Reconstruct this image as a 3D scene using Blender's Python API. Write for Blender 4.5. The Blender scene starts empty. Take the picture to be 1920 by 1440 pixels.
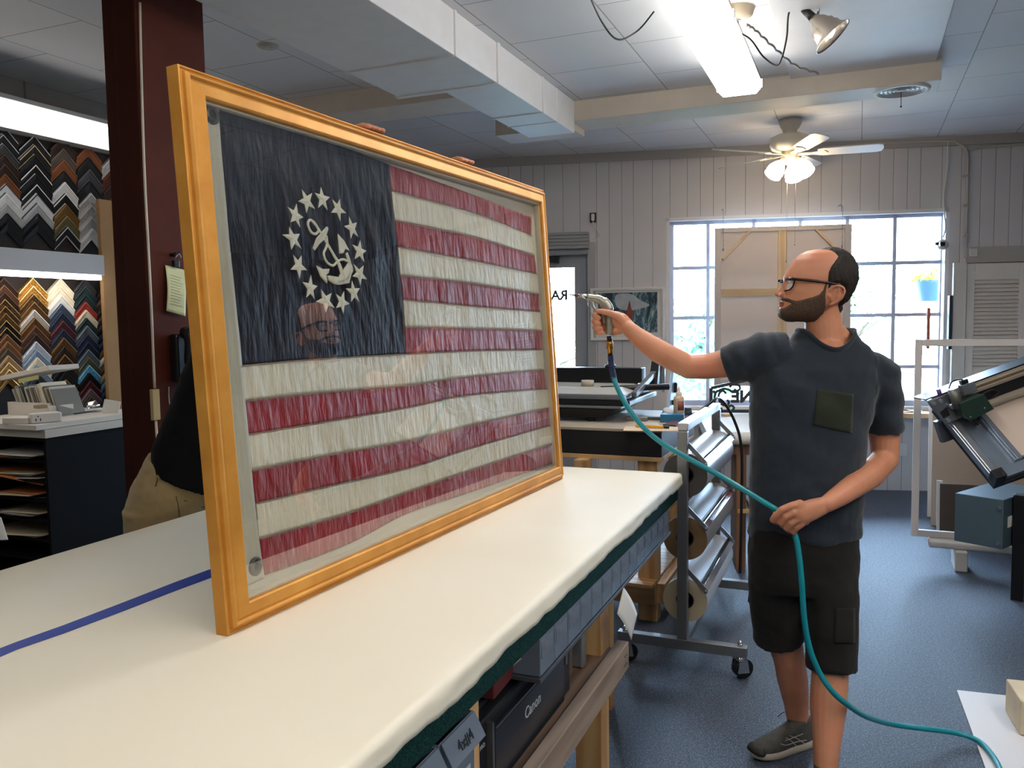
import bpy, bmesh, math, random
from math import sin, cos, pi, radians, sqrt
from mathutils import Vector as V, Matrix as M, noise as NZ
random.seed(7)
SC = bpy.context.scene
COL = SC.collection
# ---------------------------------------------------------------- camera (focal length for a 1920x1440 frame)
F = 1550.0; CAMH = 1.55
CAMR = M.Rotation(pi/2 - radians(4.3), 4, 'X') @ M.Rotation(-.0145, 4, 'Z')
C0 = V((0, 0, CAMH))
def ray(x, y): return CAMR.to_3x3() @ V(((x-960)/F, (720-y)/F, -1.0))
def atY(x, y, Y): d = ray(x, y); return C0 + d*(Y/d.y)
def atZ(x, y, z): d = ray(x, y); return C0 + d*((z-CAMH)/d.z)
def atP(x, y, p, n): d = ray(x, y); n = V(n); return C0 + d*(n.dot(V(p)-C0)/n.dot(d))
TH = radians(22.75)
RM = M.Rotation(-TH, 4, 'Z')              # room axes: x = across (right), y = along the room, z = up
def room(v, u, z): return RM @ V((v, u, z))
def toroom(p): return RM.inverted() @ V(p)
WP = V((3.4, 7.29, 0)); WA = radians(9.6)
WM = M.Translation(WP) @ M.Rotation(-WA, 4, 'Z')   # front wall axes: x along wall, y outwards, z up
WN = V((-sin(WA), -cos(WA), 0))
def atW(x, y, off=0.0): return WM.inverted() @ atP(x, y, WP + WN*off, WN)
# ---------------------------------------------------------------- colour and materials
def lin(h):
    if isinstance(h, str):
        c = [int(h[i:i+2], 16)/255 for i in (0, 2, 4)]
        return tuple((x/12.92 if x <= .04045 else ((x+.055)/1.055)**2.4) for x in c) + (1,)
    return tuple(h)[:3] + (1,)
MATS = {}
class NT:
    def __init__(s, name):
        s.m = bpy.data.materials.new(name); s.m.use_nodes = True
        s.n = s.m.node_tree.nodes; s.l = s.m.node_tree.links
        s.b = s.n['Principled BSDF']; s.out = s.n['Material Output']
    def node(s, t, **kw):
        n = s.n.new(t)
        for k, v in kw.items():
            if k in n.inputs: n.inputs[k].default_value = v
            else: setattr(n, k, v)
        return n
    def link(s, a, ao, b, bi): s.l.new(a.outputs[ao], b.inputs[bi])
    def coord(s, kind='Object', scale=(1, 1, 1), rot=(0, 0, 0)):
        t = s.node('ShaderNodeTexCoord'); mp = s.node('ShaderNodeMapping')
        mp.inputs['Scale'].default_value = scale; mp.inputs['Rotation'].default_value = rot
        s.link(t, kind, mp, 'Vector'); return mp
    def noise(s, co, scale, detail=4, rough=.55):
        n = s.node('ShaderNodeTexNoise', Scale=scale, Detail=detail, Roughness=rough)
        s.link(co, 0, n, 'Vector'); return n
    def ramp(s, src, so, stops):
        r = s.node('ShaderNodeValToRGB'); e = r.color_ramp.elements
        while len(e) < len(stops): e.new(.5)
        for i, (p, c) in enumerate(stops): e[i].position = p; e[i].color = lin(c)
        s.link(src, so, r, 'Fac'); return r
    def bump(s, src, so, strength=.3, dist=.01, prev=None):
        b = s.node('ShaderNodeBump', Strength=strength, Distance=dist)
        s.link(src, so, b, 'Height')
        if prev: s.link(prev, 0, b, 'Normal')
        s.link(b, 0, s.b, 'Normal'); return b
def mat(name, col, rough=.5, metal=0, var=0, vscale=8, bump=0, bscale=60, bdist=.004, spec=None, stretch=(1, 1, 1), kind='Object', coat=0, sheen=0):
    if name in MATS: return MATS[name]
    t = NT(name); c = lin(col); b = t.b
    b.inputs['Roughness'].default_value = rough; b.inputs['Metallic'].default_value = metal
    b.inputs['Base Color'].default_value = c
    if spec is not None: b.inputs['Specular IOR Level'].default_value = spec
    if coat: b.inputs['Coat Weight'].default_value = coat
    if sheen: b.inputs['Sheen Weight'].default_value = sheen
    if var or bump: co = t.coord(kind, stretch)
    if var:
        n = t.noise(co, vscale)
        d = tuple(max(0, x*(1-var)) for x in c[:3]); l = tuple(min(1, x*(1+var)) for x in c[:3])
        r = t.ramp(n, 'Fac', [(.3, d), (.7, l)]); t.link(r, 'Color', b, 'Base Color')
    if bump:
        n2 = t.noise(co, bscale, 5); t.bump(n2, 'Fac', bump, bdist)
    MATS[name] = t.m; return t.m
def emit(name, col, strength, base='ffffff'):
    if name in MATS: return MATS[name]
    t = NT(name); t.b.inputs['Base Color'].default_value = lin(base)
    t.b.inputs['Emission Color'].default_value = lin(col); t.b.inputs['Emission Strength'].default_value = strength
    MATS[name] = t.m; return t.m
def glass(name, tint=(1, 1, 1), refl=1.0, rough=0.0, base=.0):
    if name in MATS: return MATS[name]
    t = NT(name); t.n.remove(t.b)
    tr = t.node('ShaderNodeBsdfTransparent', Color=tint[:3]+(1,)); gl = t.node('ShaderNodeBsdfGlossy', Roughness=rough)
    fr = t.node('ShaderNodeFresnel', IOR=1.5); mx = t.node('ShaderNodeMixShader')
    ma = t.node('ShaderNodeMath', operation='MULTIPLY_ADD'); ma.inputs[1].default_value = refl; ma.inputs[2].default_value = base
    t.link(fr, 0, ma, 0); t.link(ma, 0, mx, 0); t.link(tr, 0, mx, 1); t.link(gl, 0, mx, 2); t.link(mx, 0, t.out, 'Surface')
    MATS[name] = t.m; return t.m
def wood(name, c1, c2, scale=6, axis='X', rough=.55, ring=9):
    if name in MATS: return MATS[name]
    t = NT(name); st = {'X': (.12, 1, 1), 'Y': (1, .12, 1), 'Z': (1, 1, .12)}[axis]
    co = t.coord('Object', st); n = t.noise(co, scale*4, 6, .6)
    w = t.node('ShaderNodeTexWave', Scale=scale, Distortion=ring, Detail=3); w.inputs['Detail Scale'].default_value = 1.2
    w.bands_direction = 'Y' if axis == 'X' else 'X'
    t.link(co, 0, w, 'Vector')
    mx = t.node('ShaderNodeMix', data_type='FLOAT'); mx.inputs[0].default_value = .45
    t.l.new(n.outputs['Fac'], mx.inputs[2]); t.l.new(w.outputs['Fac'], mx.inputs[3])
    r = t.ramp(mx, 0, [(.25, c1), (.75, c2)]); t.link(r, 'Color', t.b, 'Base Color')
    t.b.inputs['Roughness'].default_value = rough; t.bump(n, 'Fac', .15, .003)
    MATS[name] = t.m; return t.m
# ---------------------------------------------------------------- mesh builder (world coordinates, through a matrix)
PMX = {}
def basis(o):
    return PMX.get(o.name, M.Identity(4))
class MB:
    def __init__(s, mx=None): s.v = []; s.f = []; s.mi = []; s.sm = []; s.M = mx.copy() if mx else M.Identity(4); s.k = 0; s.uv = None
    def add(s, vs, fs, smooth=False, mx=None):
        T = s.M @ mx if mx else s.M
        o = len(s.v); s.v += [T @ V(p) for p in vs]
        for f in fs: s.f.append(tuple(i+o for i in f)); s.mi.append(s.k); s.sm.append(smooth)
        return s
    def bx(s, x0, x1, y0, y1, z0, z1, mx=None):
        vs = [(x, y, z) for z in (z0, z1) for y in (y0, y1) for x in (x0, x1)]
        return s.add(vs, [(0, 2, 3, 1), (4, 5, 7, 6), (0, 1, 5, 4), (2, 6, 7, 3), (0, 4, 6, 2), (1, 3, 7, 5)], False, mx)
    def box(s, c, d, mx=None):
        return s.bx(c[0]-d[0]/2, c[0]+d[0]/2, c[1]-d[1]/2, c[1]+d[1]/2, c[2]-d[2]/2, c[2]+d[2]/2, mx)
    def beam(s, a, b, w, h, up=(0, 0, 1)):
        a = V(a); b = V(b); d = (b-a); L = d.length; d.normalize(); up = V(up)
        r = d.cross(up)
        if r.length < 1e-4: r = V((1, 0, 0))
        r.normalize(); q = r.cross(d)
        T = M(((d.x, r.x, q.x, a.x), (d.y, r.y, q.y, a.y), (d.z, r.z, q.z, a.z), (0, 0, 0, 1)))
        vs = [T @ V((x, y, z)) for z in (-h/2, h/2) for y in (-w/2, w/2) for x in (0, L)]
        return s.add(vs, [(0, 2, 3, 1), (4, 5, 7, 6), (0, 1, 5, 4), (2, 6, 7, 3), (0, 4, 6, 2), (1, 3, 7, 5)])
    def cyl(s, a, b, r, r2=None, n=16, caps=True, smooth=True):
        return s.tube([a, b], [r, r if r2 is None else r2], n, caps=caps, smooth=smooth)
    def tube(s, pts, r, n=10, closed=False, caps=True, smooth=True, flat=(1, 1), up=None):
        P = [V(p) for p in pts]; N = len(P); R = r if isinstance(r, (list, tuple)) else [r]*N
        vs = []; fs = []; prev = None
        for i, p in enumerate(P):
            if closed: d = P[(i+1) % N]-P[i-1]
            else: d = P[min(i+1, N-1)]-P[max(i-1, 0)]
            if d.length < 1e-9: d = V((0, 0, 1))
            d.normalize()
            if prev is None:
                a = V(up) if up else (V((0, 0, 1)) if abs(d.z) < .9 else V((1, 0, 0)))
                e = (a - d*a.dot(d)).normalized()
            else: e = (prev - d*prev.dot(d)).normalized()
            prev = e; g = d.cross(e)
            fl = flat[i] if isinstance(flat[0], (tuple, list)) else flat
            for k in range(n):
                t = 2*pi*k/n; vs.append(p + e*(cos(t)*R[i]*fl[0]) + g*(sin(t)*R[i]*fl[1]))
        m = N if closed else N-1
        for i in range(m):
            for k in range(n):
                a = i*n+k; b = i*n+(k+1) % n; c = ((i+1) % N)*n+(k+1) % n; d = ((i+1) % N)*n+k
                fs.append((a, b, c, d))
        if caps and not closed:
            s.add(vs, fs, smooth); o = len(s.v)-len(vs)
            for base, rev in ((0, True), ((N-1)*n, False)):
                ids = [o+base+k for k in range(n)]
                s.f.append(tuple(reversed(ids)) if rev else tuple(ids)); s.mi.append(s.k); s.sm.append(False)
            return s
        return s.add(vs, fs, smooth)
    def blob(s, pts, r, n=16, flat=(1, 1), up=None):
        """rounded-end limb"""
        P = [V(p) for p in pts]; R = list(r)
        fl = list(flat) if isinstance(flat[0], (tuple, list)) else [flat]*len(P)
        d0 = (P[0]-P[1]).normalized(); d1 = (P[-1]-P[-2]).normalized()
        A = [(P[0]+d0*R[0]*sin(t), R[0]*max(cos(t), .02), fl[0]) for t in (1.5, 1.2, .8, .4)]
        B = [(P[-1]+d1*R[-1]*sin(t), R[-1]*max(cos(t), .02), fl[-1]) for t in (.4, .8, 1.2, 1.5)]
        al = A + list(zip(P, R, fl)) + B
        return s.tube([a[0] for a in al], [a[1] for a in al], n, flat=[a[2] for a in al], up=up)
    def lathe(s, prof, n=24, mx=None, smooth=True, cap=False):
        vs = []; fs = []
        for (r, z) in prof:
            for k in range(n): t = 2*pi*k/n; vs.append((r*cos(t), r*sin(t), z))
        for i in range(len(prof)-1):
            for k in range(n): fs.append((i*n+k, i*n+(k+1) % n, (i+1)*n+(k+1) % n, (i+1)*n+k))
        if cap:
            fs.append(tuple(reversed(range(n)))); fs.append(tuple((len(prof)-1)*n+k for k in range(n)))
        return s.add(vs, fs, smooth, mx)
    def prism(s, poly, z0, z1, mx=None):
        n = len(poly); vs = [(p[0], p[1], z0) for p in poly] + [(p[0], p[1], z1) for p in poly]
        fs = [tuple(reversed(range(n))), tuple(range(n, 2*n))] + [(i, (i+1) % n, n+(i+1) % n, n+i) for i in range(n)]
        return s.add(vs, fs, False, mx)
    def sph(s, c, r, sc=(1, 1, 1), n=16, m=10, mx=None):
        vs = []; fs = []
        for i in range(m+1):
            a = pi*i/m
            for k in range(n): t = 2*pi*k/n; vs.append((c[0]+r*sc[0]*sin(a)*cos(t), c[1]+r*sc[1]*sin(a)*sin(t), c[2]+r*sc[2]*cos(a)))
        for i in range(m):
            for k in range(n): fs.append((i*n+k, (i+1)*n+k, (i+1)*n+(k+1) % n, i*n+(k+1) % n))
        return s.add(vs, fs, True, mx)
    def grid(s, fn, nu, nv, smooth=True, flip=False, cu=False):
        vs = [fn(i/(nu-1 if not cu else nu), j/(nv-1)) for j in range(nv) for i in range(nu)]; fs = []
        for j in range(nv-1):
            for i in range(nu if cu else nu-1):
                q = (j*nu+i, j*nu+(i+1) % nu, (j+1)*nu+(i+1) % nu, (j+1)*nu+i); fs.append(tuple(reversed(q)) if flip else q)
        return s.add(vs, fs, smooth)
    def build(s, name, mats, parent=None, bevel=0, seg=2, sub=0, weld=False, solid=0, recalc=True):
        me = bpy.data.meshes.new(name); inv = basis(parent).inverted() if parent else None
        o = bpy.data.objects.new(name, me); COL.objects.link(o)
        if parent: o.parent = parent; PMX[o.name] = basis(parent)
        vs = [inv @ p for p in s.v] if inv else s.v
        me.from_pydata([tuple(p) for p in vs], [], s.f)
        for m_ in (mats if isinstance(mats, (list, tuple)) else [mats]): me.materials.append(m_)
        me.polygons.foreach_set('material_index', s.mi); me.polygons.foreach_set('use_smooth', s.sm)
        if recalc or weld:
            b = bmesh.new(); b.from_mesh(me)
            if weld: bmesh.ops.remove_doubles(b, verts=b.verts, dist=1e-5)
            if recalc: bmesh.ops.recalc_face_normals(b, faces=b.faces)
            b.to_mesh(me); b.free()
        me.update()
        if solid: q = o.modifiers.new('t', 'SOLIDIFY'); q.thickness = solid; q.offset = 0
        if bevel: q = o.modifiers.new('b', 'BEVEL'); q.width = bevel; q.segments = seg; q.limit_method = 'ANGLE'; q.angle_limit = radians(40)
        if sub: q = o.modifiers.new('s', 'SUBSURF'); q.levels = q.render_levels = sub
        return o
def setp(o, label=None, cat=None, group=None, kind=None):
    if label: o['label'] = label
    if cat: o['category'] = cat
    if group: o['group'] = group
    if kind: o['kind'] = kind
    return o
def empty(name, loc, label, cat, group=None, mx=None, parent=None):
    o = bpy.data.objects.new(name, None); COL.objects.link(o); o.empty_display_size = .05
    T = M.Translation(V(loc)) @ (mx.to_3x3().to_4x4() if mx else M.Identity(4))
    if parent: o.parent = parent; o.matrix_basis = basis(parent).inverted() @ T
    else: o.matrix_basis = T
    PMX[o.name] = T
    return setp(o, label, cat, group)
def thing(mb, name, mats, label, cat, group=None, loc=None, **kw):
    """one-mesh thing; its origin is put at loc (or the bottom centre of its box)"""
    if loc is None:
        xs = [p.x for p in mb.v]; ys = [p.y for p in mb.v]; zs = [p.z for p in mb.v]
        loc = ((min(xs)+max(xs))/2, (min(ys)+max(ys))/2, min(zs))
    L = V(loc); mb.v = [p-L for p in mb.v]
    o = mb.build(name, mats, None, **kw); o.location = L; PMX[o.name] = M.Translation(L)
    return setp(o, label, cat, group)
def struct(mb, name, mats, label=None, **kw):
    o = mb.build(name, mats, None, **kw); o['kind'] = 'structure'
    if label: o['label'] = label
    return o
def copytree(o, loc=None, label=None, parent=None):
    c = o.copy(); COL.objects.link(c)
    if parent: c.parent = parent
    if loc is not None: c.location = loc
    if label: c['label'] = label
    for ch in list(o.children): copytree(ch, parent=c)
    return c
def spline(pts, n=8, closed=False):
    P = [V(p) for p in pts]; out = []; N = len(P)
    for i in range(N if closed else N-1):
        if closed: a, b, c, d = P[i-1], P[i], P[(i+1) % N], P[(i+2) % N]
        else: a, b, c, d = P[max(i-1, 0)], P[i], P[i+1], P[min(i+2, N-1)]
        for k in range(n):
            t = k/n; out.append(.5*((2*b)+(c-a)*t+(2*a-5*b+4*c-d)*t*t+(3*b-a-3*c+d)*t**3))
    if not closed: out.append(P[-1])
    return out
def text(name, body, size, mx, material, parent=None, ext=.0006, align='CENTER', sx=1.0, bold=0):
    cu = bpy.data.curves.new(name, 'FONT'); cu.body = body; cu.size = size; cu.extrude = ext; cu.align_x = align; cu.align_y = 'CENTER'; cu.resolution_u = 3; cu.offset = bold
    o = bpy.data.objects.new(name, cu); COL.objects.link(o)
    bpy.context.view_layer.update()
    me = bpy.data.meshes.new_from_object(o.evaluated_get(bpy.context.evaluated_depsgraph_get()))
    bpy.data.objects.remove(o); bpy.data.curves.remove(cu)
    mb = MB(mx @ M.Diagonal((sx, 1, 1, 1)))
    mb.add([v.co for v in me.vertices], [tuple(p.vertices) for p in me.polygons]); bpy.data.meshes.remove(me)
    if parent is None: return mb
    return mb.build(name, material, parent, recalc=False)
def fuse(mb, voxel, smooth=3, disp=None, tmp='tmp'):
    """one continuous surface out of overlapping closed shapes; returns a mesh in world coordinates"""
    o = mb.build(tmp, [], None)
    q = o.modifiers.new('r', 'REMESH'); q.mode = 'VOXEL'; q.voxel_size = voxel; q.use_smooth_shade = True
    if smooth: q = o.modifiers.new('s', 'SMOOTH'); q.factor = .5; q.iterations = smooth
    bpy.context.view_layer.update()
    me = bpy.data.meshes.new_from_object(o.evaluated_get(bpy.context.evaluated_depsgraph_get()))
    old = o.data; bpy.data.objects.remove(o); bpy.data.meshes.remove(old)
    if disp:
        nr = [v.normal.copy() for v in me.vertices]; cs = [v.co.copy() for v in me.vertices]
        for v, n, c in zip(me.vertices, nr, cs): v.co = c + disp(c, n)
        me.update()
    return me
def objmesh(me, name, mats, parent=None, loc=None):
    me.name = name
    me.materials.clear()
    for m_ in (mats if isinstance(mats, (list, tuple)) else [mats]): me.materials.append(m_)
    T = basis(parent) if parent else M.Translation(V(loc)) if loc is not None else M.Identity(4)
    me.transform(T.inverted()); me.update()
    for p in me.polygons: p.use_smooth = True
    o = bpy.data.objects.new(name, me); COL.objects.link(o)
    if parent: o.parent = parent
    elif loc is not None: o.location = loc
    PMX[o.name] = T
    return o
# ---------------------------------------------------------------- shared materials
WHITE = mat('white_paint', 'd9d8d6', .55, var=.03)
BLACK = mat('black_plastic', '141416', .45)
BLACKM = mat('black_metal', '17181b', .35, .3)
STEEL = mat('grey_steel', '8d9298', .35, .85, var=.08)
CHROME = mat('chrome', 'd8dadc', .12, 1)
ALU = mat('brushed_aluminium', 'b7bcc2', .3, .9, var=.05)
PAPER = mat('white_paper', 'e8e6e1', .8, var=.02)
CREAM = mat('cream_board', 'e2d8c6', .8, var=.03)
PINE = wood('pine_lumber', 'b98a55', 'd9b27c', 5, 'Z')
PINEX = wood('pine_board', 'b08556', 'd2ab78', 5, 'X')
PINEY = wood('pine_rail', 'b08556', 'd2ab78', 5, 'Y')
DARKW = wood('dark_brown_wood', '6a4a36', '8a6248', 5, 'Z')
CARD = mat('kraft_cardboard', 'a8835a', .85, var=.06)
# ================================================================ the room
CEIL = 3.08; VL = -4.8; VR = 4.6; UB = -3.2
def lines_mat(name, col, period, cuts, dark='6b6866', axis=0, width=.0022, var=.04):
    t = NT(name); tc = t.node('ShaderNodeTexCoord'); sp = t.node('ShaderNodeSeparateXYZ'); t.link(tc, 'Object', sp, 0)
    d = t.node('ShaderNodeMath', operation='DIVIDE'); d.inputs[1].default_value = period; t.link(sp, axis, d, 0)
    fr = t.node('ShaderNodeMath', operation='FRACT'); t.link(d, 0, fr, 0)
    st = []; w = width/period
    for c in cuts: st += [(c-w*1.2, (1, 1, 1)), (c-w*.3, (0, 0, 0)), (c+w*.3, (0, 0, 0)), (c+w*1.2, (1, 1, 1))]
    r = t.ramp(fr, 0, st)
    co = t.coord('Object'); n = t.noise(co, 1.3, 3); c = lin(col)
    nr = t.ramp(n, 'Fac', [(.3, tuple(x*(1-var) for x in c[:3])), (.7, tuple(min(1, x*(1+var)) for x in c[:3]))])
    mx = t.node('ShaderNodeMix', data_type='RGBA'); t.link(r, 'Color', mx, 0)
    mx.inputs[6].default_value = lin(dark); t.l.new(nr.outputs[0], mx.inputs[7]); t.l.new(mx.outputs[2], t.b.inputs['Base Color'])
    t.b.inputs['Roughness'].default_value = .55; t.bump(r, 'Color', .5, .004)
    return t.m
WALLM = lines_mat('wall_panelling', 'c9c6c9', .82, [.07, .2, .41, .6, .79, .93])
def ceil_mat():
    t = NT('ceiling_tiles'); co = t.coord('Object', (1, 1, 1), (0, 0, pi/2))
    b = t.node('ShaderNodeTexBrick', Scale=1.0); b.inputs['Brick Width'].default_value = .62; b.inputs['Row Height'].default_value = .6
    b.inputs['Mortar Size'].default_value = .0035; b.inputs['Mortar Smooth'].default_value = .2
    b.inputs['Color1'].default_value = lin('dcdde0'); b.inputs['Color2'].default_value = lin('d3d4d8'); b.inputs['Mortar'].default_value = lin('8e8a85')
    b.offset = .45; t.link(co, 0, b, 'Vector')
    n = t.noise(co, 1.1, 4); r = t.ramp(n, 'Fac', [(.3, (.86, .85, .84)), (.65, (1, 1, 1))])
    mx = t.node('ShaderNodeMix', data_type='RGBA', blend_type='MULTIPLY'); mx.inputs[0].default_value = .5
    t.l.new(b.outputs['Color'], mx.inputs[6]); t.l.new(r.outputs[0], mx.inputs[7]); t.l.new(mx.outputs[2], t.b.inputs['Base Color'])
    t.b.inputs['Roughness'].default_value = .6; return t.m
CEILM = ceil_mat()
def carpet_mat():
    t = NT('blue_carpet'); co = t.coord('Object')
    n1 = t.noise(co, 170, 2, .7); n2 = t.noise(co, 60, 3, .6); n3 = t.noise(co, 1.5, 2)
    r1 = t.ramp(n1, 'Fac', [(.30, '272e3b'), (.46, '454e5f'), (.58, '5c6675'), (.72, '999ea5')])
    r2 = t.ramp(n2, 'Fac', [(.35, (.6, .62, .66)), (.65, (1, 1, 1))])
    mx = t.node('ShaderNodeMix', data_type='RGBA', blend_type='MULTIPLY'); mx.inputs[0].default_value = .8
    t.l.new(r1.outputs[0], mx.inputs[6]); t.l.new(r2.outputs[0], mx.inputs[7])
    t.l.new(mx.outputs[2], t.b.inputs['Base Color']); t.b.inputs['Roughness'].default_value = .56
    t.b.inputs['Specular IOR Level'].default_value = .2
    t.bump(n1, 'Fac', .6, .006); return t.m
m = MB(); m.bx(-6.5, 6.5, -3.6, 10.5, -.08, 0, RM); fl = struct(m, 'floor', carpet_mat(), 'blue grey flecked carpet floor')
m = MB(RM); m.bx(VL-.2, VR+.6, UB-.2, 10.2, CEIL, CEIL+.1); ce = MB(RM)
o = struct(m, 'ceiling', CEILM, 'white painted tile ceiling with dark joints')
# the tile pattern follows the room
o.data.transform(RM.inverted()); o.matrix_basis = RM
# front wall with a window and a door
WX0, WX1, WZ0, WZ1 = -2.0, .405, .72, 2.475
DX0, DX1, DZ1 = -3.72, -2.72, 2.20
m = MB(WM); LX = -5.25; RX = 4.8
m.bx(LX, DX0, 0, .16, 0, 3.1); m.bx(DX0, DX1, 0, .16, DZ1, 3.1); m.bx(DX1, WX0, 0, .16, 0, 3.1)
m.bx(WX0, WX1, 0, .16, 0, WZ0); m.bx(WX0, WX1, 0, .16, WZ1, 3.1); m.bx(WX1, RX, 0, .16, 0, 3.1)
o = struct(m, 'wall_front', WALLM, 'pale grey panelled wall with the shop window')
o.data.transform(WM.inverted()); o.matrix_basis = WM
LWM = lines_mat('side_wall_paint', 'a9a39d', 1.2, [.5])
m = MB(RM); m.bx(VL-.16, VL, UB, 10, 0, CEIL); o = struct(m, 'wall_left', LWM, 'wall behind the moulding samples')
m = MB(RM); m.bx(VR, VR+.16, UB, 9.2, 0, CEIL); struct(m, 'wall_right', mat('right_wall_paint', '8d8984', .6, var=.03), 'plain wall to the right of the workshop')
m = MB(RM); m.bx(VL, VR, UB-.16, UB, 0, CEIL); struct(m, 'wall_back', mat('back_wall_paint', 'a9a39b', .6, var=.03), 'plain wall behind the photographer')
# window: casing, sash frame with muntins, glass
SASH = mat('window_sash_paint', 'b4b9cc', .5)
m = MB(WM); j = .03
m.bx(WX0, WX0+j, .0, .15, WZ0, WZ1); m.bx(WX1-j, WX1, 0, .15, WZ0, WZ1); m.bx(WX0, WX1, 0, .15, WZ1-j, WZ1); m.bx(WX0, WX1, 0, .15, WZ0, WZ0+j)
wf = struct(m, 'window_1', mat('window_reveal', 'd9d8da', .5), 'big white many-paned shop window')
PMX[wf.name] = M.Identity(4)
m = MB(WM); y0, y1 = .085, .125; t_ = .016
vx = [atW(px, 440, -.1).x for px in (1327.5, 1413, 1500, 1588, 1677, 1767)]
hz = [atW(1640, py, -.1).z for py in (494, 591, 688, 783)]
m.bx(WX0+j, WX0+j+.04, y0, y1, WZ0+j, WZ1-j); m.bx(WX0+j, WX1-j, y0, y1, WZ1-j-.03, WZ1-j); m.bx(WX0+j, WX1-j, y0, y1, WZ0+j, WZ0+j+.05)
for x in vx: m.bx(x-t_, x+t_, y0, y1, WZ0+j, WZ1-j)
for z in hz:
    if z > WZ0+.05: m.bx(WX0+j, WX1-j, y0+.003, y1-.003, z-t_, z+t_)
o = m.build('sash_frame', SASH, wf); o['kind'] = 'structure'
m = MB(WM); m.bx(WX0+j, WX1-j, .102, .107, WZ0+j, WZ1-j); o = m.build('glass_pane', glass('window_glass', (.97, .99, 1), .8), wf); o['kind'] = 'structure'
m = MB(WM); m.bx(WX0-.02, WX1+.62, -.22, .0, WZ0-.045, WZ0-.005); sill = struct(m, 'trim_1', PINEX, 'wooden ledge under the shop window')
for x in (.30, -1.3): 
    m = MB(WM); m.bx(x, x+.07, -.19, 0, WZ0-.20, WZ0-.045); struct(m, 'trim_2', PINE, 'wooden bracket under the window ledge')
# door with a big glass and a reversed shop name
m = MB(WM); c = .075
m.bx(DX1-.0, DX1+c, -.02, .0, 0, DZ1+c); m.bx(DX0-c, DX0, -.02, 0, 0, DZ1+c); m.bx(DX0, DX1, -.02, 0, DZ1, DZ1+c)
struct(m, 'trim_3', mat('door_casing', 'a9a8aa', .5), 'grey casing around the shop door')
DOORM = mat('door_paint', '9a9da3', .5, var=.03)
gx0, gx1, gz0, gz1 = DX0+.16, -2.845, 1.0, 2.05
m = MB(WM)
m.bx(DX0, gx0, .03, .075, .005, DZ1); m.bx(gx1, DX1, .03, .075, .005, DZ1); m.bx(gx0, gx1, .03, .075, gz1, DZ1); m.bx(gx0, gx1, .03, .075, .01, gz0)
dr = struct(m, 'door_1', DOORM, 'grey shop door with a tall glass panel'); PMX[dr.name] = M.Identity(4)
m = MB(WM); m.bx(gx0, gx1, .05, .056, gz0, gz1); m.build('door_glass', glass('door_glass', (.97, .99, 1), .8), dr)
text('door_lettering', 'RA', .125, WM @ M.Translation((-2.99, .046, 1.79)) @ M.Rotation(pi/2, 4, 'X') @ M.Diagonal((-1, 1, 1, 1)), mat('sign_grey', '4a4d52', .7), dr, bold=.005)
m = MB(WM); m.bx(-3.03, -2.985, -.05, .03, 2.09, 2.15); m.bx(-3.5, -3.03, -.03, .03, 2.1, 2.14); m.build('door_closer', BLACKM, dr)
m = MB(WM); m.bx(gx0-.02, gx1+.1, .02, .03, gz0+.08, gz0+.12); m.build('push_bar', STEEL, dr)
# roller blind box above the door
m = MB(WM); m.bx(-3.75, -2.70, -.13, -.0, 2.21, 2.36)
for k in range(5): m.bx(-3.75, -2.695, -.142, -.12, 2.213+k*.03, 2.236+k*.03)
b_ = thing(m, 'rolled_blind', mat('blind_slats', '9b9c9c', .6), 'rolled grey slatted blind above the glass shop door', 'blind', bevel=.004)
m = MB(WM); m.cyl((-3.72, -.07, 2.185), (-2.71, -.07, 2.185), .028); m.build('bottom_roll', mat('blind_roll', '8b8e93', .5), b_)
# ---------------------------------------------------------------- duct and soffits
DUCT = mat('duct_paint', 'e4e4e5', .5, var=.03)
m = MB(RM); m.bx(-2.49, -1.855, UB, 4.30, 2.862, CEIL); m.bx(-2.2, -1.855, 4.30, 5.62, 2.862, CEIL); m.bx(-2.21, -1.845, 4.98, 5.0, 2.855, CEIL); m.bx(-2.50, -1.845, 3.75, 3.77, 2.855, CEIL); m.bx(-2.50, -1.845, 4.27, 4.31, 2.855, CEIL)
m.bx(-2.21, -1.85, 5.25, 5.262, 2.858, CEIL)
struct(m, 'trim_4', DUCT, 'boxed white duct running under the ceiling', bevel=.004)
SOFF = mat('soffit_paint', 'cbbfb0', .55, var=.04)
m = MB(RM); m.bx(-1.88, .43, 5.62, 5.93, 2.944, CEIL); m.bx(-2.46, -1.88, 5.62, 5.93, 2.90, CEIL); sf = struct(m, 'trim_5', SOFF, 'tan cross soffit under the ceiling', bevel=.004)
m = MB(RM); m.bx(VL, -2.205, 4.72, 5.05, 2.944, CEIL); struct(m, 'trim_6', SOFF, 'tan cross soffit to the left of the duct', bevel=.004)
m = MB(RM); m.bx(-.42, .40, 2.2, 5.62, CEIL-.028, CEIL); struct(m, 'trim_7', mat('patch_panel', 'd6d6d8', .5, var=.02), 'smooth white ceiling patch panel', bevel=.003)
m = MB(WM); m.bx(LX, RX, -.025, 0, 3.0, 3.08); struct(m, 'trim_8', mat('cornice_paint', 'a7a3a0', .55), 'cornice board along the front wall')
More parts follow.
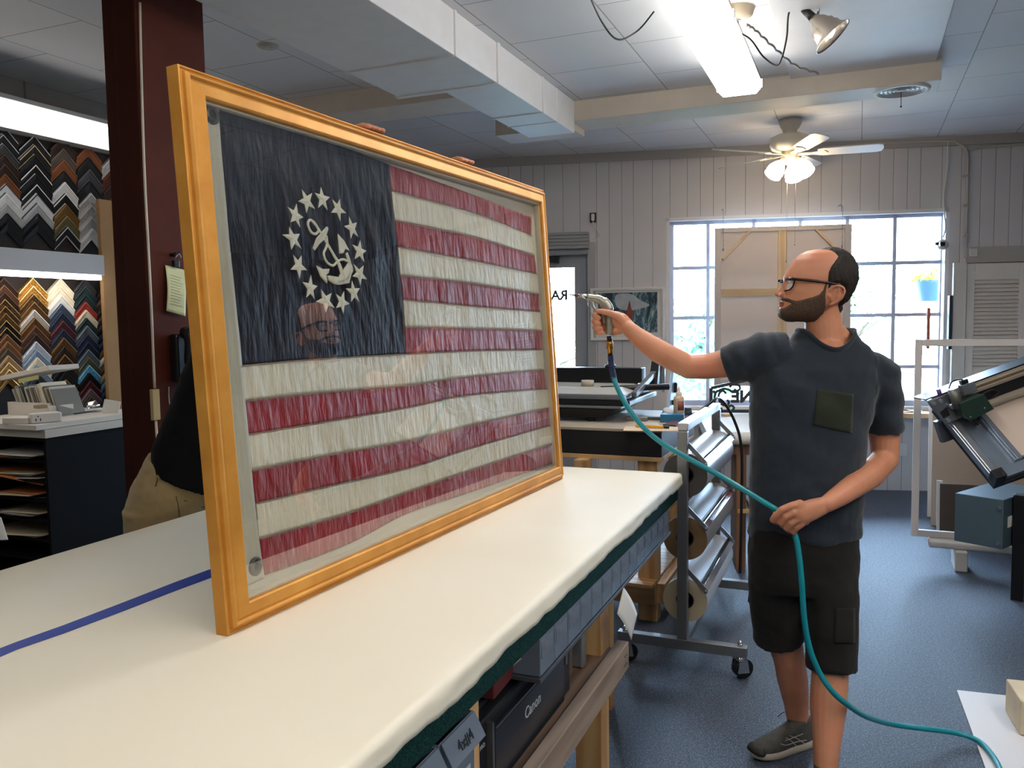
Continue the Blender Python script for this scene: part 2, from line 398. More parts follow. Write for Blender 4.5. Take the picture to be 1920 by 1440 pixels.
# ---------------------------------------------------------------- dark red pillar
PILM = mat('oxblood_lit', '4c2217', .65, spec=.12, var=.12, vscale=5, bump=.08, bscale=30)
PILD = mat('oxblood_shaded', '3c1b13', .65, spec=.1, var=.12, vscale=5, bump=.08, bscale=30)  # front face's shade painted as a darker tone than the lit side
def vat(px, py, U):
    d = RM.to_3x3().inverted() @ ray(px, py); return d.x/d.y*U
PU = 2.56; PV = vat(279, 600, PU); PW = PV-vat(215, 600, PU)
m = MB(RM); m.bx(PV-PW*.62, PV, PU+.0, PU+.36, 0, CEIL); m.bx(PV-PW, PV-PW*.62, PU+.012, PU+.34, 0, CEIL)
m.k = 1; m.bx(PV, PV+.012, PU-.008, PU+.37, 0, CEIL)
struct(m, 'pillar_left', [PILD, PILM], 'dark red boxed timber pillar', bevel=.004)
# ================================================================ lamps
TUBE = emit('lamp_diffuser', 'fffaf3', 12.0)
TUBEN = emit('lamp_diffuser_warm', 'fff6ea', 7.5); TUBER = emit('lamp_diffuser_right', 'fff9f0', 15.0)
TUBEW = emit('lamp_diffuser_cool', 'fff8f0', 2.0); TUBES = emit('lamp_strip_glow', 'fff4e6', 9.0)
def strip(name, label, v0, v1, u0, u1, z0, z1, mt, seams, stem=None):
    e = empty(name, room((v0+v1)/2, (u0+u1)/2, CEIL), label, 'ceiling light', mx=RM)
    w = v1-v0; mm = MB(RM)
    mm.bx(v0+.03, v1-.03, u0+.02, u1-.02, z1-.012, z1+.035); mm.build('housing', WHITE, e, bevel=.004)
    mm = MB(RM); prof = [(v0, z1), (v0+.006, z0+.025), (v0+.03, z0), (v1-.03, z0), (v1-.006, z0+.025), (v1, z1)]
    mm.add([(x, u, z) for u in (u0, u1) for x, z in prof], [(0, 1, 2, 3, 4, 5), (11, 10, 9, 8, 7, 6)]+[(i, i+6, (i+1) % 6+6, (i+1) % 6) for i in range(6)])
    mm.build('diffuser', mt, e)
    for u in seams:
        q = MB(RM); q.bx(v0-.008, v1+.008, u-.012, u+.012, z0+.03, z1+.012); q.build('end_bracket', WHITE, e, bevel=.002)
    for u in (u0+.35, u1-.35) if stem is None else stem:
        q = MB(RM); q.cyl(((v0+v1)/2, u, z1+.03), ((v0+v1)/2, u, CEIL), .009); q.lathe([(.0, CEIL-.05), (.06, CEIL-.05), (.085, CEIL-.02), (.085, CEIL)], 24, M.Translation(((v0+v1)/2, u, 0))); q.build('hanger', mat('hanger_paint', 'b9b2a8', .5), e)
    return e
strip('ceiling_light', 'long white fluorescent ceiling light running over the room', -.80, -.55, 2.75, 5.18, 2.875, 2.94, TUBE, (3.97, 5.17), stem=())
q = MB(RM); vv = -.33; uu = 4.18
strip('ceiling_light', 'fluorescent light fixture over the near end of the worktable', -.86, -.60, -1.1, 1.35, 2.87, 2.94, TUBEN, (.12,))
strip('ceiling_light', 'fluorescent light fixture over the right half of the workshop', 1.55, 1.81, -1.4, 1.1, 2.87, 2.94, TUBER, (0,))
strip('ceiling_light', 'far fluorescent light fixture over the right half of the workshop', 1.55, 1.81, 1.25, 3.3, 2.87, 2.94, TUBER, (2.3,))
# canopy with a rod behind the long light
cp = atZ(1382, 32, CEIL-.04); e = empty('ceiling_canopy', (cp.x, cp.y, CEIL), 'round beige canopy with a thin rod beside the long light', 'ceiling canopy')
q = MB(M.Translation((cp.x, cp.y, CEIL))); q.lathe([(.0, -.055), (.045, -.055), (.075, -.035), (.085, 0)], 28); q.build('canopy', mat('canopy_beige', 'b3a48d', .5), e)
q = MB(M.Translation((cp.x, cp.y, CEIL))); q.cyl((0, 0, -.05), (0, 0, -.17), .008); q.cyl((0, 0, -.06), (0, 0, -.05), .018); q.build('rod', mat('rod_grey', '9a958e', .4, .4), e)
# lamp over the sample wall
def wall_lamp(px0, py0, px1, py1, vp, h, label):
    a = toroom(atP(px0, py0, room(vp, 0, 0), RM.to_3x3() @ V((1, 0, 0)))); b = toroom(atP(px1, py1, room(vp, 0, 0), RM.to_3x3() @ V((1, 0, 0))))
    return a, b
a, b = wall_lamp(0, 228, 207, 277, -4.5, .12, '')
zl = (a.z+b.z)/2
e = empty('fluorescent_lamp', room(-4.6, 3.0, zl), 'bright fluorescent lamp above the upper rows of moulding samples', 'lamp', mx=RM)
q = MB(RM); q.bx(-4.60, -4.5, a.y-1.4, b.y+.25, zl, zl+.13); q.build('diffuser', TUBEW, e, bevel=.012)
q = MB(RM); q.bx(-4.795, -4.602, a.y-1.4, b.y+.25, zl+.02, zl+.15); q.bx(-4.795, -4.47, a.y-1.4, b.y+.25, zl+.135, zl+.16); q.build('housing', WHITE, e)  # wide top lip added to block light rising to the ceiling
# ---------------------------------------------------------------- ceiling fan with light kit
fp = atZ(1482, 224, CEIL); FX, FY = fp.x, fp.y
FANM = mat('fan_white', 'd6d1c7', .4); BLADE = mat('fan_blade', 'e4e4e8', .35)
e = empty('ceiling_fan', (FX, FY, CEIL), 'white five-bladed ceiling fan with three lit lamps', 'ceiling fan')
T = M.Translation((FX, FY, CEIL))
q = MB(T); q.lathe([(0, -.003), (.085, -.003), (.085, -.03), (.072, -.06), (.05, -.085), (.052, -.11), (.11, -.12), (.15, -.14), (.155, -.19), (.14, -.225), (.11, -.24), (.06, -.245), (0, -.245)], 32); q.build('motor_housing', FANM, e)
q = MB(T); q.lathe([(0, -.245), (.062, -.245), (.066, -.3), (.05, -.315), (.045, -.34), (0, -.345)], 24); q.build('switch_housing', FANM, e)
for k, an in enumerate((270, 342, 54, 126, 198)):
    R = T @ M.Rotation(radians(an), 4, 'Z') @ M.Translation((0, 0, -.262)) @ M.Rotation(radians(-14), 4, 'X')
    q = MB(R); pts = [(.2, -.045), (.24, -.06), (.62, -.068), (.66, -.055), (.67, .0), (.66, .055), (.62, .068), (.24, .06), (.2, .045)]
    q.prism(pts, -.004, .004); bl = q.build('blade', BLADE, e, bevel=.002)
    q = MB(R); q.prism([(.06, -.02), (.16, -.018), (.25, -.04), (.28, 0), (.25, .04), (.16, .018), (.06, .02)], -.011, -.004); q.build('blade_arm', FANM, bl, bevel=.002)
SHADE = emit('lit_glass_shade', 'ffe3b8', 14.0, 'fff2dd')
for k, an in enumerate((200, 300, 60)):
    R = T @ M.Rotation(radians(an), 4, 'Z') @ M.Translation((.07, 0, -.315)) @ M.Rotation(radians(-38), 4, 'Y')
    q = MB(R); q.cyl((0, 0, .02), (0, 0, -.03), .02); arm = q.build('lamp_socket', FANM, e)
    q = MB(R); q.lathe([(.026, -.025), (.045, -.05), (.062, -.085), (.066, -.115), (.06, -.14), (.066, -.148)], 20); q.build('lamp_shade', SHADE, arm, solid=.003)
for k, (dx, l) in enumerate(((-.03, .75), (.035, .62))):
    q = MB(T); q.cyl((dx, -.03, -.34), (dx, -.03, -.34-l), .0018, n=6); q.sph((dx, -.03, -.34-l), .008); q.build('pull_chain', mat('chain_metal', 'b8b2a6', .4, .6), e)
# ---------------------------------------------------------------- round vent in the soffit
vp_ = atZ(1690, 169, 2.944); e = empty('ceiling_vent', (vp_.x, vp_.y, 2.944), 'round white louvred air vent in the cross soffit', 'vent')
T = M.Translation((vp_.x, vp_.y, 2.944))
q = MB(T); q.lathe([(.165, 0), (.16, -.012), (.135, -.014), (.13, 0)], 36); q.build('rim', WHITE, e)
q = MB(T); q.lathe([(0, -.001), (.135, -.001)], 36); q.build('duct_opening', BLACK, e)
for k, r in enumerate((.028, .052, .076, .1, .122)):
    q = MB(T); q.lathe([(r, -.003), (r+.006, -.010), (r+.008, -.009), (r+.002, -.003)], 36); q.build('louvre_ring', WHITE, e)
q = MB(T); q.cyl((0, 0, -.01), (0, 0, -.1), .002, n=6); q.sph((0, 0, -.1), .006); q.build('damper_pull', BLACKM, e)
# ---------------------------------------------------------------- clamp lamp with chain and cord
lc = atY(1544, 52, 4.15); R0 = M.Translation(lc)
ax = V((.62, -.25, -.74)).normalized(); qd = V((0, 0, -1)).rotation_difference(ax).to_matrix().to_4x4()
R = R0 @ qd @ M.Diagonal((.85, .85, .85, 1))
e = empty('clamp_lamp', lc, 'aluminium clamp work lamp hanging from the ceiling', 'work lamp')
q = MB(R); q.lathe([(.028, .085), (.032, .07), (.05, .05), (.062, .02), (.072, .012), (.074, -.01), (.083, -.02), (.086, -.045), (.106, -.07), (.116, -.078)], 32); q.build('reflector', mat('spun_aluminium', 'c2b8ac', .22, .9), e, solid=.002)
q = MB(R); q.cyl((0, 0, .16), (0, 0, .07), .021, .026); q.cyl((0, 0, .19), (0, 0, .16), .012, .02); q.build('socket', BLACK, e)
q = MB(R); q.sph((0, 0, -.02), .045, (1, 1, 1.15)); q.build('bulb', emit('work_bulb', 'fff4e6', 30), e)
top = atZ(1528, -30, CEIL)
q = MB(); q.tube([R @ V((.02, 0, .07)), lc+V((-.01, .02, .14)), lc+V((-.03, .02, .2))], .006, 8); q.build('clamp', CHROME, e)
q = MB(); pa = lc+V((-.03, .02, .2)); L_ = (CEIL-pa.z); nl = int(L_/.022)
for k in range(max(nl, 2)):
    c = V((pa.x, pa.y, pa.z+.011+k*.022)); a_ = V((1, 0, 0)) if k % 2 else V((0, 1, 0))
    q.tube([c+a_*.006*cos(t)+V((0, 0, .014*sin(t))) for t in [2*pi*i/10 for i in range(10)]], .0017, 5, closed=True)
q.build('hanging_chain', STEEL, e)
q = MB(); q.tube(spline([R @ V((0, 0, .19)), atY(1480, 22, 4.2), atY(1475, 70, 4.22), atY(1466, 108, 4.3), atY(1455, 122, 4.35), atY(1430, 105, 4.35), atY(1405, 72, 4.22), atY(1366, 54, 4.1)], 8), .0045, 8); q.build('cord', BLACK, e)
q = MB(); q.tube(spline([atZ(1100, -20, CEIL-.01), atY(1128, 40, 4.2), atY(1158, 74, 4.25), atY(1195, 58, 4.3), atZ(1226, 22, CEIL-.02)], 8), .0045, 8)
thing(q, 'hanging_cable', BLACK, 'black cord hanging in a loop from the ceiling left of the long light', 'cable', loc=atZ(1100, -20, CEIL))
q = MB(); tp = spline([atY(1398, 46, 4.03), atY(1416, 57, 4.1), atY(1452, 90, 4.35), atY(1490, 122, 4.65), atY(1535, 138, 4.85)], 14)
q.tube([p+V((.004*sin(i*1.2), 0, .004*cos(i*1.2))) for i, p in enumerate(tp)], .006, 6); 
thing(q, 'twisted_cable', mat('twisted_cord', '9b938b', .6), 'pale twisted lamp cord drooping under the ceiling patch', 'cable', loc=tp[0])
# round junction cover on the ceiling
jp = atZ(502, 85, CEIL); q = MB(M.Translation((jp.x, jp.y, CEIL))); q.lathe([(0, -.012), (.05, -.012), (.062, 0)], 24); q.cyl((-.02, 0, -.016), (-.02, 0, -.01), .006); q.cyl((.02, 0, -.016), (.02, 0, -.01), .006)
thing(q, 'ceiling_cover_plate', mat('cover_plate', 'b6b1aa', .5), 'round cover plate on the ceiling left of the duct', 'cover plate', loc=(jp.x, jp.y, CEIL))
# ---------------------------------------------------------------- conduit, sockets and cables on the front wall
PIPE = mat('painted_conduit', 'b2ada8', .5)
def wpt(px, py, off=.02): return atP(px, py, WP + WN*off, WN)
q = MB(); q.tube(spline([wpt(1480, 279), wpt(1620, 270), wpt(1770, 264), wpt(1795, 268), wpt(1812, 282), wpt(1815, 300)], 6)+[wpt(1811, 484)], .011, 10); 
for py in (330, 385, 440): q.box(tuple(wpt(1812, py)), (.05, .03, .02))
thing(q, 'conduit_pipe', PIPE, 'thin painted conduit bending down the wall right of the window', 'conduit')
q = MB(); q.tube(spline([wpt(1816, 281), wpt(1840, 276), wpt(1919, 270), wpt(1990, 264)], 6), .011, 10)
thing(q, 'conduit_pipe', PIPE, 'painted conduit running to the right along the wall top', 'conduit')
q = MB(); q.tube(spline([wpt(1777, 262), wpt(1776, 310), wpt(1769, 372), wpt(1773, 425), wpt(1768, 445)], 8), .006, 8)
thing(q, 'white_cable', WHITE, 'white cable dangling from the wall top down to the plug cluster', 'cable', loc=wpt(1777, 262))
c = wpt(1767, 459, .03); q = MB(M.Translation(c) @ M.Rotation(-WA, 4, 'Z') @ M.Rotation(pi/2, 4, 'X')); q.lathe([(0, .035), (.03, .03), (.045, .012), (.045, -.02), (0, -.02)], 20)
ob = thing(q, 'socket_adapter', WHITE, 'white round socket adapter with black plugs by the window edge', 'socket', loc=c)
q = MB(M.Translation(c) @ M.Rotation(-WA, 4, 'Z')); q.bx(-.04, .0, -.075, -.03, -.015, .02); q.bx(-.075, -.045, -.06, -.03, -.005, .02); q.build('plug', BLACK, ob, bevel=.004)
c = wpt(1112, 408, .006); T = M.Translation(c) @ M.Rotation(-WA, 4, 'Z')
q = MB(T); q.bx(-.03, .03, -.008, .008, -.045, .045); ob = thing(q, 'wall_socket', BLACK, 'black wall socket with a white plug above the framed painting', 'socket', loc=c, bevel=.003)
q = MB(T); q.bx(-.014, .014, -.045, -.008, -.03, .03); q.tube(spline([(0, -.03, -.03), (.01, -.025, -.08), (.05, -.012, -.13), (.06, -.01, -.17), (-.01, -.01, -.2)], 6), .004, 6); q.build('plug', WHITE, ob, bevel=.002)
c = wpt(1845, 468, .01); T = M.Translation(c) @ M.Rotation(-WA, 4, 'Z')
q = MB(WM); q.bx(.545, 1.6, -.03, 0, 2.0, 2.135); struct(q, 'trim_9', mat('header_board', 'a9a5a1', .5), 'header board over the louvred doors')
q = MB(WM); q.bx(.56, .62, -.055, -.03, 2.05, 2.12); thing(q, 'wall_thermostat', mat('thermostat', 'c4c1bd', .5), 'small square white box on the board over the louvred doors', 'thermostat', bevel=.004)
c = wpt(1693, 843, .0); q = MB(M.Translation(c) @ M.Rotation(-WA, 4, 'Z')); q.bx(-.035, .035, -.008, 0, -.055, .055)
thing(q, 'outlet_plate', WHITE, 'white outlet plate on the wall under the window', 'outlet', bevel=.003)
# ---------------------------------------------------------------- louvred bifold doors
def louvre(x0, x1, label, ang=0):
    e = empty('louvred_door', WM @ V((x0, -.06, 0)), label, 'louvred door', 'louvred bifold doors', mx=WM.to_3x3().to_4x4())
    T = WM @ M.Translation((x0, -.06, 0)) @ M.Rotation(ang, 4, 'Z'); w = x1-x0; LV = mat('louvre_paint', 'dad4ce', .5, var=.03)
    q = MB(T); s_ = .065
    q.bx(0, s_, 0, .03, .02, 1.99); q.bx(w-s_, w, 0, .03, .02, 1.99); q.bx(s_, w-s_, 0, .03, 1.85, 1.99); q.bx(s_, w-s_, 0, .03, .98, 1.08); q.bx(s_, w-s_, 0, .03, .02, .2)
    q.build('door_frame', LV, e, bevel=.003)
    q = MB(T)
    for zz0, zz1 in ((.2, .98), (1.08, 1.85)):
        n = int((zz1-zz0)/.033)
        for k in range(n):
            z = zz0+(k+.5)*(zz1-zz0)/n
            q.box((0, 0, 0), (w-2*s_+.01, .006, .04), M.Translation((w/2, .015, z)) @ M.Rotation(radians(-35), 4, 'X'))
    q.build('louvre_slats', LV, e)
    return e
louvre(.535, 1.02, 'white louvred door just right of the window, behind the cutter')
louvre(1.03, 1.52, 'second white louvred door at the right edge of the picture')
q = MB(WM); q.bx(.42, .525, -.09, -.05, .02, 2.0); struct(q, 'trim_10', mat('jamb_paint', 'c9c5c0', .5), 'white jamb beside the louvred doors', bevel=.003)
# ================================================================ long worktable with its white cover
TV0, TV1, TU0, TU1, TZ = -2.14, -.68, -1.3, 3.465, .9
tb = empty('worktable', room(-1.41, 1.1, 0), 'long worktable with a white covered top', 'table', mx=RM)
def cloth():
    t = NT('white_table_cover'); co = t.coord('Object'); n = t.noise(co, .9, 3); n2 = t.noise(co, 9, 4)
    r = t.ramp(n, 'Fac', [(.3, 'ebe3cd'), (.7, 'f3ecda')]); t.link(r, 'Color', t.b, 'Base Color'); t.b.inputs['Roughness'].default_value = .62
    b = t.bump(n, 'Fac', .25, .05); t.bump(n2, 'Fac', .06, .004, b); return t.m
CLOTH = cloth()
GREENC = mat('dark_green_carpet', '17403c', .95, var=.5, vscale=150, bump=1, bscale=220, bdist=.01, spec=.1)
q = MB(RM); q.bx(TV0+.015, TV1-.012, TU0+.02, TU1-.015, .79, .885); q.build('tabletop', GREENC, tb, bevel=.006)
# cover: a sheet wrapped over the rim, uneven lower edge
rnd = random.Random(2)
def cover_fn(u, v):
    # v across: hem left -> top -> hem right ; u along
    U = TU0+(TU1-TU0)*u; r = .016
    hemL = .03+.01*NZ.noise(V((U*3, 0, 1))); hemR = .030+.012*NZ.noise(V((U*4, 3, 1)))+.006*NZ.noise(V((U*17, 3, 5)))
    segs = [hemL, r*1.57, (TV1-TV0-2*r), r*1.57, hemR]; L = sum(segs); d = v*L
    if d < segs[0]: x, z = TV0-.004*(1-d/segs[0]), TZ-r-(segs[0]-d)
    elif d < segs[0]+segs[1]: a = (d-segs[0])/r; x, z = TV0+r-r*cos(a), TZ-r+r*sin(a)
    elif d < sum(segs[:3]): x = TV0+r+d-sum(segs[:2]); z = TZ
    elif d < sum(segs[:4]): a = (d-sum(segs[:3]))/r; x, z = TV1-r+r*sin(a), TZ-r+r*cos(a)
    else: e_ = d-sum(segs[:4]); x, z = TV1+.004*e_/segs[4]+.003*NZ.noise(V((U*9, e_*20, 2))), TZ-r-e_
    if abs(z-TZ) < 1e-6: z += .0012*NZ.noise(V((U*1.2, x*1.5, 0)))
    return (x, U, z)
L = .03+.016*1.57*2+(TV1-TV0-.032)+.03
vsn = [0, .35, .7, 1]; 
def vmap(k, n=44):
    a = .03/L; b = (.03+.016*1.57)/L
    if k < 4: return a*k/4
    if k < 9: return a+(b-a)*(k-4)/5
    if k < n-9: return b+(1-2*b)*(k-9)/(n-18)
    if k < n-4: return 1-b+(b-a)*(k-(n-9))/5
    return 1-a+a*(k-(n-4))/3
q = MB(RM); N_ = 44
q.grid(lambda i, j: cover_fn(i, vmap(round(j*(N_-1)), N_)), 240, N_)
# end flap
q.grid(lambda i, j: (TV0+(TV1-TV0)*i, TU1+.012*sin(j*1.57), TZ-.012*(1-cos(j*1.57))-(.035*j*j)), 60, 8)
q.build('table_cover', CLOTH, tb, solid=.0016)
LEGW = PINE
for (v, u) in ((-.78, 1.50), (-2.04, 3.3), (-2.04, 1.5), (-.80, 2.56), (-2.04, -.9), (-.78, -.9)):
    q = MB(RM); q.bx(v-.045, v+.045, u-.045, u+.045, 0, .79); q.build('leg', LEGW, tb, bevel=.003)
q = MB(RM); q.bx(-.925, -.885, 3.08, 3.13, 0, .79); q.build('leg', LEGW, tb, bevel=.003)
q = MB(RM); q.bx(-2.05, -.735, -.9, 2.60, .44, .462); q.build('lower_shelf', wood('plywood', '5d4634', '7c6049', 6, 'Y'), tb, bevel=.002)
q = MB(RM); q.bx(-.735, -.695, -.9, 2.64, .385, .475)
for k in range(6):
    pass
q.build('shelf_rail', wood('worn_rail', '7d6a5b', 'a48e7b', 6, 'Y', .7), tb, bevel=.003)
for u in (2.60, 2.62):
    for z in (.41, .44): 
        c = MB(RM); c.cyl((-.696, u-.01, z), (-.694, u-.01, z), .004, n=8); c.build('screw', BLACKM, tb)
# ---------------------------------------------------------------- clear drawers hung under the table edge
BINM = mat('clear_bin', '6d7988', .25, var=.15, vscale=3); BINL = mat('bin_label', 'a9b0b4', .7); BIND = mat('bin_contents', '4e5760', .6, var=.5, vscale=30)
q = MB(RM); q.bx(-.745, -.73, 1.80, 3.30, .675, .79); rk = None
def bin_(v1, u0, u1, z0, z1, label, group, writing=None, flap=False):
    w = u1-u0; e = empty('parts_bin', room(v1-.06, (u0+u1)/2, z0), label, 'bin', group, mx=RM)
    mm = MB(RM); t = .003
    mm.bx(v1-.12, v1, u0+t, u1-t, z0, z0+t); mm.bx(v1-.12, v1-.117, u0+t, u1-t, z0, z1-.01); mm.bx(v1-t, v1, u0+t, u1-t, z0, z1)
    mm.bx(v1-.12, v1, u0, u0+t, z0, z1); mm.bx(v1-.12, v1, u1-t, u1, z0, z1); mm.build('bin_shell', BINM, e, bevel=.001)
    mm = MB(RM); mm.bx(v1-.11, v1-.006, u0+.006, u1-.006, z0+.004, z0+(z1-z0)*.55); mm.build('contents', BIND, e, bevel=.004)
    if flap:
        T = RM @ M.Translation((v1+.002, u0, z1)) @ M.Rotation(radians(-28), 4, 'Y')
        mm = MB(T); mm.bx(0, .003, .004, w-.004, -.052, 0); f_ = mm.build('lid_flap', BINM, e, bevel=.001)
        if writing: text('bin_writing', writing, .030, T @ M.Translation((.0045, w/2, -.028)) @ M.Rotation(pi/2, 4, 'Z') @ M.Rotation(pi/2, 4, 'X'), BLACK, f_)
        mm = MB(RM); mm.bx(v1, v1+.0012, u0+.012, u1-.02, z0+.012, z0+.075); mm.build('paper_label', BINL, e)
    else:
        mm = MB(RM); mm.bx(v1, v1+.0012, u0+.01, u1-.01, z0+(z1-z0)*.45, z1-.01); mm.build('paper_label', mat('bin_label_dim', '6f7884', .6, var=.25, vscale=40), e)
    return e
cnt = ['at the near end', 'second from the near end', 'third from the near end', 'fourth from the near end', 'fifth from the near end', 'sixth from the near end', 'eighth from the far end', 'seventh from the far end', 'sixth from the far end', 'fifth from the far end', 'fourth from the far end', 'third from the far end', 'second from the far end', 'at the far end']
for k in range(14):
    u0 = 1.82+k*.106
    bin_(-.70, u0, u0+.103, .688, .782, 'small clear parts bin under the table edge, '+cnt[k], 'clear bins under the table edge')
q = MB(RM); q.bx(-.84, -.695, 1.81, 3.315, .676, .686); thing(q, 'bin_rail', STEEL, 'grey rail carrying the row of clear bins under the table', 'rail', bevel=.001)
nl = ['near clear bin marked 8x#4 with a white card beneath', 'near clear bin marked 4x#4 beside the table post', 'near clear bin with an unreadable mark, left of the white card', 'nearest clear bin at the bottom edge of the picture']
for k, (u0, wr, lb) in enumerate(((1.14, '8x#4', nl[0]), (1.295, '4x#4', nl[1]), (.985, '6x#4', nl[2]), (.83, '', nl[3]))):
    bin_(-.70, u0, u0+.15, .60, .775, lb, 'large clear bins beside the table post', wr, True)
q = MB(RM); q.bx(-.84, -.69, .8, 1.48, .575, .598); thing(q, 'wooden_ledge', PINEY, 'narrow wooden ledge under the near clear bins', 'ledge', bevel=.002)
# ---------------------------------------------------------------- printer, red box and papers on the lower shelf
PRB = mat('printer_black', '17191d', .38); PRF = mat('printer_front', '1b1f27', .28, coat=.2)
e = empty('printer', room(-.95, 1.95, .463), 'wide black printer on the shelf under the table', 'printer', mx=RM)
T = RM
q = MB(T); q.prism([(-1.24, 1.60), (-.765, 1.60), (-.765, 2.24), (-1.24, 2.24)], .464, .655); q.build('body', PRB, e, bevel=.012, seg=3)
q = MB(T); q.bx(-.768, -.752, 1.66, 2.15, .475, .62); q.build('front_panel', PRF, e, bevel=.006)
q = MB(T); q.bx(-1.22, -.79, 1.63, 2.21, .655, .672); q.build('top_lid', PRB, e, bevel=.006)
q = MB(T); q.bx(-.767, -.75, 1.645, 1.655, .48, .645); q.bx(-.755, -.7515, 1.67, 2.14, .6195, .6225); q.build('chrome_trim', STEEL, e)
text('brand_lettering', 'Canon', .042, RM @ M.Translation((-.7512, 1.90, .572)) @ M.Rotation(pi/2, 4, 'Z') @ M.Rotation(pi/2, 4, 'X'), mat('printer_lettering', 'b9bcc2', .4), e)
text('model_lettering', 'PRO', .014, RM @ M.Translation((-.764, 1.62, .6)) @ M.Rotation(pi/2, 4, 'Z') @ M.Rotation(pi/2, 4, 'X'), mat('printer_lettering', 'b9bcc2', .4), e)
q = MB(T); q.bx(-.767, -.762, 2.19, 2.205, .56, .62); q.build('button_strip', STEEL, e, bevel=.002)
q = MB(RM @ M.Translation((-.98, 1.98, .677)) @ M.Rotation(.05, 4, 'Z')); q.bx(-.2, .2, -.30, .28, 0, .045)
thing(q, 'flat_box', mat('dark_red_box', '5e1f22', .6), 'flat dark red box lying on the printer', 'box', bevel=.003)
q = MB(RM @ M.Translation((-.86, 2.02, .725)) @ M.Rotation(-.04, 4, 'Z')); q.grid(lambda i, j: (-.16+.28*i, -.24+.5*j, .003+.006*sin(i*3+j*2)), 10, 12)
thing(q, 'paper_sheet', mat('grey_sheet', '8f9092', .8), 'grey paper sheet drooping over the red box on the printer', 'paper', solid=.002)
q = MB(RM); q.prism([(-1.15, 2.30), (-.80, 2.30), (-.80, 2.36), (-1.15, 2.36)], .463, .70); thing(q, 'brown_folder', mat('brown_folder', '6a5648', .7), 'brown upright folder box beside the printer', 'folder', bevel=.002)
q = MB(RM); q.bx(-.99, -.78, 2.40, 2.44, .463, .63); thing(q, 'silver_packet', mat('silver_packet', '8b8f95', .3, .5, var=.3, vscale=20), 'silver packet standing behind the printer', 'packet', bevel=.006)
q = MB(RM @ M.Translation((-.685, 2.56, .60)) @ M.Rotation(radians(38), 4, 'X') @ M.Rotation(radians(-12), 4, 'Y')); q.grid(lambda i, j: (.012*sin(j*2.2), -.05+.1*i, -.08+.15*j), 6, 10)
thing(q, 'hanging_paper', PAPER, 'folded white paper sticking out by the end of the shelf rail', 'paper', solid=.001)
# ---------------------------------------------------------------- blue tape across the table
a0 = toroom(atZ(-60, 1252, TZ)); a1 = toroom(atZ(18, 1205, TZ)); b0 = toroom(atZ(400, 1072, TZ)); 
q = MB(); P1 = [atZ(-70, 1262, TZ), atZ(30, 1206, TZ), atZ(200, 1147, TZ), atZ(420, 1057, TZ), atZ(430, 1060, TZ)]
q = MB(); top = [(-70, 1243), (30, 1204), (120, 1172), (230, 1130), (330, 1091), (425, 1056)]; bot = [(-70, 1262), (30, 1218), (120, 1187), (230, 1146), (330, 1107), (425, 1072)]
vs = []
for t, b in zip(top, bot): vs += [atZ(*b, TZ+.0022), atZ(*t, TZ+.0022)]
q.add(vs, [(2*i, 2*i+2, 2*i+3, 2*i+1) for i in range(5)])
thing(q, 'blue_tape', mat('blue_tape', '1d3f9e', .5, var=.1), 'strip of blue tape stuck along the white table cover', 'tape', solid=.0008)
# ================================================================ gold framed ensign
FA = V((-.596, 1.684, .9022)); fu = V((.43, .903, 0)).normalized(); LN = radians(3.5)
fn0 = V((fu.y, -fu.x, 0)); fn = fn0*cos(LN)+V((0, 0, 1))*sin(LN); ft = V((0, 0, 1))*cos(LN)-fn0*sin(LN)
FM = M(((fu.x, -fn.x, ft.x, FA.x), (fu.y, -fn.y, ft.y, FA.y), (fu.z, -fn.z, ft.z, FA.z), (0, 0, 0, 1)))
FMI = FM.inverted()
def fl(px, py, dep=.02): return FMI @ atP(px, py, FA-fn*dep, fn)
FW, FH = 1.878, 1.182
fr = empty('framed_flag', FA, 'large gold framed flag standing on the white table', 'framed flag', mx=FM)
def gold():
    t = NT('gold_leaf'); co = t.coord('Object'); n = t.noise(co, 7, 5); n2 = t.noise(co, 90, 3)
    r = t.ramp(n, 'Fac', [(.3, 'c0822e'), (.7, 'dba048')]); t.link(r, 'Color', t.b, 'Base Color')
    t.b.inputs['Metallic'].default_value = .4; t.b.inputs['Roughness'].default_value = .46; t.bump(n2, 'Fac', .12, .002); return t.m
GOLD = gold()
prof = [(0, .040), (0, .008), (.004, .006), (.006, .010), (.010, .010), (.012, .002), (.016, -.004), (.020, -.004), (.024, .002), (.026, .001), (.030, -.001), (.050, -.006), (.054, -.007), (.058, -.003), (.058, .012), (.058, .040)]
mm = MB(FM); vs = []
for w_, d_ in prof: vs += [(w_, d_, w_), (FW-w_, d_, w_), (FW-w_, d_, FH-w_), (w_, d_, FH-w_)]
np_ = len(prof); mm.add(vs, [(4*i+k, 4*i+(k+1) % 4, 4*((i+1) % np_)+(k+1) % 4, 4*((i+1) % np_)+k) for i in range(np_) for k in range(4)])
mm.build('frame', GOLD, fr, bevel=.0012)
mm = MB(FM); mm.bx(.05, FW-.05, .004, .0065, .05, FH-.05); mm.build('glass', glass('picture_glass', (.99, .995, .99), .3), fr)
mm = MB(FM); mm.bx(.05, FW-.05, .030, .038, .05, FH-.05); mm.build('backing_board', mat('cream_backing', 'dcd4c0', .85, var=.03, vscale=3), fr)
mm = MB(FM)
for (x0, x1, z0, z1) in ((.058, .064, .058, FH-.058), (FW-.064, FW-.058, .058, FH-.058), (.064, FW-.064, .058, .064), (.064, FW-.064, FH-.064, FH-.058)): mm.bx(x0, x1, .007, .03, z0, z1)
mm.build('spacer', mat('frame_spacer', 'cfc6b2', .8), fr)
FLG = empty('flag', FA, None, None, mx=FM, parent=fr)
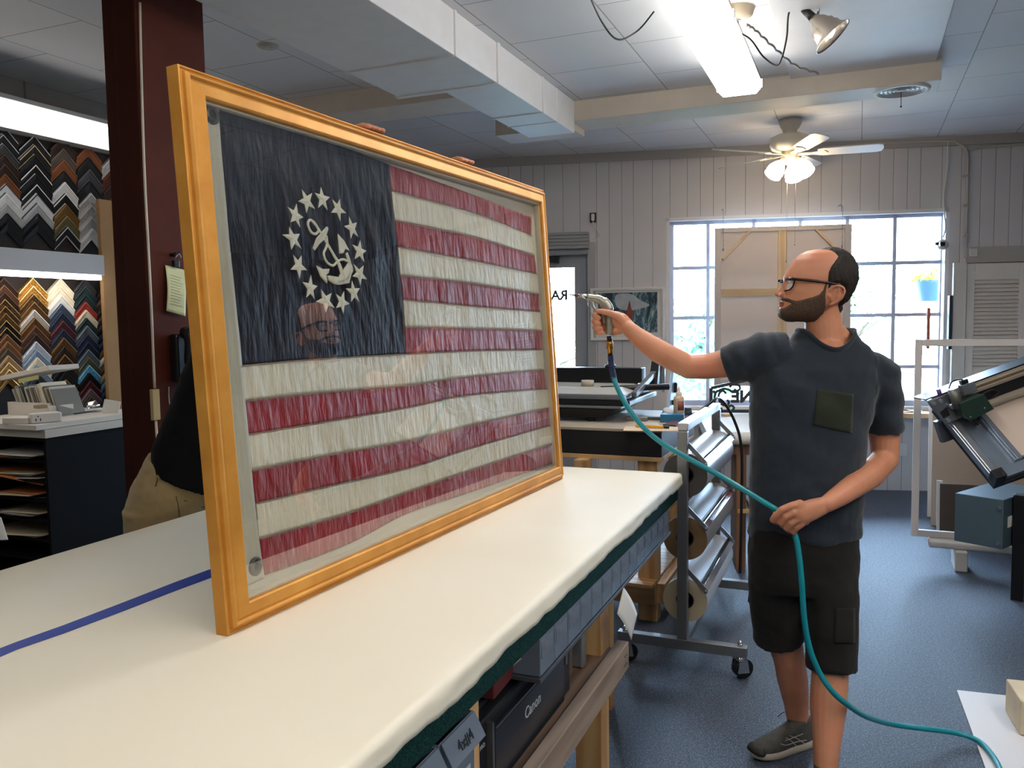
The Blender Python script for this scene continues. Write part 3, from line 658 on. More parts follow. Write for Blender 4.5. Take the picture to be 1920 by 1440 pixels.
def fabric(name, c1, c2, skew=.45, wr=.9, sheen=.3):
    t = NT(name); co = t.coord('Object', (46, 1, 9), (0, skew, 0)); n = t.noise(co, 1, 4, .55); co2 = t.coord('Object', (9, 1, 5), (0, skew*.7, 0)); n2 = t.noise(co2, 1, 3)
    co3 = t.coord('Object'); wv = t.noise(co3, 400, 2); n4 = t.noise(co3, 6, 4)
    r = t.ramp(n4, 'Fac', [(.3, c1), (.7, c2)]); t.link(r, 'Color', t.b, 'Base Color')
    t.b.inputs['Roughness'].default_value = .42; t.b.inputs['Specular IOR Level'].default_value = .12 if 'navy' in name else .3; t.b.inputs['Sheen Weight'].default_value = sheen
    b1 = t.bump(n2, 'Fac', .8*wr, .035); b2 = t.bump(n, 'Fac', .9*wr, .014, b1); t.bump(wv, 'Fac', .08, .001, b2); return t.m
RED = fabric('red_stripe_nylon', '8a0f1c', 'a21a2a'); WHT = fabric('white_stripe_nylon', 'ded7c0', 'e8e2ce', sheen=.1); NAVY = fabric('navy_canton_nylon', '11121f', '181928', -.5, 1.0, 0)
def crv(pts):
    P = [fl(*p) for p in pts]; P = [(p.x, p.z) for p in P]
    def f(s):
        # piecewise interpolation by s (parameter 0..1)
        S = P[0][0]+(P[-1][0]-P[0][0])*s
        q = [V((a, 0, b)) for a, b in P]
        L = [0]
        for i in range(1, len(q)): L.append(L[-1]+(q[i]-q[i-1]).length)
        d = s*L[-1]
        for i in range(1, len(q)):
            if d <= L[i]+1e-9:
                t = (d-L[i-1])/(L[i]-L[i-1]); a, b, c, e_ = q[max(i-2, 0)], q[i-1], q[i], q[min(i+1, len(q)-1)]
                return .5*((2*b)+(c-a)*t+(2*a-5*b+4*c-e_)*t*t+(3*b-a-3*c+e_)*t**3)
        return q[-1]
    return f
BN = [[(730, 308), (883, 363), (997, 407)], [(734, 358), (893, 401), (997, 442)], [(742, 413), (893, 445), (1002, 479)], [(747, 463), (893, 490), (1007, 514)], [(752, 516), (893, 532), (1011, 552)], [(757, 562), (893, 575), (1013, 585)], [(761, 613), (893, 616), (1017, 620)], [(763, 664), (893, 658), (1019, 656)]]
BL = [[(453, 686), (600, 673), (763, 664), (893, 658), (1019, 656)], [(460, 751), (600, 736), (767, 722), (880, 706), (1021, 693)], [(466, 815), (600, 793), (767, 764), (880, 741), (1027, 729)], [(473, 882), (600, 856), (767, 826), (880, 798), (1031, 764)], [(481, 944), (600, 916), (767, 878), (880, 842), (1035, 797)], [(487, 1010), (655, 961), (767, 921), (880, 882), (1038, 831)], [(496, 1079), (655, 1020), (772, 960), (890, 921), (1039, 868)]]
def wr_(p, amp=.0022): 
    return amp*(NZ.noise(V((p.x*9+p.z*4, p.z*7, 3)))+.7*NZ.noise(V((p.x*34+p.z*16, p.z*6, 9))))
def patch(A, B, nu, nv, name, mt, dep=.022, amp=.0022, pk=.0016):
    fa, fb = crv(A), crv(B)
    def g(i, j):
        p = fa(i).lerp(fb(i), j); edge = min(j, 1-j)
        y = dep-wr_(p, amp)*min(1, .4+edge*3)-pk*math.exp(-edge*9)*NZ.noise(V((p.x*70+p.z*30, p.z*5, 1)))
        return (p.x, y, p.z)
    mm = MB(FM); mm.grid(g, nu, nv); return mm.build(name, mt, FLG, solid=.0008)
lens = [('red_stripe' if k % 2 == 0 else 'white_stripe') for k in range(13)]
for k in range(7): patch(BN[k], BN[k+1], 150, 9, lens[k], RED if k % 2 == 0 else WHT)
for k in range(6): patch(BL[k], BL[k+1], 230, 11, lens[k+7], RED if k % 2 else WHT)
patch([(409, 196), (560, 246), (731, 308)], [(453, 686), (600, 674), (763, 664)], 110, 70, 'canton', NAVY, .0215, .0048, .0012)
cn = crv([(409, 193), (560, 244), (731, 305)])
# hoist heading
HD = fabric('canvas_heading', 'b5b19e', 'c6c2b0', 0, .25, 0)
hr = crv([(409, 190), (430, 440), (453, 686), (473, 882), (487, 1010), (497, 1083)])
def hfn(i, j):
    p = hr(j); return (p.x-.062*(1-i)-.002*sin(j*9), .0205-.0012*NZ.noise(V((p.x*8+i, p.z*9, 2))), p.z+.01*(1-i)*(1 if j > .9 else 0)-.012*(1-i)*(1 if j > .97 else 0))
mm = MB(FM); mm.grid(hfn, 8, 90); mm.build('heading', HD, FLG, solid=.0016)
GR = mat('grommet_metal', '57534c', .3, .85)
for px, py in ((398, 215), (480, 1062)):
    p = fl(px, py, .018); mm = MB(FM @ M.Translation((p.x, .0185, p.z)) @ M.Rotation(pi/2, 4, 'X')); mm.lathe([(.009, -.001), (.009, .003), (.014, .004), (.021, .001), (.021, -.001)], 24); mm.build('grommet', GR, FLG)
    mm = MB(FM @ M.Translation((p.x, .0187, p.z)) @ M.Rotation(pi/2, 4, 'X')); mm.cyl((0, 0, -.0005), (0, 0, .0005), .0095, n=20, smooth=False); mm.build('grommet_hole', BLACK, FLG)
# stitching along seams, its dull brown also painting in the seam shadows
ST = mat('seam_thread_shade', '8a7c6c', .8, var=.35, vscale=120)
def stitch_shade(A, name='seam_stitch_shade'):
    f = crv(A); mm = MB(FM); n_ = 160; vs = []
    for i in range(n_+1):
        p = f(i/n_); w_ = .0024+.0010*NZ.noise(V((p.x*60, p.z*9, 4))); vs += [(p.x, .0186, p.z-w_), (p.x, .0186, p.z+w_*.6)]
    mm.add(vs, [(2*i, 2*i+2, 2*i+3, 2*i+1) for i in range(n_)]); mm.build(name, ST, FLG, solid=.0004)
for b_ in BN[1:7]: stitch_shade(b_)
for b_ in BL[:6]: stitch_shade(b_)
# embroidered stars and anchor: outlines in the flag plane
APQ = fabric('appliqued_white', 'e0dbc6', 'eae6d4', .3, .35, 0)
zp = lambda x, y: fl(500+x/5.141, 320+y/5.141, .018)
STARS = [[(338, 175), (440, 215), (470, 370), (385, 415), (305, 295)], [(522, 150), (612, 255), (590, 385), (497, 362), (462, 212)], [(630, 270), (708, 270), (770, 410), (712, 490), (622, 405)], [(793, 437), (872, 497), (885, 640), (812, 660), (745, 535)], [(903, 665), (963, 773), (945, 885), (848, 855), (825, 710)], [(840, 897), (937, 912), (970, 1050), (905, 1112), (828, 1020)], [(823, 1058), (900, 1133), (895, 1270), (815, 1270), (763, 1135)], [(667, 1185), (747, 1158), (805, 1285), (742, 1387), (670, 1325)], [(525, 1140), (628, 1178), (660, 1325), (572, 1372), (473, 1262)], [(428, 1003), (492, 1112), (465, 1245), (382, 1228), (345, 1072)], [(255, 807), (340, 812), (395, 962), (320, 1045), (230, 955)], [(213, 528), (325, 605), (340, 757), (238, 765), (150, 615)], [(290, 315), (358, 450), (327, 562), (225, 503), (195, 342)]]
for S in STARS:
    T5 = [zp(*p) for p in S]; c = sum(T5, V((0, 0, 0)))/5; vs = []
    for i in range(5):
        vs.append(T5[i]); mid = (T5[i]+T5[(i+1) % 5])/2; vs.append(c+(mid-c)*.50)
    mm = MB(FM); y0, yt = .0185, .0172
    pts = [(p.x, y0, p.z) for p in vs]; top = [((p.x-c.x)*.88+c.x, yt, (p.z-c.z)*.88+c.z) for p in vs]
    mm.add(pts+top+[(c.x, .0148, c.z)], [(i, (i+1) % 10, 10+(i+1) % 10, 10+i) for i in range(10)]+[(10+i, 10+(i+1) % 10, 20) for i in range(10)])
    mm.build('star', APQ, FLG)
def ribbon(mm, pts, wd, h=.003):
    P = [zp(*p) for p in pts]; P = spline(P, 5); n = len(P)
    W = wd if isinstance(wd, list) else [wd]*len(pts)
    R = [W[min(int(i/5), len(W)-1)]+(W[min(int(i/5)+1, len(W)-1)]-W[min(int(i/5), len(W)-1)])*(i/5-int(i/5)) for i in range(n)]
    mm.tube([(p.x, .0182, p.z) for p in P], [r/2 for r in R], 10, flat=(1, 1)) if False else None
    vs = []
    for i, p in enumerate(P):
        d = (P[min(i+1, n-1)]-P[max(i-1, 0)]); d.y = 0; d.normalize(); nn = V((-d.z, 0, d.x))
        for k, (a, b) in enumerate(((-1, 0), (-.75, .75), (-.3, 1), (.3, 1), (.75, .75), (1, 0))): vs.append((p.x+nn.x*a*R[i]/2, .0188-h*b, p.z+nn.z*a*R[i]/2))
    mm.add(vs, [(i*6+k, i*6+k+1, i*6+k+7, i*6+k+6) for i in range(n-1) for k in range(5)], True)
def flatpoly(mm, pts):
    P = [zp(*p) for p in pts]; c = sum(P, V((0, 0, 0)))/len(P); n = len(P)
    mm.add([(p.x, .0188, p.z) for p in P]+[((p.x-c.x)*.85+c.x, .0158, (p.z-c.z)*.85+c.z) for p in P], [tuple(range(n, 2*n))]+[(i, (i+1) % n, n+(i+1) % n, n+i) for i in range(n)])
mm = MB(FM)
ribbon(mm, [(470, 520), (425, 475), (398, 510), (425, 585), (470, 610), (500, 580), (480, 530), (450, 490)], .007)      # ring
ribbon(mm, [(490, 545), (560, 660), (640, 800), (700, 905), (735, 1010)], [.006, .007, .008, .012, .016])               # shank
ribbon(mm, [(585, 550), (520, 640), (455, 760)], [.008, .012, .008])                                                    # stock
flatpoly(mm, [(578, 545), (598, 560), (562, 660), (500, 715), (462, 772), (445, 745), (480, 650), (540, 580)])
ribbon(mm, [(590, 1030), (660, 1070), (740, 1060), (790, 1010), (800, 900), (770, 790)], [.011, .014, .018, .018, .014, .009])   # arms
flatpoly(mm, [(700, 1010), (790, 880), (830, 960), (798, 1085), (700, 1100), (600, 1060), (585, 1010), (690, 1030)])
flatpoly(mm, [(685, 603), (745, 670), (800, 775), (755, 755), (735, 800), (703, 800)])                                  # flukes
flatpoly(mm, [(478, 912), (540, 948), (607, 945), (595, 990), (572, 1005), (583, 1090), (520, 1020)])
ribbon(mm, [(575, 625), (585, 690), (570, 750), (550, 800), (580, 880), (640, 915), (680, 880), (740, 855), (800, 890), (825, 950), (815, 985)], .0065)
mm.build('anchor', APQ, FLG)
# ================================================================ moulding corner samples on the left wall
VRK = VL+.02
RN = RM.to_3x3() @ V((1, 0, 0))
def atL(px, py, v=VRK): return toroom(atP(px, py, room(v, 0, 0), RN))
q = MB(RM); r0 = atL(-60, 400); r1 = atL(222, 400)
q.bx(VL+.001, VL+.02, r0.y, r1.y, .6, atL(100, 268).z+.04); thing(q, 'sample_board', mat('sample_board', '241d1a', .8), 'dark board behind the rows of moulding samples', 'board', loc=room(VL+.01, (r0.y+r1.y)/2, .6))
CM = {}
def cmat(h, metal=0, orn=False):
    k = (h, metal, orn)
    if k not in CM: CM[k] = mat('moulding_%s%s' % (h, '_ornate' if orn else ''), h, .42 if metal else .62, metal, spec=.3, var=.35 if orn else .1, vscale=60 if orn else 12, bump=1.0 if orn else .1, bscale=90, bdist=.012)
    return CM[k]
# name, face colour, lip colour, metal, ornate
KN = {'k': ('black', '18181a', '18181a', 0, 0), 'ks': ('black silver-lipped', '1a1a1c', 'b9bcc0', 0, 0), 'kg': ('black gold-lipped', '19191b', 'c0a878', 0, 0), 'kw': ('black white-lipped', '151517', 'e4e4e4', 0, 0),
      'dg': ('dark grey', '3c3c40', '55555a', 0, 0), 'db': ('dark brown', '33241d', '4a352a', 0, 0), 'ob': ('orange brown', '7a4522', '8a5530', 0, 0), 'br': ('brown', '5b3c28', '7a5438', 0, 0), 'gb': ('grey brown', '51463f', '6a5d52', 0, 0),
      'w': ('white', 'e6e5e3', 'f2f2f0', 0, 0), 'wk': ('white and black', 'e2e2e2', '1b1b1d', 0, 0), 'wm': ('white marbled', 'b9b6b4', 'cfccca', 0, 1), 'lg': ('pale grey', 'b4b3b3', 'c9c8c8', 0, 0), 'ol': ('olive gold', '6d6244', '9a8a5a', .5, 0),
      'bg': ('brown gold', '7a5a2e', '94713d', .5, 0), 'rb': ('reddish brown', '522417', '6b3524', 0, 0), 'g': ('gold', 'c79a52', 'e0c080', .6, 0), 'go': ('ornate gold', 'c9974a', 'e7c888', .6, 1), 'bz': ('bronze', '6b4c2c', '8d6a40', .5, 0), 'bo': ('ornate bronze', '5a4128', '9a7648', .5, 1),
      'kb': ('beaded black', '1d1714', 'a98a58', .2, 1), 'sw': ('silver white', 'cfcac2', 'e9e5de', .3, 0), 'bw': ('pale blue and white', 'b9c4d2', 'e8e2da', 0, 0), 'bl': ('blue grey', '7c90a6', '9fb0c2', 0, 0), 'cr': ('cream', 'e8dcc4', 'f4ead6', 0, 0), 'nv': ('navy', '232a3c', '3a445c', 0, 0),
      'sb': ('slate blue', '3b4a5c', '64758a', 0, 0), 'ma': ('maroon', '4a2024', '7a3a3e', 0, 0), 'rd': ('red', '9a3b30', 'b04c40', 0, 0), 'te': ('dark teal', '26383c', '3a5054', 0, 0), 'in': ('indigo', '2d2f4a', '464a6c', 0, 0), 'sl': ('slate grey', '5a6672', '8492a0', 0, 0), 'og': ('olive green', '4f5442', '7a7a58', 0, 0),
      'sk': ('sky blue marbled', '5fb0dc', '9ad0ee', 0, 1), 'mv': ('mauve grey', '6e6064', '8c7c80', 0, 0), 'tn': ('tan', 'a58a66', 'bda47e', 0, 0), 'wo': ('wood brown', '7b5336', '946a48', 0, 0), 'gd': ('narrow gold', 'b38e54', 'e2cc98', .4, 0)}
ORD = ['topmost', 'second from the top', 'third from the top', 'fourth from the top', 'fifth from the top', 'sixth from the top', 'seventh from the top', 'eighth from the top', 'ninth from the top', 'tenth from the top', 'eleventh from the top', 'twelfth from the top', 'thirteenth from the top', 'fourteenth from the top', 'fifteenth from the top', 'sixteenth from the top']
COLN = ['leftmost', 'second', 'third', 'fourth', 'rightmost']
def chevron(uc, w, zt, b, code, label, group):
    nm, fc, lc_, me_, orn = KN[code]
    prof = [(0, .003), (0, .030), (.14, .031), (.18, .026), (.5, .021), (.82, .014), (.86, .016), (1, .014), (1, .003)]
    T = RM @ M.Translation((VRK, uc, zt)); mm = MB(T); vs = []
    for o, d in prof:
        for x in (-w/2, 0, w/2): vs.append((d, x, -abs(x)-o*b))
    n = len(prof)
    for i in range(n-1):
        mm.k = 1 if i in (1, 6) else 0
        mm.add([], []); 
        base = 3*i
        for k in range(2): mm.f.append((base+k, base+k+1, base+3+k+1, base+3+k)); mm.mi.append(mm.k); mm.sm.append(False)
    mm.v = [T @ V(p) for p in vs]
    mm.k = 0
    for k in (0, 2): mm.f.append(tuple(3*i+k for i in range(n))); mm.mi.append(0); mm.sm.append(False)
    for k in range(2): mm.f.append((k, k+1, 3*(n-1)+k+1, 3*(n-1)+k)); mm.mi.append(0); mm.sm.append(False)
    return thing(mm, 'moulding_sample', [cmat(fc, me_, orn), cmat(lc_, me_, False)], label, 'moulding sample', group, loc=T @ V((0, 0, -w/2)))
def rack(edges, py, ptop, pbot, cols, where, group):
    for c, codes in enumerate(cols):
        u0 = atL(edges[c], py).y; u1 = atL(edges[c+1], py).y; w = (u1-u0)*.985; uc = (u0+u1)/2
        mx_ = (edges[c]+edges[c+1])/2
        zt = atL(mx_, ptop[c]).z; zb = atL(mx_, pbot[c]).z
        n = len(codes); pitch = (zt-(zb+w/2))/(n-.15)
        for k, code in enumerate(codes):
            chevron(uc, w, zt-k*pitch, pitch*1.0 if k < n-1 else pitch*.9, code, '%s moulding sample, %s in the %s column, %s' % (KN[code][0], ORD[k], COLN[c], where), group)
rack([-20, 36, 95, 143, 190, 236], 400, [236, 256, 259, 274, 292], [463, 466, 470, 475, 480],
     [['ks', 'ks', 'dg', 'db', 'db', 'ob', 'wk', 'w', 'lg', 'k', 'k'], ['ks', 'kg', 'k', 'kw', 'k', 'kw', 'wk', 'lg', 'k', 'k'], ['db', 'gb', 'ob', 'k', 'w', 'kw', 'bg', 'ol', 'ks'], ['ob', 'k', 'dg', 'k', 'wm', 'wm', 'lg', 'w'], ['wm', 'rb', 'db', 'rb', 'db', 'rb', 'db']],
     'upper rack', 'moulding samples in the upper rack')
rack([-22, 32, 87, 136, 178, 222], 600, [521, 521, 522, 522, 531], [745, 742, 768, 780, 782],
     [['db', 'br', 'db', 'bo', 'bo', 'bz', 'kb', 'kb', 'wo', 'wo', 'gb', 'tn', 'gd', 'gd', 'g'], ['go', 'go', 'bo', 'bz', 'sw', 'bz', 'br', 'db', 'bw', 'bl', 'cr', 'bl', 'dg'], ['cr', 'cr', 'w', 'sb', 'nv', 'ma', 'nv', 'bz', 'db', 'bo', 'k', 'k', 'wo', 'gb'], ['dg', 'te', 'te', 'rd', 'cr', 'te', 'sl', 'in', 'nv', 'sl', 'og', 'sk', 'k', 'ma', 'mv', 'gb'], ['db', 'br', 'db', 'gb', 'db', 'k', 'nv', 'bz', 'cr', 'bz', 'tn', 'sl', 'nv', 'db', 'w']],
     'lower rack', 'moulding samples in the lower rack')
# white shelf with a lamp strip under it
z1 = atL(100, 471, -4.55).z; z0 = atL(100, 512, -4.55).z; ue = atL(196, 500, -4.55).y
q = MB(RM); q.bx(VRK+.001, -4.55, 1.6, ue, z0+.004, z1); sh = thing(q, 'white_shelf', mat('shelf_white', 'c7c8cc', .5), 'white shelf across the wall between the two sample racks', 'shelf', bevel=.003)
q = MB(RM); q.bx(-4.61, -4.556, 1.6, ue-.02, z0-.028, z0-.002); thing(q, 'lamp_strip', TUBES, 'bright lamp strip under the white shelf, lighting the lower samples', 'lamp', bevel=.004)
# tan board standing between rack and pillar
u0 = atL(193, 600, -4.65).y; u1 = atL(232, 600, -4.65).y; zt = atL(200, 376, -4.65).z
q = MB(RM); q.bx(-4.66, -4.63, u0, u1, .0, zt); thing(q, 'cardboard_sheet', CARD, 'tall narrow tan board standing between the samples and the pillar', 'board', bevel=.002)
# ================================================================ black paper cabinet
CZ = .97
c0 = toroom(atZ(85, 822, CZ)); c1 = toroom(atZ(219, 787, CZ)); CV = c0.x; CU0 = c0.y; CU1 = CU0+.78
CL = -4.66
CABM = mat('cabinet_black', '0f0f10', .75, spec=.12)
e = empty('paper_cabinet', room((CV+CL)/2, CU0+.3, 0), 'black open-fronted paper cabinet below the samples', 'cabinet', mx=RM)
q = MB(RM); t = .018
q.bx(CL, CV, CU0, CU1, CZ-t, CZ); q.bx(CV-t, CV, CU0, CU1, 0, CZ-t); q.bx(CL, CL+t, CU0, CU1, 0, CZ-t); q.bx(CL+t, CV-t, CU1-t, CU1, 0, CZ-t); q.bx(CL+t, CV-t, CU0+.01, CU1-t, .0, .06)
q.build('carcass', CABM, e, bevel=.0015)
SZ = [CZ-t-.108*k for k in range(1, 8)]
for z in SZ:
    q = MB(RM); q.bx(CL+t, CV-t, CU0+.01, CU1-t, z-.012, z); q.build('shelf', CABM, e, bevel=.001)
rnd = random.Random(11); PC = [mat('sheet_white', 'd8d5cf', .8), mat('sheet_grey', '9c9a98', .8), mat('sheet_orange', 'b9713a', .8), mat('sheet_dark', '3b3d42', .7), mat('sheet_cream', 'cfc2a4', .8)]
SN = ['top', 'second', 'third', 'fourth', 'fifth', 'sixth', 'seventh']
def stack(z, n, k0, label, hang=False):
    e2 = None
    for j in range(n):
        w = rnd.uniform(.3, .5); d = rnd.uniform(.28, .4)
        T = RM @ M.Translation((CV-.085-w/2-rnd.random()*.08, CU0+.0+d/2+rnd.uniform(-.03, .03)+.015, z+.002+j*.0075)) @ M.Rotation(rnd.uniform(-.12, .12), 4, 'Z')
        q = MB(T); c_ = rnd.uniform(.004, .02)
        q.grid(lambda a, b: (-w/2+w*a, -d/2+d*b, (c_*(1-b)**3*(a-.5)*1.2 if not hang or j < n-1 else -.055*max(0, .35-b)*3*a)+.001*sin(a*5)), 8, 10)
        mt = PC[(k0+j*3) % 5]
        thing(q, 'paper_sheet', mt, label % ['lowest sheet', 'second sheet', 'third sheet', 'fourth sheet', 'fifth sheet', 'sixth sheet'][j], 'paper', 'papers in the black cabinet', solid=.003)
for k, (n, k0) in enumerate(((4, 1), (5, 0), (4, 3), (4, 0), (2, 1))):
    stack(SZ[k], n, k0, '%s of the paper pile on the '+SN[k]+' shelf of the black cabinet', k == 1)
# slabs and objects on the cabinet top
SLB = mat('mat_board_stack', 'c8c1b6', .8, var=.05)
q = MB(RM); q.bx(CL, CV+.012, CU0-.01, CU1-.05, CZ+.001, CZ+.045); thing(q, 'board_stack', SLB, 'lower thick stack of off-white boards on the black cabinet', 'board', bevel=.002)
q = MB(RM); q.bx(CL-.0, CV-.0, CU0-.05, CU1-.06, CZ+.047, CZ+.075); thing(q, 'board_stack', mat('mat_board_light', 'd3cdc4', .75), 'upper thinner stack of off-white boards on the black cabinet', 'board', bevel=.002)
ZB = CZ+.076
def on(px, py, z=ZB): return toroom(atZ(px, py, z))
def lbox(name, px0, py0, px1, py1, dep, h, mt, label, cat, z=ZB, rot=0, bev=.003, parts=None):
    a = on(px0, py0, z); b = on(px1, py1, z); w = V((b.x-a.x, b.y-a.y, 0)); L = w.length; an = math.atan2(w.y, w.x)
    T = RM @ M.Translation((a.x, a.y, z)) @ M.Rotation(an, 4, 'Z'); q = MB(T); q.bx(0, L, 0, dep, 0, h)
    return thing(q, name, mt, label, cat, loc=T @ V((L/2, dep/2, 0)), bevel=bev), T, L
CARDW = mat('white_card_box', 'd9d4cb', .7)
# card file with leaning catalogue cards
fa = on(-6, 781); fb = on(112, 777)
T = RM @ M.Translation((max(fa.x-.16, CL+.02), fa.y+.10, ZB)); Lf = fa.x+.31-max(fa.x-.16, CL+.02)
e = empty('card_file', T @ V((Lf/2, .1, 0)), 'long white card file box full of leaning sample cards', 'card file', mx=RM)
q = MB(T); q.bx(0, Lf, 0, .006, 0, .075); q.bx(0, Lf, .19, .196, 0, .075); q.bx(0, Lf, .006, .19, 0, .006); q.bx(Lf-.006, Lf, .006, .19, .006, .075); q.bx(0, .006, .006, .19, .006, .075); q.build('file_box', CARDW, e)
cc = ['c9c3b2', '7e7b74', 'a39e92', 'd7d1bf', '5b5f66', '8b8477', 'b9b09a', '3f434a', 'd9d4c4']
for k in range(29):
    x = .09+k*.0115; h = .155+.02*((k*7) % 5)/5; q = MB(T @ M.Translation((x, .012, .008)) @ M.Rotation(radians(-24+((k*5) % 7)), 4, 'Y')); q.bx(0, .004, 0, .17, 0, h)
    q.build('sample_card', mat('card_'+cc[k % 9], cc[k % 9], .75), e)
q = MB(T @ M.Translation((Lf-.045, .012, .008)) @ M.Rotation(radians(-22), 4, 'Y')); q.bx(0, .03, 0, .17, 0, .185); q.build('card_block', mat('card_block', 'e6dcc2', .75), e, bevel=.001)
q = MB(T @ M.Translation((-.05, -.0, .20)) @ M.Rotation(radians(-9), 4, 'Y')); q.bx(0, .42, .0, .2, 0, .028); thing(q, 'long_flat_box', CARDW, 'long flat white box lying on top of the leaning cards', 'box', bevel=.003)
q = MB(T @ M.Translation((.12, -.012, .20)) @ M.Rotation(radians(-9), 4, 'Y')); q.bx(0, .17, 0, .003, -.012, .012); thing(q, 'sticky_strip', mat('yellow_green_strip', 'b9b878', .7), 'yellow green strip stuck to the long flat white box', 'label')
lbox('white_box', 4, 795, 52, 795, .12, .032, CARDW, 'low open white box at the left of the cabinet top', 'box')
o_, T2, L2 = lbox('power_block', 59, 795, 117, 790, .07, .052, mat('block_white', 'dcdad5', .45), 'white power outlet block with sockets at its end', 'power block', bev=.007)
q = MB(T2); 
for x in (.02, .042): q.bx(x, x+.005, -.0012, .001, .012, .026)
q.bx(.03, .036, -.0012, .001, .034, .040); q.build('socket_slots', BLACK, o_)
o_, T2, L2 = lbox('white_box', 92, 782, 139, 777, .14, .062, CARDW, 'small white carton between the card file and the clipboard', 'box')
q = MB(T2); q.bx(-.075, -.02, -.03, .02, .055, .075); o2 = thing(q, 'adapter_plug', mat('plug_beige', '8d7c62', .5), 'small brown plug resting between the white boxes', 'plug', bevel=.004)
a = on(131, 777); T3 = RM @ M.Translation((a.x, a.y, ZB+.012)) @ M.Rotation(radians(70), 4, 'Z')
q = MB(T3); q.bx(0, .20, 0, .14, 0, .008); ck = thing(q, 'white_clipboard', mat('clip_white', 'e8e6df', .35), 'white clipboard with a metal clip at the right of the cabinet', 'clipboard', bevel=.003)
q = MB(T3); q.add([(.12, .04, .008), (.19, .04, .008), (.19, .11, .05), (.14, .10, .04)], [(0, 1, 2, 3)]); q.cyl((.12, .06, .02), (.19, .06, .025), .007); q.build('clip', CHROME, ck, solid=.002)
a = on(190, 775); q = MB(RM @ M.Translation((a.x, a.y, ZB)) @ M.Rotation(radians(20), 4, 'Y')); q.prism([(0, 0), (.06, .06), (.06, .067), (0, .007)], 0, .09); thing(q, 'white_card', PAPER, 'small white card leaning at the right end of the cabinet', 'card')
# grey drawer unit behind the cabinet
u_ = toroom(atZ(222, 900, .7)); q = MB(RM)
dv = vat(231, 860, CU1+.15)
e = empty('drawer_unit', room(dv-.15, CU1+.3, 0), 'grey drawer unit half hidden behind the black cabinet', 'drawer unit', mx=RM)
q = MB(RM); q.bx(dv-.3, dv, CU1+.12, CU1+.5, 0, .70); q.build('body', mat('drawer_grey', '77787a', .6), e, bevel=.002)
for k in range(6): q = MB(RM); q.bx(dv-.29, dv-.01, CU1+.113, CU1+.12, .02+k*.113, .125+k*.113); q.build('drawer', mat('drawer_grey_front', '86878a', .55), e, bevel=.002)
for k in range(4):
    q = MB(RM @ M.Translation((dv-.14, CU1+.3, .703+.02*k)) @ M.Rotation(.1*k-.15, 4, 'Z')); q.bx(-.12, .12, -.17, .17, 0, .012 if k else .018); thing(q, 'paper_pile', [PC[0], PC[3], PC[1], PC[3]][k], ['white', 'dark', 'grey', 'black'][k]+' paper pile on the drawer unit behind the cabinet', 'papers', 'papers on the drawer unit')
# left edge: white sheet leaning by the cabinet
q = MB(); a = atZ(-20, 1010, .62); q.add([atY(-40, 960, 3.3), atY(2, 970, 3.3), atY(15, 1012, 3.25), atY(-40, 1015, 3.25)], [(0, 1, 2, 3)])
thing(q, 'leaning_sheet', PAPER, 'white sheet leaning at the left edge in front of the cabinet', 'paper', solid=.004)
# ================================================================ things on the pillar
PS = PV+.0125
def atPil(px, py, off=0): return atP(px, py, room(PS+off, 0, 0), RN)
def pil(px, py, off=0): return toroom(atPil(px, py, off))
q = MB(); q.tube(spline([atPil(262, 5, .006), atPil(266, 180, .006), atPil(272, 350, .006), atPil(281, 520, .006), atPil(290, 728, .006)], 6), .0055, 8)
q.tube([atPil(292, 786, .006), atPil(297, 862, .006), atPil(298, 1000, .006)], .0055, 8)
cb = thing(q, 'white_power_cable', mat('cable_offwhite', 'c9bfae', .5), 'off-white cable running down the edge of the dark red pillar', 'cable', loc=atPil(262, 5))
a, b = pil(287, 730, .006), pil(295, 787, .006); q = MB(RM); q.bx(PS+.0005, PS+.018, a.y-.014, a.y+.022, b.z, a.z); thing(q, 'cable_tag', mat('masking_tape', 'b5a276', .7), 'beige paper tag wrapped around the pillar cable', 'tag', bevel=.002)
# note with a binder clip
a, b, c, d = pil(309, 497, .004), pil(349, 507, .004), pil(347, 593, .02), pil(311, 583, .012)
q = MB(RM); q.grid(lambda i, j: tuple((V(d).lerp(V(c), i)).lerp(V(a).lerp(V(b), i), j)+V((.012*sin(j*pi)*(1-i)*.8+.002, 0, 0))), 10, 14)
nt_ = thing(q, 'paper_note', mat('yellow_note', 'c9cba0', .8), 'pale yellow note clipped to the dark red pillar', 'note', solid=.0008)
q = MB(RM)
for k in range(11):
    y_ = .18+k*.062; p0 = (V(d).lerp(V(a), y_)).lerp(V(c).lerp(V(b), y_), .15); p1 = (V(d).lerp(V(a), y_)).lerp(V(c).lerp(V(b), y_), .8-.05*((k*3) % 4))
    q.beam(p0+V((.0135*sin(y_*pi)*.62+.0045, 0, 0)), p1+V((.0135*sin(y_*pi)*.3+.0045, 0, 0)), .0012, .0012)
q.build('handwriting', mat('note_lines', '8f9472', .8), nt_)
cpn = pil(328, 492, .012); T = RM @ M.Translation(cpn); q = MB(T)
q.prism([(-.002, -.016), (.012, -.014), (.012, .014), (-.002, .016)], -.02, .008); bc = thing(q, 'binder_clip', BLACKM, 'black binder clip holding the pale yellow note', 'clip', loc=RM @ cpn, bevel=.002)
q = MB(T); 
for s_ in (-1, 1): q.tube(spline([(.006, s_*.01, .006), (.02, s_*.014, .02), (.025, 0, .036), (.018, -s_*.008, .02)], 5), .0012, 6)
q.build('clip_wire', CHROME, bc)
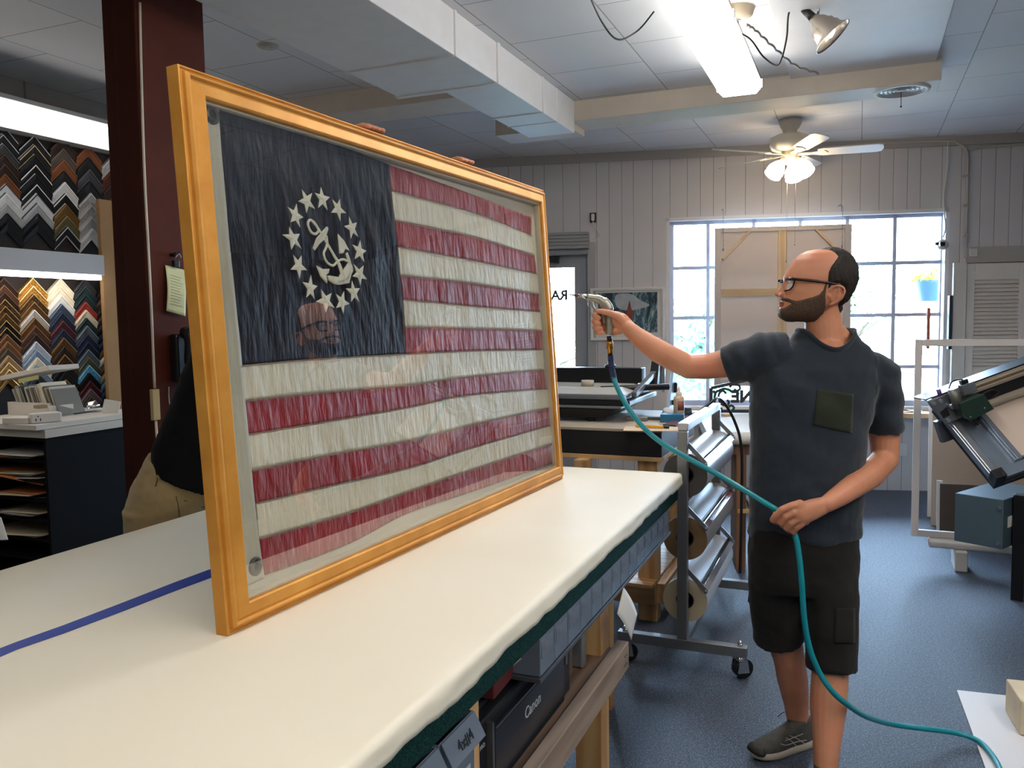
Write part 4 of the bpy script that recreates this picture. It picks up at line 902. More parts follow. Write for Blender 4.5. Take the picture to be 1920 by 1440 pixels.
cpn = pil(323, 478, .006); q = MB(RM @ M.Translation(cpn)); q.cyl((-.006, 0, 0), (.016, 0, 0), .008); q.sph((.018, 0, 0), .010); q.tube(spline([(.016, 0, 0), (.03, .01, .012), (.03, .016, .0)], 5), .002, 6); thing(q, 'wall_hook', BLACKM, 'small dark hook on the pillar above the binder clip', 'hook', loc=RM @ cpn)
# wall phone
pc = pil(338, 670, 0); 
e = empty('wall_phone', RM @ pc, 'black wall telephone on the dark red pillar', 'telephone', mx=RM); T = RM @ M.Translation(pc)
PHB = mat('phone_black', '1a1c20', .3)
q = MB(T); q.bx(.001, .045, -.06, .16, -.10, .10); q.build('phone_base', PHB, e, bevel=.01, seg=3)
q = MB(T); q.bx(.045, .049, .02, .15, .03, .085); q.build('display', mat('phone_display', '2a3a40', .2), e, bevel=.002)
q = MB(T)
for i in range(3):
    for j in range(4): q.bx(.045, .049, .03+i*.035, .055+i*.035, -.08+j*.026, -.062+j*.026)
q.build('keypad', mat('phone_keys', '33363c', .4), e)
q = MB(T); q.tube(spline([(.055, -.03, .105), (.088, -.03, .098), (.094, -.03, .05), (.088, -.03, 0), (.094, -.03, -.05), (.088, -.03, -.098), (.055, -.03, -.105)], 5), [.024]*3+[.030]*5+[.027]*15+[.030]*5+[.024]*3, 14, flat=(1, 1)); q.build('handset', PHB, e)
q = MB(T); cpts = spline([(.06, -.035, -.11), (.06, -.05, -.17), (.06, .0, -.26), (.05, -.01, -.34), (.04, .03, -.22), (.04, .06, -.11)], 40)
fr_ = [p+V((.0075*cos(i*1.15), .0075*sin(i*1.15), 0)) for i, p in enumerate(cpts)]; q.tube(fr_, .0026, 5); q.build('coiled_cord', PHB, e)
q = MB(T); q.tube(spline([(.004, -.075, -.12), (.006, -.075, -.2), (.006, -.03, -.33), (.004, -.02, -.40)], 6), .002, 6); q.build('line_cord', mat('cable_offwhite', 'c9bfae', .5), e)
# ================================================================ workbench with the heat press
BV, BU, BZ = -.90, 4.07, 1.0
wb = empty('workbench', room(-1.6, 4.6, 0), 'timber workbench with a deep black apron beyond the worktable', 'workbench', mx=RM)
APR = mat('black_apron', '1a1a1c', .55, var=.15, vscale=6)
q = MB(RM); q.bx(-2.45, BV, BU, 4.95, .86, .985); q.build('apron', APR, wb, bevel=.003)
q = MB(RM); q.bx(-2.46, BV+.005, BU-.006, 4.96, .985, 1.0); q.build('top_board', mat('bench_top', 'a89c8c', .6, var=.1), wb, bevel=.002)
q = MB(RM); q.bx(-2.45, BV-.001, BU-.004, BU+.03, .838, .86); q.bx(BV-.03, BV+.002, BU, 4.95, .838, .86); q.build('bottom_trim', PINEX, wb, bevel=.002)
for v, u in ((-1.03, 4.10), (-1.03, 4.84), (-2.35, 4.10), (-2.35, 4.84)):
    q = MB(RM); q.bx(v, v+.10, u, u+.09, 0, .84); q.build('leg', PINE, wb, bevel=.004)
for v, u in ((-1.34, 4.0),):
    q = MB(RM); q.bx(v, v+.07, u, u+.09, 0, .84); q.build('leg', PINE, wb, bevel=.004)
q = MB(RM); q.bx(-2.35, -.93, 4.0, 4.9, .205, .225); q.build('lower_shelf', PINEX, wb, bevel=.002)
q = MB(RM); q.bx(-2.35, -.93, 4.065, 4.10, .10, .205); q.build('shelf_rail', PINEX, wb, bevel=.003)
q = MB(RM); q.bx(-.93, -.89, 4.1, 4.9, .10, .205); q.bx(-.93, -.89, 4.06, 4.9, .56, .70); q.bx(-2.3, -1.03, 4.07, 4.1, .60, .66); q.build('side_rail', PINEY, wb, bevel=.003)
# heat press
e = empty('heat_press', room(-1.6, 4.6, BZ), 'big black and grey dry mounting press on the workbench', 'press', mx=RM)
PRG = mat('press_grey', '6f7278', .4, .3); PRL = mat('press_platen', 'a9a9a4', .45); PBL = mat('press_blue_grey', '8fa3bd', .4, .2)
q = MB(RM); q.add([(-2.25, 4.30, 1.02), (-1.26, 4.30, 1.02), (-1.20, 4.28, 1.075), (-2.3, 4.28, 1.075), (-2.25, 4.85, 1.02), (-1.26, 4.85, 1.02), (-1.20, 4.93, 1.075), (-2.3, 4.93, 1.075)], [(0, 1, 2, 3), (5, 4, 7, 6), (1, 5, 6, 2), (4, 0, 3, 7), (3, 2, 6, 7), (4, 5, 1, 0)])
for v in (-2.2, -1.35):
    for u in (4.34, 4.82): q.cyl((v, u, 1.0), (v, u, 1.02), .03)
q.build('base', BLACKM, e, bevel=.004)
q = MB(RM); q.bx(-2.3, -1.16, 4.27, 4.93, 1.077, 1.090); q.build('tray_rim', PRG, e, bevel=.003)
q = MB(RM); q.bx(-2.3, -1.12, 4.29, 4.93, 1.092, 1.118); q.build('lower_platen', BLACKM, e, bevel=.003)
q = MB(RM); q.bx(-2.3, -1.15, 4.30, 4.93, 1.120, 1.150); q.build('upper_platen', PRG, e, bevel=.006)
q = MB(RM); q.add([(-2.3, 4.30, 1.150), (-1.15, 4.30, 1.150), (-1.15, 4.93, 1.150), (-2.3, 4.93, 1.150), (-2.3, 4.42, 1.178), (-1.22, 4.42, 1.178), (-1.22, 4.93, 1.178), (-2.3, 4.93, 1.178)], [(0, 1, 5, 4), (1, 2, 6, 5), (4, 5, 6, 7), (2, 3, 7, 6), (3, 0, 4, 7), (3, 2, 1, 0)]); q.build('platen_cover', PRL, e, bevel=.004)
q = MB(RM); q.bx(-2.35, -1.17, 4.76, 4.86, 1.18, 1.268); q.build('cross_beam', BLACKM, e, bevel=.004)
q = MB(RM @ M.Translation((-1.37, 4.80, 1.268))); q.lathe([(.0, .0), (.035, 0), (.035, .012), (.028, .02), (.015, .02), (.015, .045), (0, .045)], 20); q.build('pressure_knob', BLACK, e)
q = MB(RM); q.beam((-1.13, 4.42, 1.14), (-1.10, 4.84, 1.25), .03, .03); q.build('lift_arm', PRG, e, bevel=.003)
q = MB(RM); q.prism([(4.74, 1.16), (4.92, 1.16), (4.94, 1.30), (4.90, 1.335), (4.80, 1.30)], -.025, .025, M.Translation((-1.10, 0, 0)) @ M(((0, 0, 1, 0), (1, 0, 0, 0), (0, 1, 0, 0), (0, 0, 0, 1)))); q.build('hinge_bracket', BLACKM, e, bevel=.003)
q = MB(RM); q.bx(-1.072, -1.055, 4.86, 4.88, 1.12, 1.31); q.build('guide_strip', ALU, e)
q = MB(RM); q.prism([(4.80, 1.0), (5.02, 1.0), (5.06, 1.27), (4.99, 1.29), (4.93, 1.19), (4.86, 1.08)], -.008, .008, M.Translation((-1.03, 0, 0)) @ M(((0, 0, 1, 0), (1, 0, 0, 0), (0, 1, 0, 0), (0, 0, 0, 1)))); sp_ = q.build('side_plate', PBL, e, bevel=.003)
q = MB(RM); q.bx(-1.02, -1.0, 5.0, 5.05, 1.24, 1.28); q.bx(-1.02, -1.0, 4.95, 5.0, 1.11, 1.17); q.bx(-1.02, -1.0, 4.9, 4.93, 1.04, 1.07); q.build('latch', BLACKM, sp_, bevel=.002)
q = MB(RM); q.cyl((-1.33, 4.46, 1.165), (-.99, 4.66, 1.17), .018, n=14); q.build('handle', BLACK, e)
q = MB(RM @ M.Translation((-1.42, 4.50, 1.18))); q.lathe([(.026, 0), (.036, 0), (.036, .032), (.026, .032), (.026, 0)], 20); thing(q, 'tape_roll', mat('masking_roll', 'b3a896', .7), 'small roll of tape standing on the press', 'tape roll', loc=RM @ V((-1.42, 4.50, 1.18)))
# clutter on the bench
def bpt(px, py, z=BZ): return atZ(px, py, z)
p = bpt(1273, 787); e = empty('glue_bottle', p, 'beige squeeze bottle with a pointed cap on the workbench', 'bottle', mx=RM); T = M.Translation(p)
q = MB(T); q.lathe([(0, .002), (.028, .002), (.030, .006), (.030, .115), (.026, .128), (.016, .134), (0, .134)], 24); q.build('bottle_body', mat('bottle_beige', 'c9ae94', .45), e)
q = MB(T); q.lathe([(.017, .134), (.017, .150), (.011, .154), (.009, .168), (.003, .185), (0, .185)], 16); q.build('cap', mat('bottle_cap', 'd9cdbc', .4), e)
q = MB(T @ M.Rotation(2.1, 4, 'Z')); q.grid(lambda i, j: (.0305*cos(2.2+i*1.3), .0305*sin(2.2+i*1.3), .055+.05*j), 10, 2); q.build('label', mat('bottle_label', '8d5048', .6), e, solid=.0006)
p = toroom(bpt(1238, 792)); q = MB(RM @ M.Translation((p.x, p.y, BZ+.001)) @ M.Rotation(radians(10), 4, 'Z')); q.bx(0, .125, 0, .08, 0, .042); bb = thing(q, 'blue_box', mat('teal_blue_box', '1f6f96', .5), 'teal blue carton on the workbench beside the bottle', 'box', bevel=.002)
p = toroom(bpt(1192, 803)); T = RM @ M.Translation((p.x, p.y, BZ+.006)) @ M.Rotation(radians(-4), 4, 'Z'); e = empty('utility_knife', T @ V((.08, 0, -.005)), 'yellow utility knife lying on the workbench', 'knife', mx=RM)
q = MB(T); q.prism([(0, -.008), (.14, -.011), (.148, 0), (.14, .011), (0, .008)], 0, .014); q.build('knife_body', mat('knife_yellow', 'e0a21c', .4), e, bevel=.003)
q = MB(T); q.prism([(.149, -.009), (.175, -.006), (.175, .006), (.149, .009)], .0, .013); q.build('knife_end', BLACK, e, bevel=.002)
p = toroom(bpt(1215, 807)); q = MB(RM @ M.Translation((p.x, p.y, BZ+.0015)) @ M.Rotation(.2, 4, 'Z')); q.bx(-.12, .16, -.04, .12, 0, .002); thing(q, 'paper_sheet', mat('buff_paper', 'd8c3a6', .8), 'buff paper sheet under the yellow knife on the bench', 'paper')
q = MB(RM); a, b = toroom(bpt(1262, 800)), toroom(bpt(1306, 778)); q.beam((a.x-.02, a.y, BZ+.006), (b.x-.0, b.y, BZ+.006), .07, .009); thing(q, 'rubber_mat', mat('maroon_mat', '5b3a40', .8), 'narrow maroon mat along the right edge of the workbench', 'mat', bevel=.003)
rnd = random.Random(21)
for k, (px, py, w, d, h, c, lb) in enumerate(((1225, 787, .16, .06, .018, '55504c', 'dark flat tool tray on the bench behind the yellow knife'), (1252, 781, .06, .05, .05, 'dfe3ea', 'crumpled white tissue on the bench beside the bottle'), (1195, 789, .12, .05, .02, '77716a', 'grey steel ruler and clips pile by the press base'), (1290, 781, .05, .04, .045, '3c4653', 'small dark jar behind the beige bottle'))):
    p = toroom(bpt(px, py)); T = RM @ M.Translation((p.x, p.y, BZ+.001)); q = MB(T)
    if k == 1: q.sph((0, 0, .026), .026, (1.3, 1, .95), 14, 9); q.v = [v+V((rnd.gauss(0, .003), rnd.gauss(0, .003), rnd.gauss(0, .002))) for v in q.v]
    elif k == 3: q.lathe([(0, 0), (.022, 0), (.024, .03), (.018, .038), (.02, .04), (.02, .05), (0, .05)], 16)
    else: q.prism([(-w/2, -d/2), (w/2, -d/2+.01), (w/2-.01, d/2), (-w/2, d/2)], 0, h)
    thing(q, ['tool_tray', 'tissue', 'steel_ruler', 'dark_jar'][k], mat('clutter_'+c, c, .5), lb, ['tray', 'tissue', 'ruler', 'jar'][k], bevel=0 if k in (1, 3) else .003)
# ================================================================ roll rack on castors
RV, RU0, RU1 = -.698, 3.58, 4.50
rk = empty('roll_rack', room(RV, 4.0, 0), 'grey steel rack on castors holding three paper rolls', 'rack', mx=RM)
STG = mat('rack_grey', '84868a', .4, .55, var=.05)
for u, l0, l1 in ((RU0, -.99, -.42), (RU1, -.86, -.46)):
    q = MB(RM); q.bx(l0, l1, u-.022, u+.022, .095, .14); q.build('base_bar', STG, rk, bevel=.003)
    q = MB(RM); q.bx(RV-.022, RV+.022, u-.02, u+.02, .14, 1.065); q.build('upright', STG, rk, bevel=.003)
q = MB(RM); q.bx(RV-.022, RV+.022, RU0+.0, RU1, 1.066, 1.10); q.build('top_rail', ALU, rk, bevel=.002)
q = MB(RM); q.bx(RV-.018, RV+.018, RU0+.022, RU1-.022, .10, .135); q.build('spreader_bar', STG, rk, bevel=.002)
for k, (v, u) in enumerate(((-.96, RU0), (-.45, RU0), (-.83, RU1), (-.49, RU1))):
    q = MB(RM); q.cyl((v, u, .075), (v, u, .095), .022); q.cyl((v, u, .14), (v, u, .152), .012); q.sph((v, u, .153), .011); cs = q.build('castor', CHROME, rk)
    TC = RM @ M.Translation((v, u, 0)) @ M.Rotation(radians((38, 42, 20, 60)[k]), 4, 'Z'); q = MB(TC); q.prism([(-.028, .03), (.03, .025), (.02, .08), (-.02, .08)], .0, .004, M(((1, 0, 0, 0), (0, 0, 1, -.027), (0, 1, 0, 0), (0, 0, 0, 1)))); q.prism([(-.028, .03), (.03, .025), (.02, .08), (-.02, .08)], .0, .004, M(((1, 0, 0, 0), (0, 0, 1, .023), (0, 1, 0, 0), (0, 0, 0, 1)))); q.bx(-.02, .02, -.027, .027, .078, .084); q.build('castor_fork', CHROME, rk)
    q = MB(TC); q.cyl((0.012, -.019, .042), (.012, .019, .042), .042, n=24); q.build('castor_wheel', BLACK, cs)
def roll(z, r, body, end, name, label, cutter=True):
    e = empty('paper_roll', room(RV, RU0+.03, z), label, 'paper roll', 'paper rolls on the rack', mx=RM)
    rot = RM @ M.Translation((RV, RU0+.05, z)) @ M.Rotation(-pi/2, 4, 'X'); L = RU1-RU0-.10
    q = MB(rot); q.lathe([(r, 0), (r, L)], 48); q.build('roll_surface', body, e)
    q = MB(rot); q.lathe([(.04, 0), (r, 0)], 48, smooth=False); q.build('roll_end', end, e)
    q = MB(rot); q.lathe([(.04, L), (r, L)], 48, smooth=False); q.build('roll_end', end, e)
    q = MB(rot); q.lathe([(.04, 0), (.034, .0), (.034, L), (.04, L)], 28); q.build('core', mat('roll_core', '3a2f28', .8), e)
    a = radians(35); cx, cz = (r+.012)*cos(a), (r+.012)*sin(a)
    q = MB(RM); q.beam((RV+cx, RU0+.03, z+cz), (RV+cx, RU1-.03, z+cz), .006, .03, up=(cos(a+1.57), 0, sin(a+1.57))); q.build('cutter_bar', CHROME, rk, bevel=.001)
    q = MB(RM); q.beam((RV+cx-.018, RU0+.03, z+cz+.012), (RV+cx-.018, RU1-.03, z+cz+.012), .008, .012); q.build('cutter_edge', BLACKM, rk)
    for u in (RU0+.026, RU1-.026):
        q = MB(RM); q.beam((RV, u, z+r+.06), (RV+cx+.008, u, z+cz-.006), .004, .02); q.sph((RV+cx+.006, u-.006, z+cz-.006), .009); q.build('cutter_arm', STG, rk)
    q = MB(RM); q.cyl((RV, RU0, z), (RV, RU1, z), .012); q.build('roll_axle', STEEL, rk)
    return e
roll(.862, .098, mat('grey_film', '8e9096', .35), mat('grey_film_end', '5b5752', .7), 'a', 'grey film roll, topmost of the three on the rack')
roll(.578, .098, mat('brown_grey_paper', '8b8079', .5), mat('kraft_end', '8f7350', .8), 'b', 'brown grey paper roll in the middle of the rack')
roll(.297, .099, mat('white_roll', 'd2d6de', .45), mat('cream_end', 'd5c5a4', .8), 'c', 'white paper roll at the bottom of the rack')
q = MB(RM); q.tube(spline([(RV-.125, 4.2, .70), (RV-.12, 4.2, .98), (RV, 4.33, 1.118), (RV+.03, 4.47, 1.12), (RV+.09, 4.54, 1.0), (RV+.125, 4.56, .84), (RV+.125, 4.57, .5), (RV+.12, 4.57, .16)], 8), .008, 8)
thing(q, 'black_hose', BLACK, 'black hose looped over the top of the roll rack', 'hose')
# ================================================================ white covered table under the window
TO = atZ(1300, 812, .86); T = M.Translation((TO.x, TO.y, 0)) @ M.Rotation(-WA, 4, 'Z')
e = empty('window_table', TO, 'white covered timber table standing under the shop window', 'table', mx=WM)
WTC = mat('white_vinyl', 'e6e4e0', .5, var=.02)
q = MB(T); q.bx(.08, .95, .03, 1.1, .80, .868); q.cyl((.08, .03, .828), (.95, .03, .828), .04, n=24); q.build('white_cover', WTC, e)
q = MB(T); q.bx(.09, .94, .06, 1.1, .72, .798); q.build('frame', DARKW, e, bevel=.003)
for x in (.10, .26, .44, .88):
    q = MB(T); q.bx(x, x+.06 if x < .3 else x+.012, .06, .4, 0, .72); q.build('leg', DARKW if x > .2 else PINE, e, bevel=.002)
q = MB(T); q.bx(.27, .46, .05, .6, .36, .385); q.bx(.33, .50, -.03, .0, .29, .385); q.build('shelf', PINEX, e, bevel=.002)
q = MB(T); q.bx(.3, 1.2, .06, .08, .0, .72)
q = MB(T); q.bx(.34, .44, .06, .5, .387, .41); thing(q, 'paper_stack', mat('dark_papers', '7d7068', .8), 'stack of papers on the shelf of the window table', 'papers', bevel=.003)
q = MB(T); q.bx(.335, .50, -.034, -.031, .27, .40); thing(q, 'white_notice', PAPER, 'white sheet hanging from the shelf of the window table', 'paper')
q = MB(T); q.bx(.44, .56, .03, .05, .62, .70); thing(q, 'red_card', mat('red_card', 'b3303a', .6), 'small red card under the window table top, beside the man', 'card', bevel=.002)
# wrought iron sign standing on the table against the window light
a = T.inverted() @ atP(1333, 768, T @ V((0, .95, 0)), WN); SX = a.x; IR = mat('wrought_iron', '33363e', .5, .4)
e = empty('iron_sign', T @ V((SX+.3, .95, .869)), 'wrought iron sign with scrolls and letters standing before the window', 'sign', mx=WM)
TS = T @ M.Translation((SX, .95, .872)) @ M.Rotation(pi/2, 4, 'X')
q = MB(TS); FP = [(0, .02), (.0, .185), (.13, .215), (.30, .255), (.47, .215), (.60, .185), (.60, .02), (0, .02)]
for i in range(7): q.beam((FP[i][0], FP[i][1], 0), (FP[i+1][0], FP[i+1][1], 0), .022, .018, up=(0, 0, 1))
for x in (.05, .55): q.bx(x-.02, x+.02, 0, .02, -.03, .03)
q.build('sign_frame', IR, e)
q = MB(TS)
for sg, x0 in ((1, 0), (-1, .6)):
    X = lambda x: x0+sg*x
    for pts in ([(.105, .145), (.085, .165), (.06, .15), (.055, .11), (.075, .07), (.11, .06), (.125, .085), (.11, .1)], [(.015, .165), (.03, .155), (.05, .165), (.09, .18), (.13, .17), (.14, .155)], [(.035, .16), (.025, .12), (.03, .07), (.05, .04), (.08, .035)], [(.13, .19), (.15, .21), (.19, .205), (.2, .18), (.18, .165), (.16, .178)], [(.12, .045), (.14, .06), (.16, .045), (.15, .025)]):
        q.tube([(p.x, p.y, 0) for p in spline([(X(a), b, 0) for a, b in pts], 6)], .0085, 8)
q.build('scrollwork', IR, e)
text('sign_letters', 'NE', .115, TS @ M.Translation((.215, .120, 0)) @ M.Diagonal((-1, 1, 1, 1)), IR, e, ext=.005, bold=.006)
q = MB(T); q.bx(SX+.04, SX+.14, .82, .9, .869, .885); thing(q, 'wood_offcut', PINEX, 'small wood offcut lying before the iron sign', 'wood', bevel=.003)
# ================================================================ stretched canvas hung backwards in the window
def canvas_mat():
    t = NT('canvas_back'); t.n.remove(t.b); co = t.coord('Object'); n = t.noise(co, 300, 2)
    d = t.node('ShaderNodeBsdfDiffuse', Color=lin('cbbbb0')); tr = t.node('ShaderNodeBsdfTranslucent', Color=lin('c4b6ac')); mx = t.node('ShaderNodeMixShader', Fac=.22)
    t.link(d, 0, mx, 1); t.link(tr, 0, mx, 2); t.link(mx, 0, t.out, 'Surface'); return t.m
K0 = atW(1340, 427, .16); K1 = atW(1597, 421, .16); KX0, KX1, KZ1, KZ0 = K0.x, K1.x, (K0.z+K1.z)/2, .95; KY = -.16
e = empty('canvas_painting', WM @ V(((KX0+KX1)/2, KY, KZ0)), 'large stretched canvas hung back to front in the window', 'canvas', mx=WM)
STW = wood('stretcher_pine', 'cbb08c', 'dcc6a4', 5, 'X'); STV = wood('stretcher_pine_upright', 'cbb08c', 'dcc6a4', 5, 'Z')
q = MB(WM); q.bx(KX0, KX1, KY+.012, KY+.016, KZ0, KZ1); q.build('canvas_cloth', canvas_mat(), e)
q = MB(WM); w_ = .07; q.bx(KX0, KX0+.055, KY-.012, KY+.011, KZ0, KZ1); q.bx(KX1-.055, KX1, KY-.012, KY+.011, KZ0, KZ1); q.bx(KX0+.055, KX1-.055, KY-.012, KY+.011, KZ1-.04, KZ1); q.bx(KX0+.055, KX1-.055, KY-.012, KY+.011, KZ0, KZ0+.055)
q.build('folded_edge', mat('primed_edge', 'cfc9c8', .7), e, bevel=.002)
xm = atW(1467, 500, .16).x; zm = atW(1400, 548, .16).z
q = MB(WM); q.bx(xm-.038, xm+.038, KY-.01, KY+.008, KZ0+.055, KZ1-.04); q.build('upright_brace', STV, e, bevel=.002)
q = MB(WM); q.bx(KX0+.055, xm-.04, KY-.009, KY+.008, zm-.035, zm+.03); q.bx(xm+.04, KX1-.055, KY-.009, KY+.008, zm-.035, zm+.03); q.build('cross_brace', STW, e, bevel=.002)
for sx, sz in ((1, 1), (-1, 1), (1, -1), (-1, -1)):
    cx = KX0+.05 if sx > 0 else KX1-.05; cz = KZ1-.035 if sz > 0 else KZ0+.05
    q = MB(WM); q.beam((cx+sx*.02, KY-.002, cz-sz*.24), (cx+sx*.25, KY-.002, cz-sz*.0), .018, .055, up=(0, 1, 0)); q.build('corner_brace', STW, e, bevel=.001)
for px in (1356, 1579):
    a = atW(px, 402, .16).x; q = MB(WM)
    zt = WZ1+.02; zb = KZ1-.18
    nl = int((zt-zb)/.02)
    for k in range(nl):
        ax_ = V((1, 0, 0)) if k % 2 else V((0, 1, 0)); c = V((a, KY-.02, zb+.01+k*.02)); q.tube([c+ax_*.005*cos(2*pi*i/8)+V((0, 0, .0125*sin(2*pi*i/8))) for i in range(8)], .0014, 5, closed=True)
    q.cyl((a, KY-.02, zb), (a, KY-.006, zb-.02), .006, n=8); q.tube([(a, 0, zt+.03), (a, KY*.6, zt+.03), (a, KY-.02, zt)], .003, 6); q.build('hanging_chain', STEEL, e)
q = MB(WM); 
for px in (1466, 1478): a = atW(px, 402, .2).x; q.cyl((a, -.2, 2.2), (a, -.2, 2.6), .001, n=5)
# ================================================================ framed painting on the wall
A0, A1 = atW(1107, 541), atW(1245, 636)
ax0, ax1, az0, az1 = A0.x, A1.x, A1.z-.005, A0.z
e = empty('framed_painting', WM @ V(((ax0+ax1)/2, -.03, az0)), 'white framed abstract painting in dark teal with a red figure shape', 'painting', mx=WM)
q = MB(WM); pr = [(0, 0), (0, -.035), (.006, -.038), (.024, -.034), (.026, -.02), (.026, 0)]; vs = []
for w_, d_ in pr: vs += [(ax0+w_, d_, az0+w_), (ax1-w_, d_, az0+w_), (ax1-w_, d_, az1-w_), (ax0+w_, d_, az1-w_)]
q.add(vs, [(4*i+k, 4*i+(k+1) % 4, 4*((i+1) % 6)+(k+1) % 4, 4*((i+1) % 6)+k) for i in range(6) for k in range(4)]); q.build('picture_frame', mat('frame_white', 'dcd8d6', .5), e)
q = MB(WM); q.bx(ax0+.02, ax1-.02, -.018, -.012, az0+.02, az1-.02); q.build('mount', mat('mount_white', 'd8d3d0', .8), e)
def art_mat():
    t = NT('abstract_painting'); co = t.coord('Object'); n = t.noise(co, 3.2, 3)
    w = t.node('ShaderNodeTexNoise', Scale=5.5, Detail=2, Distortion=2.5); co2 = t.coord('Object', (1.6, 1, .55), (0, .3, 0)); t.link(co2, 0, w, 'Vector')
    r = t.ramp(w, 'Fac', [(.34, '0f1c26'), (.42, '1d3a48'), (.47, '4a7480'), (.52, '16303f'), (.58, '86a4a8'), (.64, '28505c'), (.72, 'b9c2c0')]); t.link(r, 'Color', t.b, 'Base Color'); t.b.inputs['Roughness'].default_value = .6; return t.m
px0, px1, pz0, pz1 = ax0+.072, ax1-.06, az0+.068, az1-.045
q = MB(WM); q.bx(px0, px1, -.022, -.0185, pz0, pz1); pc_ = q.build('picture', art_mat(), e)
pw, ph = px1-px0, pz1-pz0
def blobp(pts, mt, nm, y=-.0226):
    P = spline([(px0+a*pw, y, pz0+b*ph) for a, b in pts], 5, True); mm = MB(WM); mm.add(P, [tuple(range(len(P)))]); mm.build(nm, mt, pc_, solid=.0006, recalc=False)
blobp([(.30, .93), (.42, .98), (.58, .95), (.72, .8), (.87, .68), (.72, .6), (.55, .56), (.36, .6), (.29, .75)], mat('painted_white', 'a9aeb4', .6, var=.15, vscale=14), 'white_shape')
blobp([(.535, .80), (.50, .62), (.47, .45), (.48, .3), (.57, .33), (.59, .48), (.56, .62)], mat('painted_red', '8a3a2c', .6, var=.2, vscale=20), 'red_shape', -.0233)
blobp([(.49, .25), (.53, .27), (.55, .14), (.52, .12)], mat('painted_white', 'a9aeb4', .6), 'white_shape', -.0233)
# ================================================================ white open frame on a stand, boards, mat cutter
e = empty('open_frame', room(.35, 5.70, .17), 'tall white empty frame propped on a low stand at the right', 'frame', mx=RM)
q = MB(RM); v0, v1, zb, zt = .325, 1.0, .17, 1.405; w_ = .042
for x0, x1, z0, z1 in ((v0, v0+w_, zb, zt), (v1-w_, v1, zb, zt), (v0+w_, v1-w_, zt-w_, zt), (v0+w_, v1-w_, zb, zb+w_)): q.bx(x0, x1, 5.685, 5.71, z0, z1)
q.build('frame_bars', mat('frame_offwhite', 'cdc6c2', .5), e, bevel=.003)
e = empty('frame_stand', room(.7, 5.62, 0), 'low off-white rounded stand carrying the empty white frame', 'stand', mx=RM)
q = MB(RM); q.bx(.42, 1.0, 5.60, 5.72, .125, .168); q.build('stand_rail', mat('stand_white', 'd2cdc6', .5), e, bevel=.014, seg=4)
for v in (.56, .9): q = MB(RM); q.prism([(v, 5.56), (v+.07, 5.56), (v+.07, 5.78), (v, 5.78)], 0, .124); q.build('stand_foot', mat('stand_white', 'd2cdc6', .5), e, bevel=.008)
def board(pl, pr_, zt, zb, U, mt, label, lean=.06):
    d0 = vat(pl[0], pl[1], U); d1 = vat(pr_[0], pr_[1], U); mm = MB(RM)
    mm.add([(d0, U, zb), (d1, U, zb), (d1, U+lean, zt), (d0, U+lean, zt), (d0, U+.012, zb), (d1, U+.012, zb), (d1, U+lean+.012, zt), (d0, U+lean+.012, zt)], [(0, 1, 2, 3), (5, 4, 7, 6), (1, 5, 6, 2), (4, 0, 3, 7), (3, 2, 6, 7), (4, 5, 1, 0)])
    return thing(mm, 'leaning_board', mt, label, 'board', 'boards leaning behind the mat cutter')
board((1741, 860), (1990, 860), .90, 0.002, 7.04, mat('white_edge_board', 'e4e0dc', .7), 'white board, hindmost of the sheets behind the mat cutter')
board((1748, 860), (1990, 860), .86, .002, 6.75, mat('peach_board', 'cdb7a2', .8), 'large tan board leaning behind the empty frame')
board((1763, 950), (1990, 950), .375, .002, 6.38, mat('brown_board', '54473e', .85), 'low dark brown board leaning in front of the tan board')
board((1757, 950), (1768, 950), .385, .002, 6.44, mat('white_edge_board', 'e4e0dc', .7), 'narrow white board edge behind the dark brown board')
# mat cutter: long axis cw, down the slope cd, off the surface cn
cw = V((.943, 0, .334)).normalized(); cdn = V((.231, -.721, -.651)).normalized(); cnn = cdn.cross(cw).normalized()
if cnn.z < 0: cnn = -cnn
P0 = atY(1745, 757, 4.84)
CM_ = M(((cw.x, -cdn.x, cnn.x, P0.x), (cw.y, -cdn.y, cnn.y, P0.y), (cw.z, -cdn.z, cnn.z, P0.z), (0, 0, 0, 1)))   # x along, y up the slope, z off the surface
e = empty('mat_cutter', P0-V((0, 0, P0.z)), 'large tilted mat cutting machine at the right edge', 'mat cutter')
CL_ = .85; BLG = mat('cutter_blue_grey', '8b98a6', .35, .6); GRN = mat('cutter_green', '20382f', .4); CBM = mat('cutter_board', 'd9c5b6', .7); BEI = mat('cutter_beige', 'b7ab98', .4, .3)
q = MB(CM_); q.bx(.22, CL_, -.50, -.06, -.03, -.004); q.build('backing_board', CBM, e, bevel=.002)
q = MB(CM_); q.bx(.0, CL_, -.60, -.02, -.06, -.032); q.build('bed', BLACKM, e, bevel=.003)
q = MB(CM_); q.bx(.03, .20, -.57, -.02, -.03, -.015); q.bx(.0, CL_, -.585, -.52, -.03, .0); q.build('side_tray', BLG, e, bevel=.003)
q = MB(CM_); q.bx(.0, .06, -.545, .02, -.03, .018); q.bx(.012, .05, -.545, .02, .018, .024); q.build('guide_rail', ALU, e, bevel=.003)
q = MB(CM_); q.bx(.165, .21, -.52, -.02, -.03, .012); q.bx(.177, .19, -.52, -.02, .012, .02); q.build('clamp_rail', BLG, e, bevel=.003)
q = MB(CM_); q.bx(-.0, .06, -.60, -.546, -.03, .05); q.cyl((.03, -.56, .05), (.03, -.56, .054), .01); q.cyl((.03, -.585, .05), (.03, -.585, .054), .01); q.build('end_bracket', BLACK, e, bevel=.004)
q = MB(CM_); q.bx(.21, CL_, -.06, -.045, -.03, .006); q.build('scale_rule', mat('rule_dark', '3a3330', .5), e)
